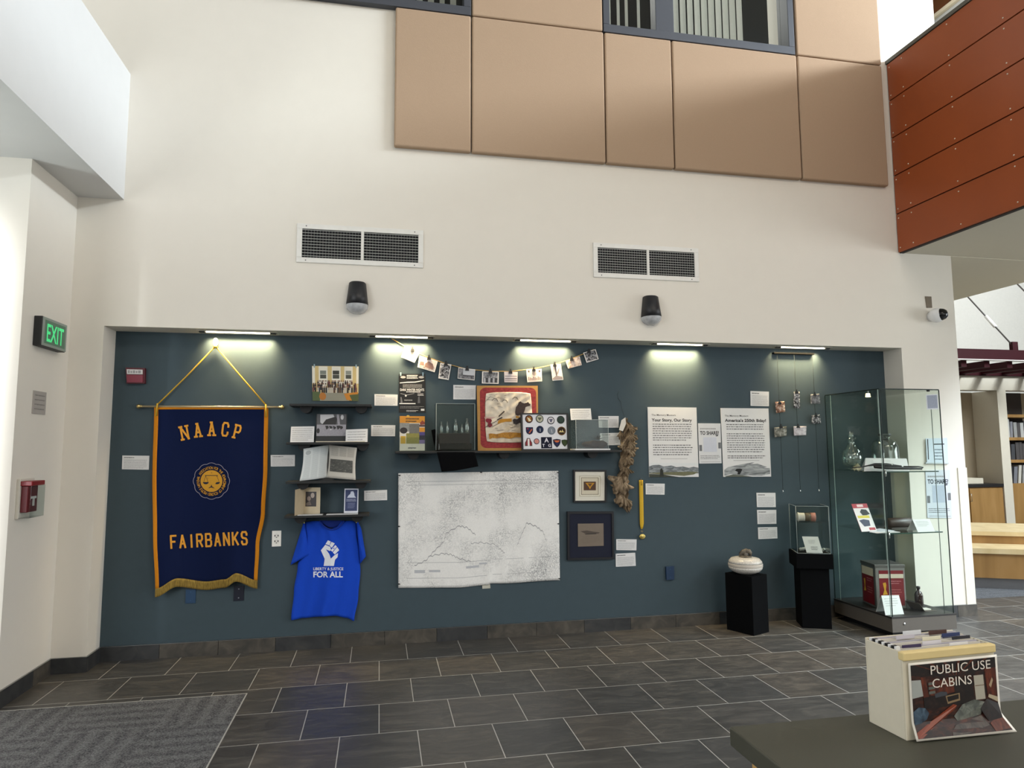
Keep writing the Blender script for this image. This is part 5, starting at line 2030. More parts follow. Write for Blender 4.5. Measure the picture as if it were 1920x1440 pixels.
for v in (0.075, 0.105, 0.78, 0.915):
    for k in range(20):
        u0, u1 = 0.05 + k * 0.045, 0.05 + (k + 1) * 0.045
        b.poly([mapf(u0, v, 0.001), mapf(u1, v, 0.001), mapf(u1, v + 0.003, 0.001), mapf(u0, v + 0.003, 0.001)], M('A2A2A4', 0.8))
for u0, v0, u1, v1 in ((0.1, 0.845, 0.165, 0.872), (0.19, 0.845, 0.26, 0.865), (0.42, 0.82, 0.5, 0.84), (0.5, 0.8, 0.55, 0.815)):
    b.poly([mapf(u0, v0, 0.001), mapf(u1, v0, 0.001), mapf(u1, v1, 0.001), mapf(u0, v1, 0.001)], M('B9BBC0', 0.8))
b.build('sheet', t)
Q = Quad([(904, 1096), (919, 1095), (919.5, 1103), (904.5, 1104)], -0.006)
b = MB()
b.slab(Q, 0.003, M('BFBDB0', 0.7))
b.build('hem_tab', t)
for px in ((749, 891.5), (902, 885.5), (748, 987), (1047, 982), (748, 1095), (1049, 1085), (1046, 886)):
    q = P(px[0], px[1], -0.03)
    b = MB()
    b.tube([q + Vector((0, 0.028, 0)), q, q + Vector((0, -0.004, 0))], [0.0015, 0.0025, 0.006], BLACK, 8)
    b.tube([q + Vector((-0.01, -0.002, 0.001)), q + Vector((0.01, -0.002, -0.001))], 0.0028, BLACK, 6)
    tag(b.build('push_pin'), {749: 'black pin at the top left corner of the large map', 902: 'black pin at the middle of the map top edge', 748: 'black pin halfway down the left edge of the map', 1047: 'black pin halfway down the right edge of the map', 1049: 'black pin at the bottom right corner of the map', 1046: 'black pin at the top right corner of the map'}[px[0]] if px != (748, 1095) else 'black pin at the bottom left corner of the map', 'pin', 'pins holding the map')


# ---- framed pictures
def frame(name, label, q, fcol, fw, th, cat='picture frame'):
    Q = Quad(q, -th)
    t = thing(name, label, cat, Q(0.5, 1))
    b = MB()
    fh = fw * Q.w / Q.h
    for r_ in ((0, 0, 1, fh), (0, 1 - fh, 1, 1), (0, fh, fw, 1 - fh), (1 - fw, fh, 1, 1 - fh)):
        b.prism([Q(r_[0], r_[1]), Q(r_[2], r_[1]), Q(r_[2], r_[3]), Q(r_[0], r_[3])], (0, th, 0), fcol)
    b.build('frame', t, 0.001)
    return t, Q, fw, fh


t, Q, fw, fh = frame('picture_frame', 'black frame with white mat around a small gold picture, right of the map', [Z2b(117, 562), Z2b(405, 563), Z2b(404, 844), Z2b(119, 846)], BLACK, 0.05, 0.02)
b = MB()
b.prism([Q(fw, fh, -0.006), Q(1 - fw, fh, -0.006), Q(1 - fw, 1 - fh, -0.006), Q(fw, 1 - fh, -0.006)], (0, 0.01, 0), M('DAD6C8', 0.8))
for a_, m_ in ((0.18, 'B7AF9A'), (0.2, 'E2DDCC'), (0.235, '5E4E30'), (0.25, 'CFC6B0')):
    b.uvrect(Q, a_, a_, 1 - a_, 1 - a_, M(m_, 0.7), -0.006 + 0.0005 + a_ * 0.004)
b.build('mat_board', t)
b = MB()
b.uvrect(Q, 0.31, 0.36, 0.68, 0.63, M('4A2C14', 0.5), -0.0038)
b.uv(Q, [(0.36, 0.4), (0.64, 0.4), (0.54, 0.52), (0.5, 0.6), (0.46, 0.52)], M('B9862A', 0.4, metal=0.5), -0.0034)
b.uv(Q, [(0.43, 0.42), (0.57, 0.42), (0.5, 0.52)], M('5E3A14', 0.5), -0.003)
b.build('picture', t)
t, Q, fw, fh = frame('picture_frame', 'dark navy frame holding a bronze plate, below the small gold picture', [Z2b(65, 926), Z2b(467, 925), Z2b(474, 1340), Z2b(66, 1350)], M('0C0E16', 0.5), 0.045, 0.025)
b = MB()
b.prism([Q(fw, fh, -0.008), Q(1 - fw, fh, -0.008), Q(1 - fw, 1 - fh, -0.008), Q(fw, 1 - fh, -0.008)], (0, 0.012, 0), M('11162A', 0.9, amp=0.1, scale=120))
b.build('backing', t)
b = MB()
PL = [Q(0.222, 0.25, -0.003), Q(0.776, 0.247, -0.003), Q(0.775, 0.715, -0.003), Q(0.225, 0.725, -0.003)]
b.prism(PL, (0, 0.005, 0), M('75695C', 0.55, amp=0.1, scale=20))
q2 = Quad(None, pts=PL)
b.uv(q2, [(0.1, 0.33), (0.35, 0.3), (0.6, 0.36), (0.85, 0.4), (0.8, 0.45), (0.5, 0.46), (0.25, 0.42)], M('4A4038', 0.5), 0.0006)
b.uv(q2, [(0.25, 0.44), (0.7, 0.43), (0.72, 0.47), (0.3, 0.48)], M('2E2824', 0.5), 0.0009)
b.lines(q2, 0.15, 0.85, 0.55, 0.85, 4, M('6A5E52', 0.5), 0.4, seed=3)
b.build('bronze_plate', t)
card('caption_card', 'white caption card right of the navy frame, upper of the pair', [(1155.5, 1011), (1193.7, 1011.4), (1193.2, 1032), (1155.5, 1031.4)], seed=41)
card('caption_card', 'white caption card right of the navy frame, lower tilted one of the pair', [(1154.2, 1038.3), (1191, 1036.4), (1192.2, 1061), (1154.9, 1062.8)], rows=7, seed=42)
card('caption_card', 'white caption card below the left white poster, right of the yellow medal ribbon', [(1210.5, 906.5), (1246.4, 906.9), (1246, 927.6), (1210.9, 927)], seed=43)

# ---- medal
t = thing('medal', 'gold medal hanging on a yellow ribbon below the left white poster', 'medal', P(1202, 900, -0.01))
RIB = M('C9A21C', 0.7, amp=0.08, scale=120)
b = MB()
b.sheet(lambda u, v: P(1198.2 + 7.4 * u + 1.8 * v + (1.6 - 3.6 * u) * max(0, v - 0.9) * 10, 900 + 90 * v + (1 if u > 0.5 else 2) * v, -0.012 - 0.004 * math.sin(u * PI)), 6, 20, RIB, 0.003)
b.build('ribbon', t)
b = MB()
b.sheet(lambda u, v: P(1202 + 2.4 * u, 900 + 10 * v, -0.018), 3, 3, M('B08C16', 0.7), 0.002)
b.build('ribbon_fold', t)
q = P(1203.8, 996, -0.015)
b = MB()
b.tube([q + Vector((0.008 * math.cos(2 * PI * k / 12), 0, 0.008 * math.sin(2 * PI * k / 12))) for k in range(13)], 0.0015, BRASS, 6)
b.tube([P(1203.8, 990, -0.015), q + Vector((0, 0, 0.008))], 0.001, BRASS, 6)
b.build('ring', t)
b = MB()
q = P(1204.2, 1006, -0.014)
b.lathe([(0.0, 0.008), (0.014, 0.007), (0.02, 0.005), (0.026, 0.006), (0.028, 0.0), (0.0, 0.0)], q, M('C9B46A', 0.3, metal=1.0, amp=0.3, scale=200), 24, RY @ Matrix.Diagonal((1, 0.8, 1)))
b.build('disc', t)
b = MB()
b.tube([P(1201.5, 897, -0.002), P(1201.5, 899.5, -0.016)], 0.003, STEEL, 8)
tag(b.build('nail'), 'small nail holding the yellow medal ribbon', 'nail')


# ---- posters
def Z3b(x, y):
    return (1200 + x * 0.15276, 720 + y * 0.15276)


def mountains(b, Q, kind):
    o = 0.0006
    if kind == 0:
        b.uv(Q, [(0.0, 0.85), (0.08, 0.83), (0.2, 0.825), (0.3, 0.85), (0.45, 0.835), (0.55, 0.86), (0.68, 0.85), (0.8, 0.87), (0.9, 0.855), (1, 0.87), (1, 0.95), (0, 0.95)], mottled('poster_mountains', [(0.3, '4A5054'), (0.5, '6E7478'), (0.75, 'A9B0B4')], 18, 5, 0.8, (1, 1, 3)), o)
        b.uvrect(Q, 0.0, 0.8, 1, 0.835, M('D6D9DA', 0.8, amp=0.05, scale=20), o - 0.0002)
        b.uv(Q, [(0.0, 0.94), (0.4, 0.93), (0.8, 0.925), (1, 0.93), (0.9, 0.965), (0.7, 0.985), (0.4, 0.97), (0, 0.95)], M('6A6A50', 0.8, amp=0.3, scale=40), o + 0.0003)
        b.uv(Q, [(0, 0.955), (0.3, 0.965), (0.5, 0.99), (0.6, 1), (0, 1)], M('3A3E36', 0.8, amp=0.3, scale=40), o + 0.0003)
        b.uv(Q, [(0.21, 0.99), (0.22, 0.9), (0.25, 0.87), (0.28, 0.91), (0.29, 0.99)], M('22261F', 0.8), o + 0.0006)
    else:
        b.uv(Q, [(0.02, 0.9), (0.1, 0.86), (0.3, 0.83), (0.6, 0.795), (0.66, 0.795), (0.55, 0.82), (0.72, 0.81), (0.8, 0.83), (0.92, 0.86), (0.85, 0.875), (0.98, 0.875), (0.98, 0.96), (0.8, 0.985), (0.4, 0.98), (0.15, 0.96), (0.02, 0.985)], mottled('poster_rocks', [(0.3, '55595C'), (0.5, '8E9294'), (0.75, 'B9BCBD')], 14, 5, 1.2, (0.6, 1, 3)), o)
        b.uv(Q, [(0.24, 0.91), (0.28, 0.885), (0.34, 0.882), (0.4, 0.89), (0.37, 0.93), (0.34, 0.965), (0.29, 0.965), (0.3, 0.93)], M('131416', 0.8), o + 0.0005)
        b.uv(Q, [(0.04, 0.99), (0.2, 0.965), (0.4, 0.98), (0.6, 1), (0.04, 1)], M('5E6258', 0.8), o + 0.0004)


t = thing('info_poster', 'white poster headed Your Story, Our Story with mountains at its foot', 'poster', Quad([Z3b(93, 283), Z3b(693, 289), Z3b(721, 1140), Z3b(113, 1143)], -0.006)(0.5, 1), group='white museum posters')
Q = Quad([Z3b(93, 283), Z3b(693, 289), Z3b(721, 1140), Z3b(113, 1143)], -0.006)
b = MB()
b.slab(Q, 0.005, PAPER)
b.text(Q, 'The Memory Museum', 0.075, 0.125, 0.0155, INK, 0.004, width=Q.w * 0.49)
b.text(Q, 'Your Story, Our Story', 0.075, 0.205, 0.026, INK, 0.03, width=Q.w * 0.82)
b.lines(Q, 0.09, 0.9, 0.23, 0.49, 8, MIDINK, 0.62, seed=51)
b.lines(Q, 0.09, 0.9, 0.53, 0.7, 5, MIDINK, 0.62, seed=52)
b.uvrect(Q, 0.24, 0.738, 0.78, 0.742, MIDINK)
mountains(b, Q, 0)
b.build('sheet', t)
Q = Quad([Z3b(990, 295), Z3b(1577, 300), Z3b(1610, 1137), Z3b(1025, 1140)], -0.006)
t = thing('info_poster', "white poster headed America's 250th Bday! with grey rocks at its foot", 'poster', Q(0.5, 1), group='white museum posters')
b = MB()
b.slab(Q, 0.005, PAPER)
b.text(Q, 'The Memory Museum', 0.075, 0.125, 0.0155, INK, 0.004, width=Q.w * 0.49)
b.text(Q, "America's 250th Bday!", 0.075, 0.2, 0.026, INK, 0.03, width=Q.w * 0.86)
b.lines(Q, 0.1, 0.9, 0.225, 0.325, 3, MIDINK, 0.62, seed=53)
b.lines(Q, 0.1, 0.9, 0.36, 0.655, 9, MIDINK, 0.62, seed=54)
b.lines(Q, 0.1, 0.9, 0.685, 0.74, 2, INK, 0.7, seed=55)
b.uvrect(Q, 0.22, 0.762, 0.76, 0.766, MIDINK)
mountains(b, Q, 1)
b.build('sheet', t)


def share(b, Q, ink=INK):
    b.lines(Q, 0.08, 0.88, 0.1, 0.165, 1, GREYINK, 0.9, seed=61)
    b.text(Q, 'TO SHARE?', 0.07, 0.285, 0.03 * Q.w / 0.2, ink, 0.03, width=Q.w * 0.84)
    b.uv(Q, [(0.74, 0.31), (0.86, 0.29), (0.88, 0.315), (0.8, 0.325)], ink)
    for u0, v0 in ((0.02, 0.54), (0.87, 0.48)):
        b.uvrect(Q, u0, v0, u0 + 0.12, v0 + 0.15, M('6A6C70', 0.7), 0.0006)
    b.lines(Q, 0.06, 0.94, 0.79, 0.9, 3, MIDINK, 0.6, seed=62)
    b.uvrect(Q, 0.08, 0.955, 0.95, 0.965, GREYINK)


Q = Quad([Z3b(713, 482), Z3b(988, 484), Z3b(1002, 973), Z3b(728, 977)], -0.006)
b = MB()
b.slab(Q, 0.004, M('D3D4D6', 0.7, amp=0.05, scale=25))
b.uvrect(Q, 0.2, 0.35, 0.8, 0.71, M('C4C8D4', 0.8), 0.0005)
share(b, Q)
tag(b.build('share_flyer'), 'grey TO SHARE? flyer between the two white posters', 'flyer')
card('caption_card', 'white caption card at the upper right corner of the right white poster', [(1407.1, 733.1), (1441.7, 734.4), (1441.8, 761.7), (1407.5, 760.9)], rows=7, seed=71)
card('caption_card', 'topmost of three stacked white caption cards above the curling stone', [(1418.4, 924), (1454, 924), (1454.7, 950.9), (1419.6, 950.9)], rows=7, seed=72)
card('caption_card', 'middle of three stacked white caption cards above the curling stone', [(1419.6, 956.2), (1455.5, 956), (1455.8, 982.2), (1420.7, 982.7)], rows=7, seed=73)
card('caption_card', 'lowest of three stacked white caption cards above the curling stone', [(1421.3, 988.9), (1457.1, 988.2), (1457.8, 1009.5), (1422.2, 1010.9)], rows=6, seed=74)


# ---- hanging wires with photographs
def Z4b(x, y):
    return (1400 + x * 0.19436, 640 + y * 0.19436)


ra, rb = P(*Z4b(262, 112), -0.03), P(*Z4b(650, 118), -0.03)
t = thing('hanging_rail', 'black rail under the niche ceiling carrying three photograph wires', 'rail', (ra + rb) / 2)
b = MB()
b.box((ra.x, -0.035, ra.z - 0.008), (rb.x, 0.0, ra.z + 0.008), M('060607', 0.9, spec=0.05))
b.build('rail', t, 0.002)
XS = [P(1458.5, 700, -0.03).x, P(1490.5, 700, -0.03).x, P(1524.8, 700, -0.03).x]
zb_ = P(1502, 920, -0.03).z
for x, w_ in zip(XS, ('left', 'middle', 'right')):
    t = thing('photo_wire', '%s of the three thin wires hanging from the black rail' % w_, 'wire', Vector((x, -0.03, ra.z - 0.008)), group='photograph wires')
    b = MB()
    b.tube([(x, -0.03, ra.z - 0.008), (x, -0.03, zb_)], 0.0013, M('121718', 0.8, spec=0.1), 6)
    b.build('wire', t)
    b = MB()
    b.lathe([(0.0, -0.014), (0.004, -0.012), (0.0055, -0.004), (0.003, 0.008), (0.0, 0.01)], (x, -0.03, zb_), CHROME, 10)
    b.build('weight', t)
MOTB = mottled('brown_snapshot', [(0.35, '4A2A1E'), (0.5, 'A8795E'), (0.65, 'E2D6C8')], 45, 4, 0.8)
HANG = [([(275, 585), (365, 578), (375, 680), (288, 692)], (322, 590), MOTB, 'brown toned snapshot, upper one on the left wire'),
        ([(455, 485), (513, 488), (517, 652), (455, 640)], (485, 488), BWB, 'narrow upright snapshot at the top of the middle wire'),
        ([(616, 512), (702, 506), (716, 602), (622, 604)], (660, 512), BWC, 'dark grey snapshot at the top of the right wire'),
        ([(628, 715), (705, 705), (720, 790), (632, 796)], (672, 715), BWB, 'snapshot halfway down the right wire'),
        ([(266, 832), (386, 820), (388, 912), (272, 926)], (335, 822), mottled('olive_snapshot', [(0.35, '4A4A40'), (0.5, '77756A'), (0.65, 'A9A79E')], 40, 4, 0.8), 'olive grey landscape snapshot, lower one on the left wire'),
        ([(453, 820), (577, 818), (577, 906), (460, 910)], (500, 820), mottled('pale_snapshot', [(0.3, 'A49AA0'), (0.5, 'CFC8CC'), (0.7, 'E6E2E4')], 40, 4, 0.8), 'pale snapshot, lower one on the middle wire')]
for q, cp, m_, lab in HANG:
    Q = Quad([Z4b(*a_) for a_ in q], -0.036)
    t = thing('photo_print', lab, 'photograph', Q(0.5, 0.5), group='snapshots on the wires')
    b = MB()
    b.sheet(lambda u, v: Q(u, v, 0.006 * math.sin(PI * u) - 0.004 * v), 8, 8, m_, 0.0015)
    b.build('print', t)
    clip(t, P(*Z4b(*cp), -0.05), 0.95)

# ---- pedestal with curling stone
pL, pF, pR = Vector((2.906, -0.171, 0)), Vector((3.012, -0.409, 0)), Vector((3.188, -0.317, 0))
e1 = (pF - pL)
e2 = Vector((-e1.y, e1.x, 0)).normalized()
if e2.dot(pR - pF) < 0:
    e2 = -e2
HP = 0.47
d2 = 0.21
b = MB()
pf = pF + Vector((0.005, 0.005, 0))
b.prism([pL, pf, pf + e2 * d2, pL + e2 * d2], (0, 0, HP), MATBLACK)
o = tag(b.build('pedestal', bevel=0.003), 'low black pedestal under the curling stone', 'pedestal', 'black display pedestals')
pc = (pL + pf) / 2 + e2 * d2 / 2
GRAN = mottled('speckled_granite', [(0.35, '9A9690'), (0.5, 'C9C5BE'), (0.65, 'E6E3DE')], 260, 3, 0, rough=0.25)
t = thing('curling_stone', 'speckled grey curling stone resting on the low black pedestal', 'curling stone', pc + Vector((0, 0, HP)))
b = MB()
b.lathe([(0.0, 0.0), (0.06, 0.0), (0.075, 0.004), (0.115, 0.022), (0.136, 0.045), (0.139, 0.062)], pc + Vector((0, 0, HP)), GRAN, 40)
b.lathe([(0.139, 0.088), (0.134, 0.106), (0.115, 0.127), (0.075, 0.136), (0.0, 0.137)], pc + Vector((0, 0, HP)), GRAN, 40)
b.build('body', t)
b = MB()
b.lathe([(0.139, 0.062), (0.1405, 0.066), (0.1405, 0.084), (0.139, 0.088)], pc + Vector((0, 0, HP)), M('C4BCB2', 0.8, amp=0.1, scale=200), 40)
b.build('striking_band', t)
hb = pc + Vector((0, 0, HP + 0.137))
b = MB()
HD = mottled('worn_handle', [(0.3, '2E2A26'), (0.55, '5E564C'), (0.8, 'A39A8C')], 30, 4, 1, rough=0.5)
b.lathe([(0.0, 0.0), (0.052, 0.0), (0.05, 0.008), (0.03, 0.012), (0.0, 0.013)], hb, HD, 24)
ax_ = Vector((0.8, -0.35, 0))
b.tube([hb + ax_ * -0.04 + Vector((0, 0, 0.006)), hb + ax_ * -0.036 + Vector((0, 0, 0.024)), hb + ax_ * -0.015 + Vector((0, 0, 0.04)), hb + ax_ * 0.015 + Vector((0, 0, 0.05)), hb + ax_ * 0.04 + Vector((0, 0, 0.048)), hb + ax_ * 0.05 + Vector((0, 0, 0.036)), hb + ax_ * 0.05 + Vector((0, 0, 0.012))], [0.014, 0.02, 0.022, 0.022, 0.02, 0.016, 0.01], HD, 12)
b.tube([hb + Vector((0, 0, 0.005)), hb + ax_ * 0.01 + Vector((0, 0, 0.04))], [0.026, 0.018], HD, 12)
b.build('handle', t, label='dark worn handle')

# ---- pedestal with acrylic box
PH2 = math.radians(-22)
pc2 = Vector((3.705, -0.205, 0))
t = thing('pedestal', 'taller black pedestal with wide top under the acrylic box', 'pedestal', pc2, PH2, 'black display pedestals')
b = local(t)
b.box((-0.118, -0.118, 0), (0.118, 0.118, 0.5), MATBLACK)
b.build('column', t, 0.003)
b = local(t)
b.box((-0.148, -0.148, 0.5), (0.148, 0.148, 0.625), MATBLACK)
b.build('top_block', t, 0.003)
ZP = 0.625
t = thing('acrylic_box', 'clear acrylic box with a card and printed cup on the taller black pedestal', 'display case', pc2 + Vector((0, 0, ZP)), PH2)
hw, hh_ = 0.132, 0.4
th = 0.004
b = local(t)
for lo, hi in (((-hw, -hw, 0), (hw, -hw + th, hh_)), ((-hw, hw - th, 0), (hw, hw, hh_)), ((-hw, -hw, 0), (-hw + th, hw, hh_)), ((hw - th, -hw, 0), (hw, hw, hh_)), ((-hw, -hw, hh_ - th), (hw, hw, hh_))):
    b.box(lo, hi, ACRYL)
b.build('cover', t)
b = local(t)
ed = M('B9C4C2', 0.2, spec=0.8)
for sx in (-1, 1):
    b.tube([(sx * hw, -hw, 0), (sx * hw, -hw, hh_)], 0.0016, ed, 6)
    b.tube([(sx * hw, -hw, hh_), (sx * hw, hw, hh_)], 0.0014, ed, 6)
    b.tube([(sx * hw, -hw, 0.002), (sx * hw, hw, 0.002)], 0.0016, ed, 6)
b.tube([(-hw, -hw, hh_), (hw, -hw, hh_)], 0.0014, ed, 6)
b.tube([(-hw, hw, 0), (-hw, hw, hh_)], 0.0014, ed, 6)
b.tube([(-hw, -hw, 0.002), (hw, -hw, 0.002)], 0.0016, ed, 6)
b.build('polished_edges', t)
b = local(t)
b.box((-hw + th, -0.03, 0.25), (hw - th, hw - th, 0.253), ACRYL)
for sx in (-1, 1):
    b.box((sx * 0.1 - 0.002, -0.02, 0.0), (sx * 0.1 + 0.002, 0.1, 0.25), ACRYL)
b.build('inner_shelf', t)
m2 = WM[t.name]
t3 = thing('printed_cup', 'printed cream cup lying on its side in the upper part of the acrylic box', 'cup', m2 @ Vector((-0.05, 0.03, 0.253)), PH2)
b = local(t3)
RX = Matrix(((0, 0, 1), (0, 1, 0), (-1, 0, 0)))
b.lathe([(0.038, -0.055), (0.037, -0.05), (0.036, -0.01), (0.0365, 0.0)], (0.02, 0, 0.04), M('E2D8CC', 0.4), 24, RX)
b.lathe([(0.0365, 0.0), (0.037, 0.03), (0.0375, 0.05)], (0.02, 0, 0.04), M('6A5A48', 0.4, amp=0.6, scale=60), 24, RX)
b.lathe([(0.0375, 0.05), (0.039, 0.075), (0.039, 0.09), (0.03, 0.092), (0, 0.092)], (0.02, 0, 0.04), M('C9887A', 0.4, amp=0.2, scale=80), 24, RX)
b.build('body', t3)
b = local(t3)
b.lathe([(0.036, -0.056), (0.04, -0.054), (0.0405, -0.049), (0.037, -0.047)], (0.02, 0, 0.04), M('F2EDE4', 0.4), 24, RX)
b.build('rim', t3)
b = MB()
q = [m2 @ Vector(v) for v in ((-0.075, -0.06, 0.135), (0.055, -0.06, 0.135), (0.075, -0.115, 0.005), (-0.055, -0.115, 0.005))]
Q = Quad(None, pts=q)
b.slab(Q, 0.003, PAPER)
b.lines(Q, 0.3, 0.75, 0.2, 0.45, 3, GREYINK, 0.6, seed=81)
b.lines(Q, 0.35, 0.8, 0.6, 0.85, 3, MIDINK, 0.6, seed=82)
tag(b.build('caption_card'), 'white card leaning inside the acrylic box on the taller pedestal', 'card', 'white caption cards')
for lx, lz, s_, lab in ((-0.07, 0.04, 1.0, 'small white figure behind the card in the acrylic box'), (0.09, 0.05, 0.8, 'small white trinket at the right side of the acrylic box')):
    b = MB()
    R = random.Random(int(lx * 100))
    for k in range(3):
        b.lathe([(0.014 * s_ * math.sin(PI * i / 8), -0.014 * s_ * math.cos(PI * i / 8)) for i in range(9)], m2 @ Vector((lx + 0.018 * k * s_, 0.03, 0.014 * s_ + 0.003 * k)), M('E2DED6', 0.4, amp=0.2, scale=80), 10)
    b.tube([m2 @ Vector((lx, 0.03, 0.014)), m2 @ Vector((lx + 0.036 * s_, 0.03, 0.02))], 0.008 * s_, M('E2DED6', 0.4, amp=0.2, scale=80), 8)
    b.box(m2 @ Vector((lx - 0.012, 0.024, 0.0)), m2 @ Vector((lx + 0.03, 0.036, 0.006)), M('C9C4BA', 0.5))
    tag(b.build('trinket'), lab, 'trinket')

# ================================================================== GLASS SHOWCASE
CX0, CX1, CY0, CY1 = 4.055, 4.635, -0.715, -0.03
CZ0, CZ1 = 0.172, 2.005
t = thing('showcase', 'tall frameless glass showcase on a dark grey base at the right end of the niche', 'showcase', ((CX0 + CX1) / 2, (CY0 + CY1) / 2, 0))
BASEM = M('57524C', 0.5, amp=0.08)
B(((CX0 - 0.012, CY0 - 0.012, 0.05), (CX1 + 0.012, CY1, CZ0 - 0.012), BASEM)).build('base', t, 0.002)
B(((CX0 - 0.014, CY0 - 0.014, CZ0 - 0.012), (CX1 + 0.014, CY1, CZ0), M('1E1C1B', 0.5))).build('base_top', t)
B(((CX0 + 0.05, CY0 + 0.06, 0.0), (CX1 - 0.05, CY1 - 0.03, 0.05), BLACK)).build('kick_plinth', t)
b = MB()
b.lathe([(0.0, 0.006), (0.009, 0.005), (0.011, 0.0)], (CX0 + 0.1, CY0 - 0.012, 0.115), CHROME, 14, RY)
b.build('lock', t)
gth = 0.006
CG = glass('F9FCFA', 1.3, 0.01, 'showcase_glass')
for lo, hi, nm in (((CX0, CY0, CZ0), (CX1, CY0 + gth, CZ1), 'front_pane'), ((CX0, CY0 + gth, CZ0), (CX0 + gth, CY1, CZ1), 'side_pane'),
                   ((CX1 - gth, CY0 + gth, CZ0), (CX1, CY1, CZ1), 'side_pane'), ((CX0 + gth, CY1 - gth, CZ0), (CX1 - gth, CY1, CZ1), 'rear_pane'), ((CX0, CY0, CZ1), (CX1, CY1, CZ1 + 0.008), 'top_pane')):
    B((lo, hi, CG)).build(nm, t)
# dark green polished glass edges
EDG = M('1E2A28', 0.2)
EDL = M('A9BDB8', 0.15, spec=0.8)
b = MB()
for x, y in ((CX1, CY0), (CX0, CY1), (CX0 + 0.004, CY0)):
    b.box((x - 0.003, y - 0.003, CZ0), (x + 0.003, y + 0.003, CZ1), EDG)
b.box((CX0, CY0 - 0.002, CZ1), (CX1, CY0 + 0.002, CZ1 + 0.009), EDG)
b.box((CX0 - 0.002, CY0, CZ1), (CX0 + 0.002, CY1, CZ1 + 0.009), EDG)
b.build('glass_edges', t)
b = MB()
for x, y in ((CX0 - 0.004, CY0 + 0.006), (CX0 + 0.012, CY1 - 0.06), (CX1 - 0.03, CY1 - 0.01)):
    b.box((x - 0.002, y - 0.002, CZ0), (x + 0.002, y + 0.002, CZ1), EDL)
b.tube([(CX1 - 0.075, CY0 + 0.012, CZ0), (CX1 - 0.075, CY0 + 0.012, 1.86)], 0.003, M('77827F', 0.3), 6)
b.build('support_rods', t)
ZS1, ZS2 = 1.328, 0.828
for z in (ZS1, ZS2):
    b = MB()
    b.box((CX0 + 0.02, CY0 + 0.02, z - 0.008), (CX1 - 0.035, CY1 - 0.02, z), CG)
    b.box((CX0 + 0.02, CY0 + 0.017, z - 0.008), (CX1 - 0.035, CY0 + 0.02, z), M('2E4A42', 0.2))
    b.build('glass_shelf', t)
for z in (ZS1 - 0.02, ZS2 - 0.02):
    b = MB()
    b.tube([(CX0 + 0.035, CY0 + 0.02, z - 0.02), (CX0 + 0.035, CY0 + 0.02, z + 0.03)], 0.008, CHROME, 10)
    b.build('shelf_clamp', t)
b = MB()
b.lathe([(0.012, 0.0), (0.014, 0.012), (0.0, 0.014)], (CX1 - 0.1, CY0 + 0.004, CZ1 - 0.012), BLACK, 12)
b.build('hinge', t)
# code card left blank
Q = Quad([(1736, 740), (1758, 739), (1760, 767), (1738, 768)], CY0 - 0.002)
b = MB()
b.slab(Q, 0.001, M('C4C8CF', 0.7, amp=0.05))
b.uvrect(Q, 0.08, 0.06, 0.92, 0.92, M('8F96A6', 0.8, amp=0.3, scale=130), 0.0004)
tag(b.build('taped_card'), 'small blue grey card taped inside the upper right corner of the showcase glass', 'card')
# little lamp in the top corner
t = thing('case_lamp', 'small warm lamp glowing near the top of the showcase', 'lamp', (CX0 + 0.02, -0.3, 1.955))
b = MB()
b.lathe([(0.0, 0.03), (0.016, 0.03), (0.02, 0.0), (0.017, 0.0), (0.0, 0.005)], (CX0 + 0.03, -0.55, CZ1 - 0.05), M('FFE9A8', 0.4, amp=0, emit=5.0), 14)
b.build('bulb', t)
B(((CX0 + 0.024, -0.556, CZ1 - 0.02), (CX0 + 0.036, -0.544, CZ1), STEEL)).build('stem', t)

# objects on the upper glass shelf
t = thing('oil_lamp_chimney', 'clear glass lamp with a round bowl at the left of the top showcase shelf', 'lamp glass', (4.19, -0.18, ZS1))
b = MB()
c0 = Vector((4.19, -0.18, ZS1))
FLG = glass('F5F9F7', 2.1, 0.03, 'blown_glass')
b.lathe([(r_ * 1.12, z_ * 1.22) for r_, z_ in [(0.0, 0.015), (0.05, 0.018), (0.075, 0.05), (0.08, 0.09), (0.07, 0.135), (0.04, 0.165), (0.026, 0.19), (0.024, 0.215), (0.036, 0.225), (0.036, 0.232), (0.02, 0.228), (0.022, 0.19), (0.036, 0.16), (0.065, 0.13), (0.075, 0.09), (0.07, 0.053), (0.0, 0.022)]], c0, FLG, 28)
b.lathe([(r_ * 1.12, z_ * 1.22) for r_, z_ in [(0.022, 0.226), (0.018, 0.25), (0.02, 0.275), (0.018, 0.275), (0.016, 0.25), (0.02, 0.226)]], c0, FLG, 20)
b.build('bowl', t)
b = MB()
b.lathe([(0.055, 0.0), (0.06, 0.004), (0.045, 0.014), (0.02, 0.02), (0.0, 0.022)], c0, FLG, 24)
b.build('foot', t)
b = MB()
b.sheet(lambda u, v: c0 + Vector((-0.03 + 0.11 * u, -0.03 - 0.05 * v, 0.001 + 0.05 * math.sin(PI * u) * (1 - v) + 0.006 * math.sin(u * 14 + v * 8))), 16, 8, M('B9AE98', 0.8, amp=0.3, scale=60), 0.002, back=Vector((0, 0, -1)))
tag(b.build('lace_scrap'), 'crumpled pale fabric scrap before the glass lamp on the top showcase shelf', 'fabric')
t = thing('bell_jar', 'clear glass bell jar with a knob on the top showcase shelf', 'jar', (4.475, -0.25, ZS1))
b = MB()
c0 = Vector((4.475, -0.25, ZS1))
JG = glass('EEF3F1', 2.0, 0.03, 'bell_jar_glass')
JS = 1.36
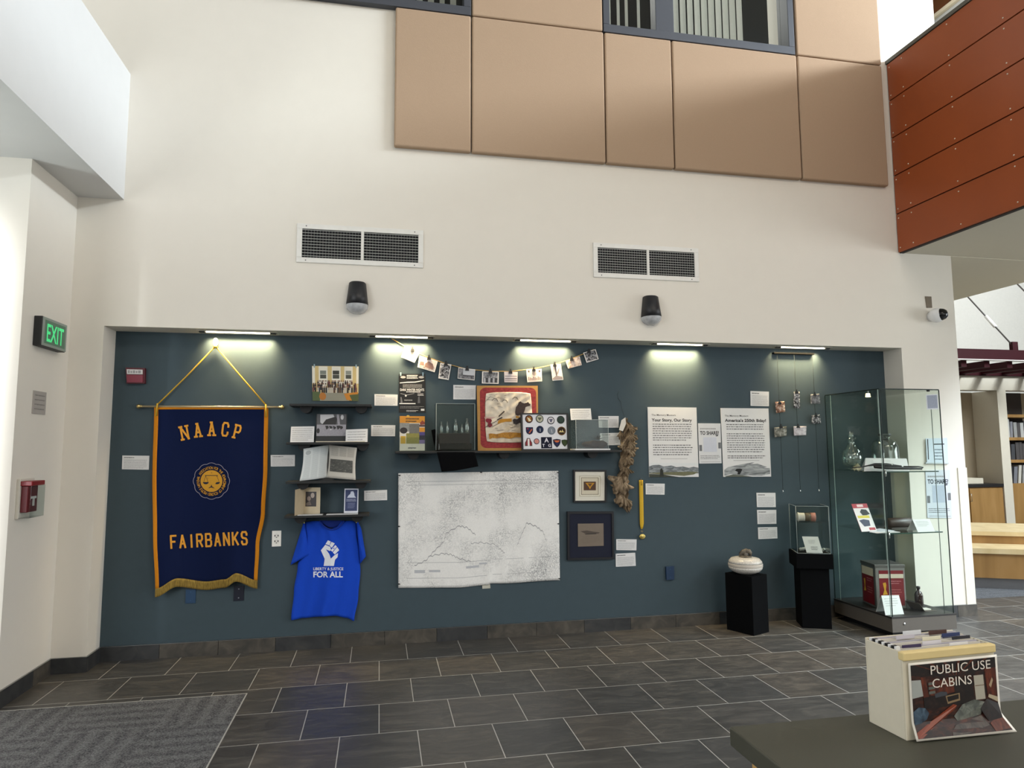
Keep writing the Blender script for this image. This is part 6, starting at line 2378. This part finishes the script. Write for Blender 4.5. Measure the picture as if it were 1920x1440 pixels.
b.lathe([(r_ * JS, z_ * JS) for r_, z_ in [(0.086, 0.0), (0.084, 0.08), (0.08, 0.15), (0.068, 0.185), (0.04, 0.2), (0.03, 0.205), (0.03, 0.225), (0.03, 0.203), (0.038, 0.196), (0.064, 0.18), (0.076, 0.148), (0.08, 0.08), (0.082, 0.0)]], c0, JG, 30)
b.build('dome', t)
b = MB()
b.lathe([(r_ * JS, z_ * JS) for r_, z_ in [(0.0, 0.222), (0.038, 0.222), (0.042, 0.228), (0.038, 0.236), (0.0, 0.237)]], c0, M('3A4442', 0.3), 24)
b.build('lid', t)
# white tent card and dark straps
Q = Quad(None, pts=[Vector((4.2, -0.5, ZS1 + 0.085)), Vector((4.45, -0.5, ZS1 + 0.085)), Vector((4.47, -0.57, ZS1)), Vector((4.18, -0.57, ZS1))])
Q = Quad(None, pts=[P(1623, 859, -0.5), P(1700, 860, -0.5), Vector((P(1705, 880, -0.57).x, -0.57, ZS1)), Vector((P(1620, 880, -0.57).x, -0.57, ZS1))])
b = MB()
b.slab(Q, 0.002, PAPER)
b.lines(Q, 0.15, 0.6, 0.15, 0.4, 2, GREYINK, 0.4, seed=91)
q2 = Quad(None, pts=[Q(0, 0), Q(1, 0), Q(1, 0) + Vector((0, 0.07, -(Q(1, 0).z - ZS1))), Q(0, 0) + Vector((0, 0.07, -(Q(0, 0).z - ZS1)))])
b.slab(q2, 0.002, PAPER)
tag(b.build('tent_card'), 'folded white tent card behind the dark gloves on the top showcase shelf', 'card', 'white tent cards in the showcase')
LEA = M('17181A', 0.5, amp=0.3, scale=50)
t = thing('leather_straps', 'dark leather straps and buckle lying at the front of the top showcase shelf', 'strap', (4.3, -0.62, ZS1))
b = MB()
b.tube([P(1598, 877, -0.62), P(1616, 875.5, -0.62), P(1628, 873, -0.62), P(1640, 871, -0.63), P(1662, 872, -0.64), P(1690, 874, -0.64)], [0.004, 0.005, 0.006, 0.012, 0.016, 0.006], LEA, 8)
b.build('strap', t)
b = MB()
b.tube([P(1640, 875, -0.65), P(1665, 877, -0.655), P(1695, 878, -0.655), P(1728, 879, -0.655), P(1731, 876.5, -0.65), P(1722, 875, -0.65), P(1695, 875, -0.65)], [0.014, 0.014, 0.012, 0.007, 0.005, 0.006, 0.006], LEA, 8)
b.build('strap', t)
b = MB()
b.tube([P(1671, 872, -0.67), P(1674, 870.5, -0.67)], 0.006, CHROME, 8)
b.build('buckle', t)
# objects on the lower glass shelf


def Z7b(x, y):
    return (1540 + x * 0.20833, 920 + y * 0.20833)


Q = Quad(None, pts=[P(*Z7b(270, 120), -0.5), P(*Z7b(408, 115), -0.5), Vector((P(*Z7b(500, 325), -0.57).x, -0.57, ZS2 + 0.002)), Vector((P(*Z7b(362, 335), -0.57).x, -0.57, ZS2 + 0.002))])
b = MB()
b.slab(Q, 0.004, M('E6E2E0', 0.5), M('9A2A3A', 0.5))
b.uvrect(Q, 0.0, 0.0, 1, 0.16, M('B03A44', 0.5))
b.uvrect(Q, 0.3, 0.03, 0.7, 0.12, M('E6C8C8', 0.5), 0.0009)
b.uv(Q, [(0.35, 0.3), (0.5, 0.2), (0.8, 0.22), (0.95, 0.38), (0.7, 0.42), (0.45, 0.42)], M('1B1B22', 0.5), 0.0009)
b.uvrect(Q, 0.1, 0.43, 0.85, 0.52, M('D9C94A', 0.5), 0.0009)
b.uv(Q, [(0.1, 0.6), (0.4, 0.56), (0.75, 0.6), (0.7, 0.8), (0.3, 0.82)], M('3A4258', 0.5), 0.0009)
b.uvrect(Q, 0.55, 0.86, 0.95, 0.95, M('B03A44', 0.5), 0.0009)
tag(b.build('magazine'), 'red topped magazine leaning on the lower showcase shelf', 'magazine')
b = MB()
q = [P(*Z7b(430, 345), -0.6), P(*Z7b(570, 330), -0.5), P(*Z7b(710, 382), -0.66), P(*Z7b(500, 378), -0.68)]
b.prism([Vector((v.x, v.y, ZS2)) for v in q], (0, 0, 0.003), PAPER)
tag(b.build('paper_sheet'), 'white sheet lying at the front of the lower showcase shelf', 'paper')
b = MB()
q = [Vector((v.x + 0.01, v.y + 0.07, ZS2 + 0.003)) for v in q]
b.prism(q, (0, 0, 0.003), M('C9CDD6', 0.7))
tag(b.build('paper_sheet'), 'bluish sheet half under the magazine on the lower showcase shelf', 'paper')
t = thing('leather_roll', 'dark brown rolled leather case on the lower showcase shelf', 'case', (4.43, -0.35, ZS2))
b = MB()
a_, c_ = Vector((P(1664, 990, -0.42).x, -0.42, ZS2 + 0.046)), Vector((P(1709, 990, -0.42).x, -0.42, ZS2 + 0.046))
b.tube([a_, a_.lerp(c_, 0.05), a_.lerp(c_, 0.95), c_], [0.036, 0.045, 0.045, 0.036], M('33261F', 0.45, amp=0.3, scale=30), 24)
b.build('roll', t)
B(((a_.x, -0.47, ZS2), (c_.x, -0.465 + 0.09, ZS2 + 0.012), M('3E3833', 0.5))).build('stand', t)


def tent(name, label, tl, tr, brp, blp, z, y, dy):
    a_, c_ = P(*tl, y), P(*tr, y)
    q = Quad(None, pts=[a_, c_, Vector((P(*brp, y - dy).x, y - dy, z)), Vector((P(*blp, y - dy).x, y - dy, z))])
    b = MB()
    b.slab(q, 0.002, PAPER)
    b.lines(q, 0.12, 0.85, 0.12, 0.6, 4, GREYINK, 0.45, seed=95)
    q2 = Quad(None, pts=[q(0, 0), q(1, 0), Vector((q(1, 0).x - 0.01, y + dy, z)), Vector((q(0, 0).x - 0.01, y + dy, z))])
    b.slab(q2, 0.002, PAPER)
    return tag(b.build(name), label, 'card', 'white tent cards in the showcase')


tent('tent_card', 'white tent card at the right end of the lower showcase shelf', Z7b(820, 260), Z7b(975, 256), Z7b(1025, 372), Z7b(870, 376), ZS2, -0.62, 0.055)
tent('tent_card', 'white tent card before the red tin on the showcase floor', Z7b(540, 945), Z7b(698, 942), Z7b(742, 1070), Z7b(575, 1074), CZ0, -0.6, 0.06)
# red tin box on the showcase floor
tb = Vector((4.285, -0.36, CZ0))
t = thing('tin_box', 'square metal tin with red printed sides on the showcase floor', 'tin', tb, math.radians(-12))
b = local(t)
TINM = M('8A8886', 0.4, metal=0.7, amp=0.15, scale=15)
hw, hd, hh_ = 0.125, 0.12, 0.36
b.box((-hw, -hd, 0), (hw, hd, hh_), TINM)
b.build('body', t, 0.006)
b = local(t)
b.box((-hw - 0.003, -hd - 0.003, hh_ - 0.022), (hw + 0.003, hd + 0.003, hh_ + 0.004), M('6E6C6A', 0.4, metal=0.7))
b.build('lid', t, 0.003)
mt = WM[t.name]
for faces, nm in (([(-hw + 0.03, -hd, hh_ - 0.045), (hw - 0.015, -hd, hh_ - 0.045), (hw - 0.015, -hd, 0.025), (-hw + 0.03, -hd, 0.025)], 'front_label'),
                  ([(-hw, hd - 0.02, hh_ - 0.035), (-hw, -hd + 0.03, hh_ - 0.035), (-hw, -hd + 0.03, 0.02), (-hw, hd - 0.02, 0.02)], 'side_label')):
    Q = Quad(None, pts=[mt @ Vector(v) for v in faces])
    b = MB()
    b.uvrect(Q, 0, 0, 1, 1, M('720D19', 0.45, amp=0.12, scale=20), 0.0015)
    b.uvrect(Q, 0, 0.1 if nm == 'front_label' else 0.0, 1, 0.22, M('CFC4B0', 0.5), 0.0022)
    b.uv(Q, [(0.14, 0.36), (0.26, 0.34), (0.28, 0.42), (0.25, 0.55), (0.32, 0.68), (0.12, 0.7), (0.19, 0.55)], M('C9962A', 0.5), 0.0022)
    b.lines(Q, 0.42, 0.92, 0.28, 0.4, 2, M('B9747A', 0.5), 0.7, off=0.0022, seed=5)
    b.lines(Q, 0.42, 0.9, 0.52, 0.72, 3, M('A9605E', 0.5), 0.7, off=0.0022, seed=6)
    b.build(nm, t)
t = thing('brown_bottle', 'small dark brown glass bottle on the showcase floor', 'bottle', (4.55, -0.4, CZ0))
cb = Vector((P(1723.5, 1130, -0.42).x, -0.42, CZ0))
b = MB()
b.lathe([(0.0, 0.0), (0.03, 0.0), (0.033, 0.006), (0.033, 0.085), (0.026, 0.108), (0.014, 0.12), (0.012, 0.14)], cb, M('2A120E', 0.12, amp=0.2, scale=30, coat=0.5), 24)
b.build('body', t)
b = MB()
b.lathe([(0.0145, 0.138), (0.015, 0.158), (0.0, 0.16)], cb, M('1E1614', 0.5), 16)
b.build('cap', t)
b = MB()
cr = Vector((P(1722, 1137, -0.56).x, -0.56, CZ0))
b.sheet(lambda u, v: Vector((cr.x - 0.07 + 0.16 * u + 0.02 * v, -0.5 - 0.13 * v, CZ0 + 0.003 + (0.12 * max(0, 0.3 - u) ** 1.0 / 0.3 * 0.55))), 14, 6, M('4A4038', 0.6, amp=0.2), 0.003, back=Vector((0, 0, -1)))
tag(b.build('leather_case'), 'curled open leather case before the brown bottle on the showcase floor', 'case')
b = B(((cr.x + 0.0, -0.6, CZ0 + 0.004), (cr.x + 0.085, -0.55, CZ0 + 0.012), M('DAD6CC', 0.6)))
tag(b.build('folded_paper'), 'small folded white paper lying on the open leather case', 'paper')

# ---- notices on the cream wall behind the showcase
Q = Quad([(1736, 822), (1776, 821), (1778, 869), (1738, 868.5)], YF - 0.012)
t = thing('notice_holder', 'pale blue notice in a clear holder on the cream wall behind the showcase', 'notice', Q(0.5, 1))
b = MB()
b.slab(Q, 0.003, M('CBD6E2', 0.6, amp=0.03))
b.uvrect(Q, 0.06, 0.03, 0.1, 0.85, INK)
b.uvrect(Q, 0.35, 0.22, 0.85, 0.26, INK)
b.lines(Q, 0.38, 0.8, 0.4, 0.9, 4, M('77828E', 0.7), 0.6, seed=7)
b.build('sheet', t)
b = MB()
b.prism([Q(-0.06, 1.02, 0.001), Q(1.02, 1.02, 0.001), Q(1.02, 0.97, 0.001), Q(-0.06, 0.97, 0.001)], (0, 0.012, 0), M('B9C0C4', 0.3))
b.build('ledge', t)
Q = Quad([(1735, 881.5), (1781, 881), (1785, 971.5), (1739, 971)], YF - 0.005)
b = MB()
b.slab(Q, 0.004, M('CCD2DC', 0.6, amp=0.05))
b.uvrect(Q, 0.24, 0.32, 0.78, 0.68, M('B4BCCC', 0.8), 0.0005)
share(b, Q, M('2A3040', 0.7))
tag(b.build('share_flyer'), 'TO SHARE? flyer on the cream wall behind the showcase', 'flyer')

# ================================================================== FOREGROUND COUNTER
ZC = 0.85
cx0, cy1 = 0.852, -3.954
t = thing('service_counter', 'dark olive laminate counter with wooden cabinet in the lower right foreground', 'counter', (2.2, -4.6, 0))
B(((cx0, -5.05, ZC - 0.045), (4.3, cy1, ZC), M('424237', 0.5, amp=0.12, scale=260))).build('worktop', t, 0.004)
WOODL = mottled('light_maple', [(0.3, 'C2985A'), (0.6, 'D6B074'), (0.8, 'E2C28C')], 8, 5, 0.6, (1, 1, 0.1), 0.5)
B(((cx0 + 0.045, -5.0, 0.1), (4.25, cy1 - 0.05, ZC - 0.045), M('D9CDB4', 0.6))).build('cabinet', t)
B(((cx0 + 0.035, cy1 - 0.07, 0.0), (cx0 + 0.062, cy1 - 0.04, ZC - 0.045), WOODL)).build('corner_post', t)
B(((cx0 + 0.07, -4.97, 0.0), (4.22, cy1 - 0.09, 0.1), BLACK)).build('toe_kick', t)

fb0 = Vector((1.213, -4.115, ZC))
rz = math.radians(3.0)
t = thing('file_box', 'cream file box fronted by a PUBLIC USE CABINS sheet on the counter', 'file box', fb0, rz)
bw, bd_, bh_ = 0.272, 0.115, 0.2
BOXM = M('D3CBB6', 0.8, amp=0.04, scale=40)
tk = 0.004
b = local(t)
b.box((0, 0, 0), (bw, tk, bh_ * 0.985), BOXM)
b.box((0, bd_ - tk, 0), (bw, bd_, bh_ * 1.02), BOXM)
b.box((0, tk, 0), (tk, bd_ - tk, bh_), BOXM)
b.box((bw - tk, tk, 0), (bw, bd_ - tk, bh_), BOXM)
b.box((tk, tk, 0), (bw - tk, bd_ - tk, tk), BOXM)
b.build('box', t, 0.0015)
b = local(t)
b.box((-0.001, -0.006, bh_ * 0.9), (bw + 0.001, 0.012, bh_ * 1.0), M('DCC68C', 0.7, amp=0.06))
b.build('manila_edge', t, 0.003, label='yellow manila folder edge')
b = local(t)
SW, SH = 0.262, 0.188


def sheetf(u, v, off=0.0):
    c_ = 0.028 * max(0, v - 0.78) / 0.22
    return Vector((0.012 + SW * u + 0.012 * max(0, v - 0.8) * 5 * u, -0.005 - c_ * (0.4 + 0.6 * u) - off, bh_ * 0.875 - (bh_ * 0.875 - 0.004) * v))


b.sheet(lambda u, v: sheetf(u, v), 10, 24, M('E2DCCF', 0.4), 0.0012)


def su(pts, hx, k=1, **kw):
    b.add([sheetf(u, v, 0.0003 + 0.0002 * k) for u, v in pts], [list(range(len(pts)))], hx if not isinstance(hx, str) else M(hx, 0.35, **kw))


def strips(u0, v0, u1, v1, hx, k, **kw):
    n = 10
    for i in range(n):
        a_, c_ = v0 + (v1 - v0) * i / n, v0 + (v1 - v0) * (i + 1) / n
        su([(u0, a_), (u1, a_), (u1, c_), (u0, c_)], hx, k, **kw)


CAB = mottled('cabin_timber', [(0.3, '120807'), (0.5, '2C130C'), (0.7, '4E2414')], 55, 5, 0.6, (1, 1, 2.2), 0.35)
RWD = mottled('cabin_red_timber', [(0.3, '3A160C'), (0.55, '5A2614'), (0.8, '74341C')], 60, 5, 0.6, (2, 1, 0.7), 0.35)
DRK = mottled('cabin_shadow', [(0.3, '0C0808'), (0.6, '1E1210'), (0.8, '33201A')], 70, 5, 0.8, rough=0.35)
GRY = mottled('cabin_cloth', [(0.3, '3E423E'), (0.55, '666A62'), (0.8, '8C8E84')], 50, 4, 1, rough=0.4)
strips(0.02, 0.03, 0.975, 0.975, CAB, 1)
su([(0.02, 0.03), (0.975, 0.03), (0.975, 0.17), (0.5, 0.24), (0.02, 0.17)], DRK, 2)
for k_ in range(6):
    u_ = 0.06 + 0.16 * k_
    su([(u_, 0.03), (u_ + 0.03, 0.03), (0.46 + 0.02 * k_, 0.22), (0.45 + 0.02 * k_, 0.22)], RWD, 3)
su([(0.02, 0.23), (0.12, 0.235), (0.14, 0.45), (0.02, 0.47)], 'A4A8A4', 3)
su([(0.12, 0.2), (0.17, 0.2), (0.2, 0.47), (0.14, 0.47)], RWD, 4)
su([(0.2, 0.27), (0.5, 0.26), (0.5, 0.44), (0.3, 0.47), (0.22, 0.45)], RWD, 4)
for v_ in (0.28, 0.34, 0.4):
    su([(0.2, v_), (0.27, v_ - 0.005), (0.27, v_ + 0.03), (0.2, v_ + 0.035)], '5E625C', 5)
su([(0.48, 0.3), (0.7, 0.3), (0.7, 0.62), (0.5, 0.62)], DRK, 5)
su([(0.71, 0.25), (0.82, 0.25), (0.83, 0.58), (0.72, 0.58)], 'B0AB9C', 5)
su([(0.72, 0.385), (0.825, 0.385), (0.825, 0.395), (0.72, 0.395)], '6E5A44', 6)
su([(0.84, 0.17), (0.97, 0.17), (0.97, 0.55), (0.86, 0.55)], RWD, 4)
su([(0.88, 0.4), (0.92, 0.3), (0.93, 0.34), (0.9, 0.44)], 'A89478', 5)
su([(0.14, 0.47), (0.5, 0.45), (0.5, 0.62), (0.14, 0.62)], DRK, 5)
su([(0.38, 0.48), (0.54, 0.46), (0.54, 0.56), (0.4, 0.59)], '8A7456', 6)
su([(0.395, 0.495), (0.525, 0.475), (0.525, 0.535), (0.405, 0.56)], '17100E', 7)
su([(0.26, 0.44), (0.33, 0.415), (0.4, 0.43), (0.4, 0.47), (0.27, 0.49)], '3E4148', 6)
su([(0.02, 0.64), (0.08, 0.59), (0.15, 0.61), (0.19, 0.68), (0.16, 0.76), (0.09, 0.8), (0.02, 0.81)], mottled('cabin_blue', [(0.3, '1E2A38'), (0.55, '3E5264'), (0.8, '6A7E8E')], 40, 4, 1, rough=0.4), 5)
su([(0.02, 0.9), (0.2, 0.79), (0.46, 0.6), (0.5, 0.62), (0.48, 0.66), (0.3, 0.8), (0.06, 0.97), (0.02, 0.97)], '7E341A', 6, amp=0.2)
su([(0.46, 0.76), (0.56, 0.62), (0.7, 0.57), (0.82, 0.62), (0.76, 0.78), (0.48, 0.82)], GRY, 6)
su([(0.38, 0.92), (0.44, 0.86), (0.76, 0.79), (0.78, 0.9), (0.5, 0.97), (0.36, 0.97)], mottled('cabin_floor', [(0.3, '28211E'), (0.6, '4A4038'), (0.8, '6A5E50')], 50, 4, 1, rough=0.4), 7)
su([(0.87, 0.52), (0.97, 0.57), (0.97, 0.64), (0.86, 0.56)], 'B4A68C', 7)
su([(0.76, 0.7), (0.84, 0.58), (0.97, 0.66), (0.97, 0.84), (0.8, 0.86)], DRK, 7)
su([(0.8, 0.88), (0.97, 0.8), (0.97, 0.95), (0.8, 0.97)], RWD, 8)
for txt, u0, v0, h, wd in (('PUBLIC USE', 0.23, 0.175, 0.0205, 0.178), ('CABINS', 0.24, 0.355, 0.0205, 0.116)):
    v, f, w_ = text_geo(txt, 0.0)
    b.add([sheetf(u0 + x * wd / w_ / SW, v0 - y * h / (bh_ * 0.875), 0.0024) for x, y in v], f, M('E6DED2', 0.5))
b.build('photo_sheet', t)
# folders with tabs inside
R = random.Random(17)
TABS = ['E2E2E4', '3A2E55', 'DAD6DC', '1E1E26', 'E6DFC4', '2E3A66', 'C9C4CC', '4A2E28', 'DADCE0']
for k, hx in enumerate(TABS):
    y = 0.018 + k * 0.0098
    b = MB()
    b.xf = WM[t.name]
    b.box((0.008, y, 0.006), (bw - 0.008, y + 0.0018, bh_ * 0.99 + 0.001 * k), M(['CFC9BC', 'D9D4CA', 'BDB9C2'][k % 3], 0.8))
    u0 = [0.16, 0.03, 0.1, 0.2, 0.12, 0.19, 0.06, 0.17, 0.1][k]
    b.box((u0, y, bh_ * 0.99), (u0 + 0.055, y + 0.0018, bh_ * 1.02 + 0.0015 * k), M(hx, 0.6))
    b.box((0.004, y + 0.002, bh_ * 0.975), (0.016, y + 0.008, bh_ * 1.03), PAPER if k % 2 == 0 else BLACK)
    tag(b.build('file_folder'), ['frontmost file folder in the cream box, pale tab at right', 'file folder with a purple tab at the left of the cream box', 'file folder with a pale lilac tab near the left of the box', 'file folder with a black tab in the cream box', 'file folder with a cream tab in the middle of the box', 'file folder with a dark blue tab at right in the box', 'file folder with a grey tab at left, near the rear of the box', 'file folder with a brown tab, second from the rear of the box', 'rearmost file folder in the cream box, white tab'][k], 'folder', 'folders in the file box')

# ================================================================== LIBRARY BEYOND THE WALL
YB = 4.0
CRM = M('C9C0AE', 0.85, amp=0.03)
HZ = 2.48
xp0, xp1 = P(1869, 733, YB).x, P(1883.5, 733, YB).x
xs1 = P(1960, 733, YB).x
struct('wall_library', B(
    ((5.4, YB, HZ), (13.5, YB + 0.2, 2.85), CRM),
    ((5.4, YB + 1.0, 2.4), (13.5, YB + 1.1, 6.6), M('BDB9B0', 0.9)),
    ((xp0, YB, 0), (xp1 + 0.02, YB + 0.5, HZ), CRM),
    ((5.4, YB + 0.5, 0), (13.5, YB + 0.6, HZ), M('7E705A', 0.85)),
    ((5.4, YB, 0), (P(1798, 760, YB).x - 0.1, YB + 0.5, HZ), CRM)))
WOODM = mottled('honey_wood', [(0.3, '84602F'), (0.6, '98723E'), (0.8, 'A47E4C')], 6, 5, 0.6, (1, 1, 0.15), 0.5)
xa = P(1798, 760, YB).x - 0.1
t = thing('base_cabinet', 'honey wood base cabinet with dark top in the far recess at right', 'cabinet', ((xa + xp0) / 2, YB + 0.2, 0))
B(((xa, YB + 0.03, 0.0), (xp0, YB + 0.5, 0.85), WOODM)).build('body', t)
B(((xa, YB + 0.0, 0.85), (xp0, YB + 0.5, 0.9), M('1D1A18', 0.4))).build('worktop', t)
B(((P(1822, 950, YB).x, YB + 0.015, 0.05), (xp0 - 0.02, YB + 0.03, 0.83), WOODM)).build('door', t)
b = MB()
hx_ = P(1820, 930, YB).x
b.tube([(hx_, YB + 0.01, 0.62), (hx_, YB - 0.02, 0.62), (hx_, YB - 0.02, 0.74), (hx_, YB + 0.01, 0.74)], 0.006, STEEL, 8)
b.build('handle', t)
B(((xa, YB + 0.2, 0.9), (P(1834, 900, YB + 0.3).x, YB + 0.5, 0.99), M('C9C0AC', 0.7))).build('ledge', t)
# bookcase
t = thing('bookcase', 'tall wooden bookcase in the far recess at the right edge', 'bookcase', ((xp1 + xs1) / 2, YB + 0.2, 0))
SHZ = [P(1900, 777, YB).z, P(1900, 820, YB).z, P(1902, 862, YB).z]
xk0 = xp1 + 0.02
b = MB()
b.box((xk0, YB + 0.46, 0.9), (xs1, YB + 0.5, HZ), M('2A211A', 0.8))
b.build('back_panel', t)
for z in SHZ:
    B(((xk0, YB + 0.02, z - 0.05), (xs1, YB + 0.46, z), WOODM)).build('shelf_board', t)
B(((xk0, YB + 0.02, 0.0), (xs1, YB + 0.46, 0.9), WOODM)).build('base_cabinet', t)
R = random.Random(23)
BC = ['3A3A3C', 'A9A7A2', '2A2526', '8C8A86', 'C9C6C0', '4A3A36', '77767A', '1E1E20', 'B9B4A8', '45403E', '6E6E72']
ROWS = ((SHZ[1], 'the middle shelf'), (SHZ[2], 'the lower shelf'), (0.9, 'the cabinet top'))
ORD = ['first', 'second', 'third', 'fourth', 'fifth', 'sixth', 'seventh']
CN = {'3A3A3C': 'charcoal', 'A9A7A2': 'light grey', '2A2526': 'black', '8C8A86': 'grey', 'C9C6C0': 'off-white', '4A3A36': 'brown', '77767A': 'mid grey', '1E1E20': 'black', 'B9B4A8': 'beige', '45403E': 'dark brown', '6E6E72': 'slate grey'}
for z, where in ROWS:
    x = xk0 + 0.03
    k = 0
    while k < 6 and x < xs1 - 0.1:
        wd = R.uniform(0.05, 0.085)
        h = R.uniform(0.25, 0.32)
        hx = R.choice(BC)
        b = MB()
        ln = 0.14 if where == 'the cabinet top' else (0.05 if k == 1 else 0.0)
        vs = [(x, YB + 0.08, z), (x + wd, YB + 0.08, z), (x + wd + ln * h, YB + 0.08, z + h), (x + ln * h, YB + 0.08, z + h)]
        b.prism(vs, (0, 0.22, 0), M(hx, 0.6, amp=0.1))
        tag(b.build('book'), '%s book, %s from the left on %s of the far bookcase' % (CN[hx], ORD[k], where), 'book', 'books in the far bookcase')
        x += wd + 0.006 + (0.02 if ln else 0)
        k += 1
B(((xk0 + 0.1, YB + 0.12, SHZ[0]), (xk0 + 0.16, YB + 0.2, SHZ[0] + 0.06), M('1E1A18', 0.6)))
b = B(((xk0 + 0.08, YB + 0.12, SHZ[0]), (xk0 + 0.17, YB + 0.2, SHZ[0] + 0.07), M('1E1A18', 0.6)))
tag(b.build('dark_box', bevel=0.006), 'small dark box on the top shelf of the far bookcase', 'box')
# maroon trellis over the recess
MAR = M('30090F', 0.6, amp=0.1, scale=4, spec=0.15)
yt0 = 3.0
t = thing('steel_canopy', 'dark maroon steel canopy with angled joists above the far recess', 'canopy', (9.5, yt0, 2.6))
zt0, zt1 = P(1860, 674, yt0).z, P(1860, 655, yt0).z
B(((6.0, yt0, zt0), (13.0, yt0 + 0.08, zt1), MAR)).build('front_beam', t)
B(((6.0, yt0 - 0.01, zt0 - 0.012), (13.0, yt0 + 0.08, zt0), M('D9D3CC', 0.5))).build('lower_flange', t)
zj = zt0 - 0.012
for i in range(16):
    x = 6.2 + i * 0.42
    B(((x, yt0 + 0.08, zj - 0.1), (x + 0.1, YB, zj), MAR)).build('joist', t)
B(((6.0, YB - 0.06, zj - 0.12), (13.0, YB, zj), MAR)).build('rear_beam', t)
qa = P(1901, 655, yt0 + 0.03)
b = MB()
b.box((qa.x - 0.05, yt0, zt1), (qa.x + 0.05, yt0 + 0.06, zt1 + 0.13), MAR)
b.build('cleat', t)
t = thing('tie_rod', 'thin steel tie rod with a white turnbuckle above the maroon canopy', 'rod', qa)
b = MB()
e0, e1_ = P(1896, 645, yt0 + 0.03), P(1770, 508, yt0 + 0.9)
m0, m1 = e0.lerp(e1_, 0.22), e0.lerp(e1_, 0.36)
b.tube([e0, e1_], 0.012, M('4A4440', 0.5), 8)
b.build('rod', t)
b = MB()
b.tube([m0, m1], 0.028, M('EDEAE4', 0.5), 8)
b.build('turnbuckle', t, label='white turnbuckle')
b = MB()
e0, e1_ = P(1950, 575, yt0 + 0.03), P(1880, 505, yt0 + 0.9)
b.tube([e0, e1_], 0.012, M('4A4440', 0.5), 8)
tag(b.build('tie_rod'), 'second thin steel rod crossing the upper right edge above the canopy', 'rod')

# tiered wooden bench
d = Vector((6.759 - 6.345, 0.562 - 0.767, 0)).normalized()
nb_ = Vector((-d.y, d.x, 0))
o0 = Vector((6.345, 0.767, 0)) - d * 0.9
t = thing('tiered_bench', 'two tier wooden bench with pale edges beyond the end of the wall', 'bench', o0 + d * 1.5)


def bq(s0, s1, n0, n1, z0, z1, m_):
    b = MB()
    a_ = [o0 + d * s0 + nb_ * n0, o0 + d * s1 + nb_ * n0, o0 + d * s1 + nb_ * n1, o0 + d * s0 + nb_ * n1]
    b.prism([v + Vector((0, 0, z0)) for v in a_], (0, 0, z1 - z0), m_)
    return b


PALE = mottled('pale_maple', [(0.3, 'C4AC7E'), (0.6, 'D2BC90'), (0.8, 'DCCBA6')], 6, 5, 0.6, (1, 1, 0.2), 0.45)
bq(0, 3.2, 0.02, 0.9, 0.0045, 0.115, M('6A6A6C', 0.4, metal=0.5)).build('kick_plate', t)
bq(0, 3.2, 0.0, 0.9, 0.115, 0.375, WOODM).build('lower_front', t)
bq(0, 3.2, -0.02, 0.9, 0.375, 0.43, PALE).build('lower_top', t)
bq(0, 3.2, 0.42, 1.4, 0.43, 0.52, WOODM).build('upper_front', t)
bq(0, 3.2, 0.4, 1.4, 0.52, 0.565, PALE).build('upper_top', t)
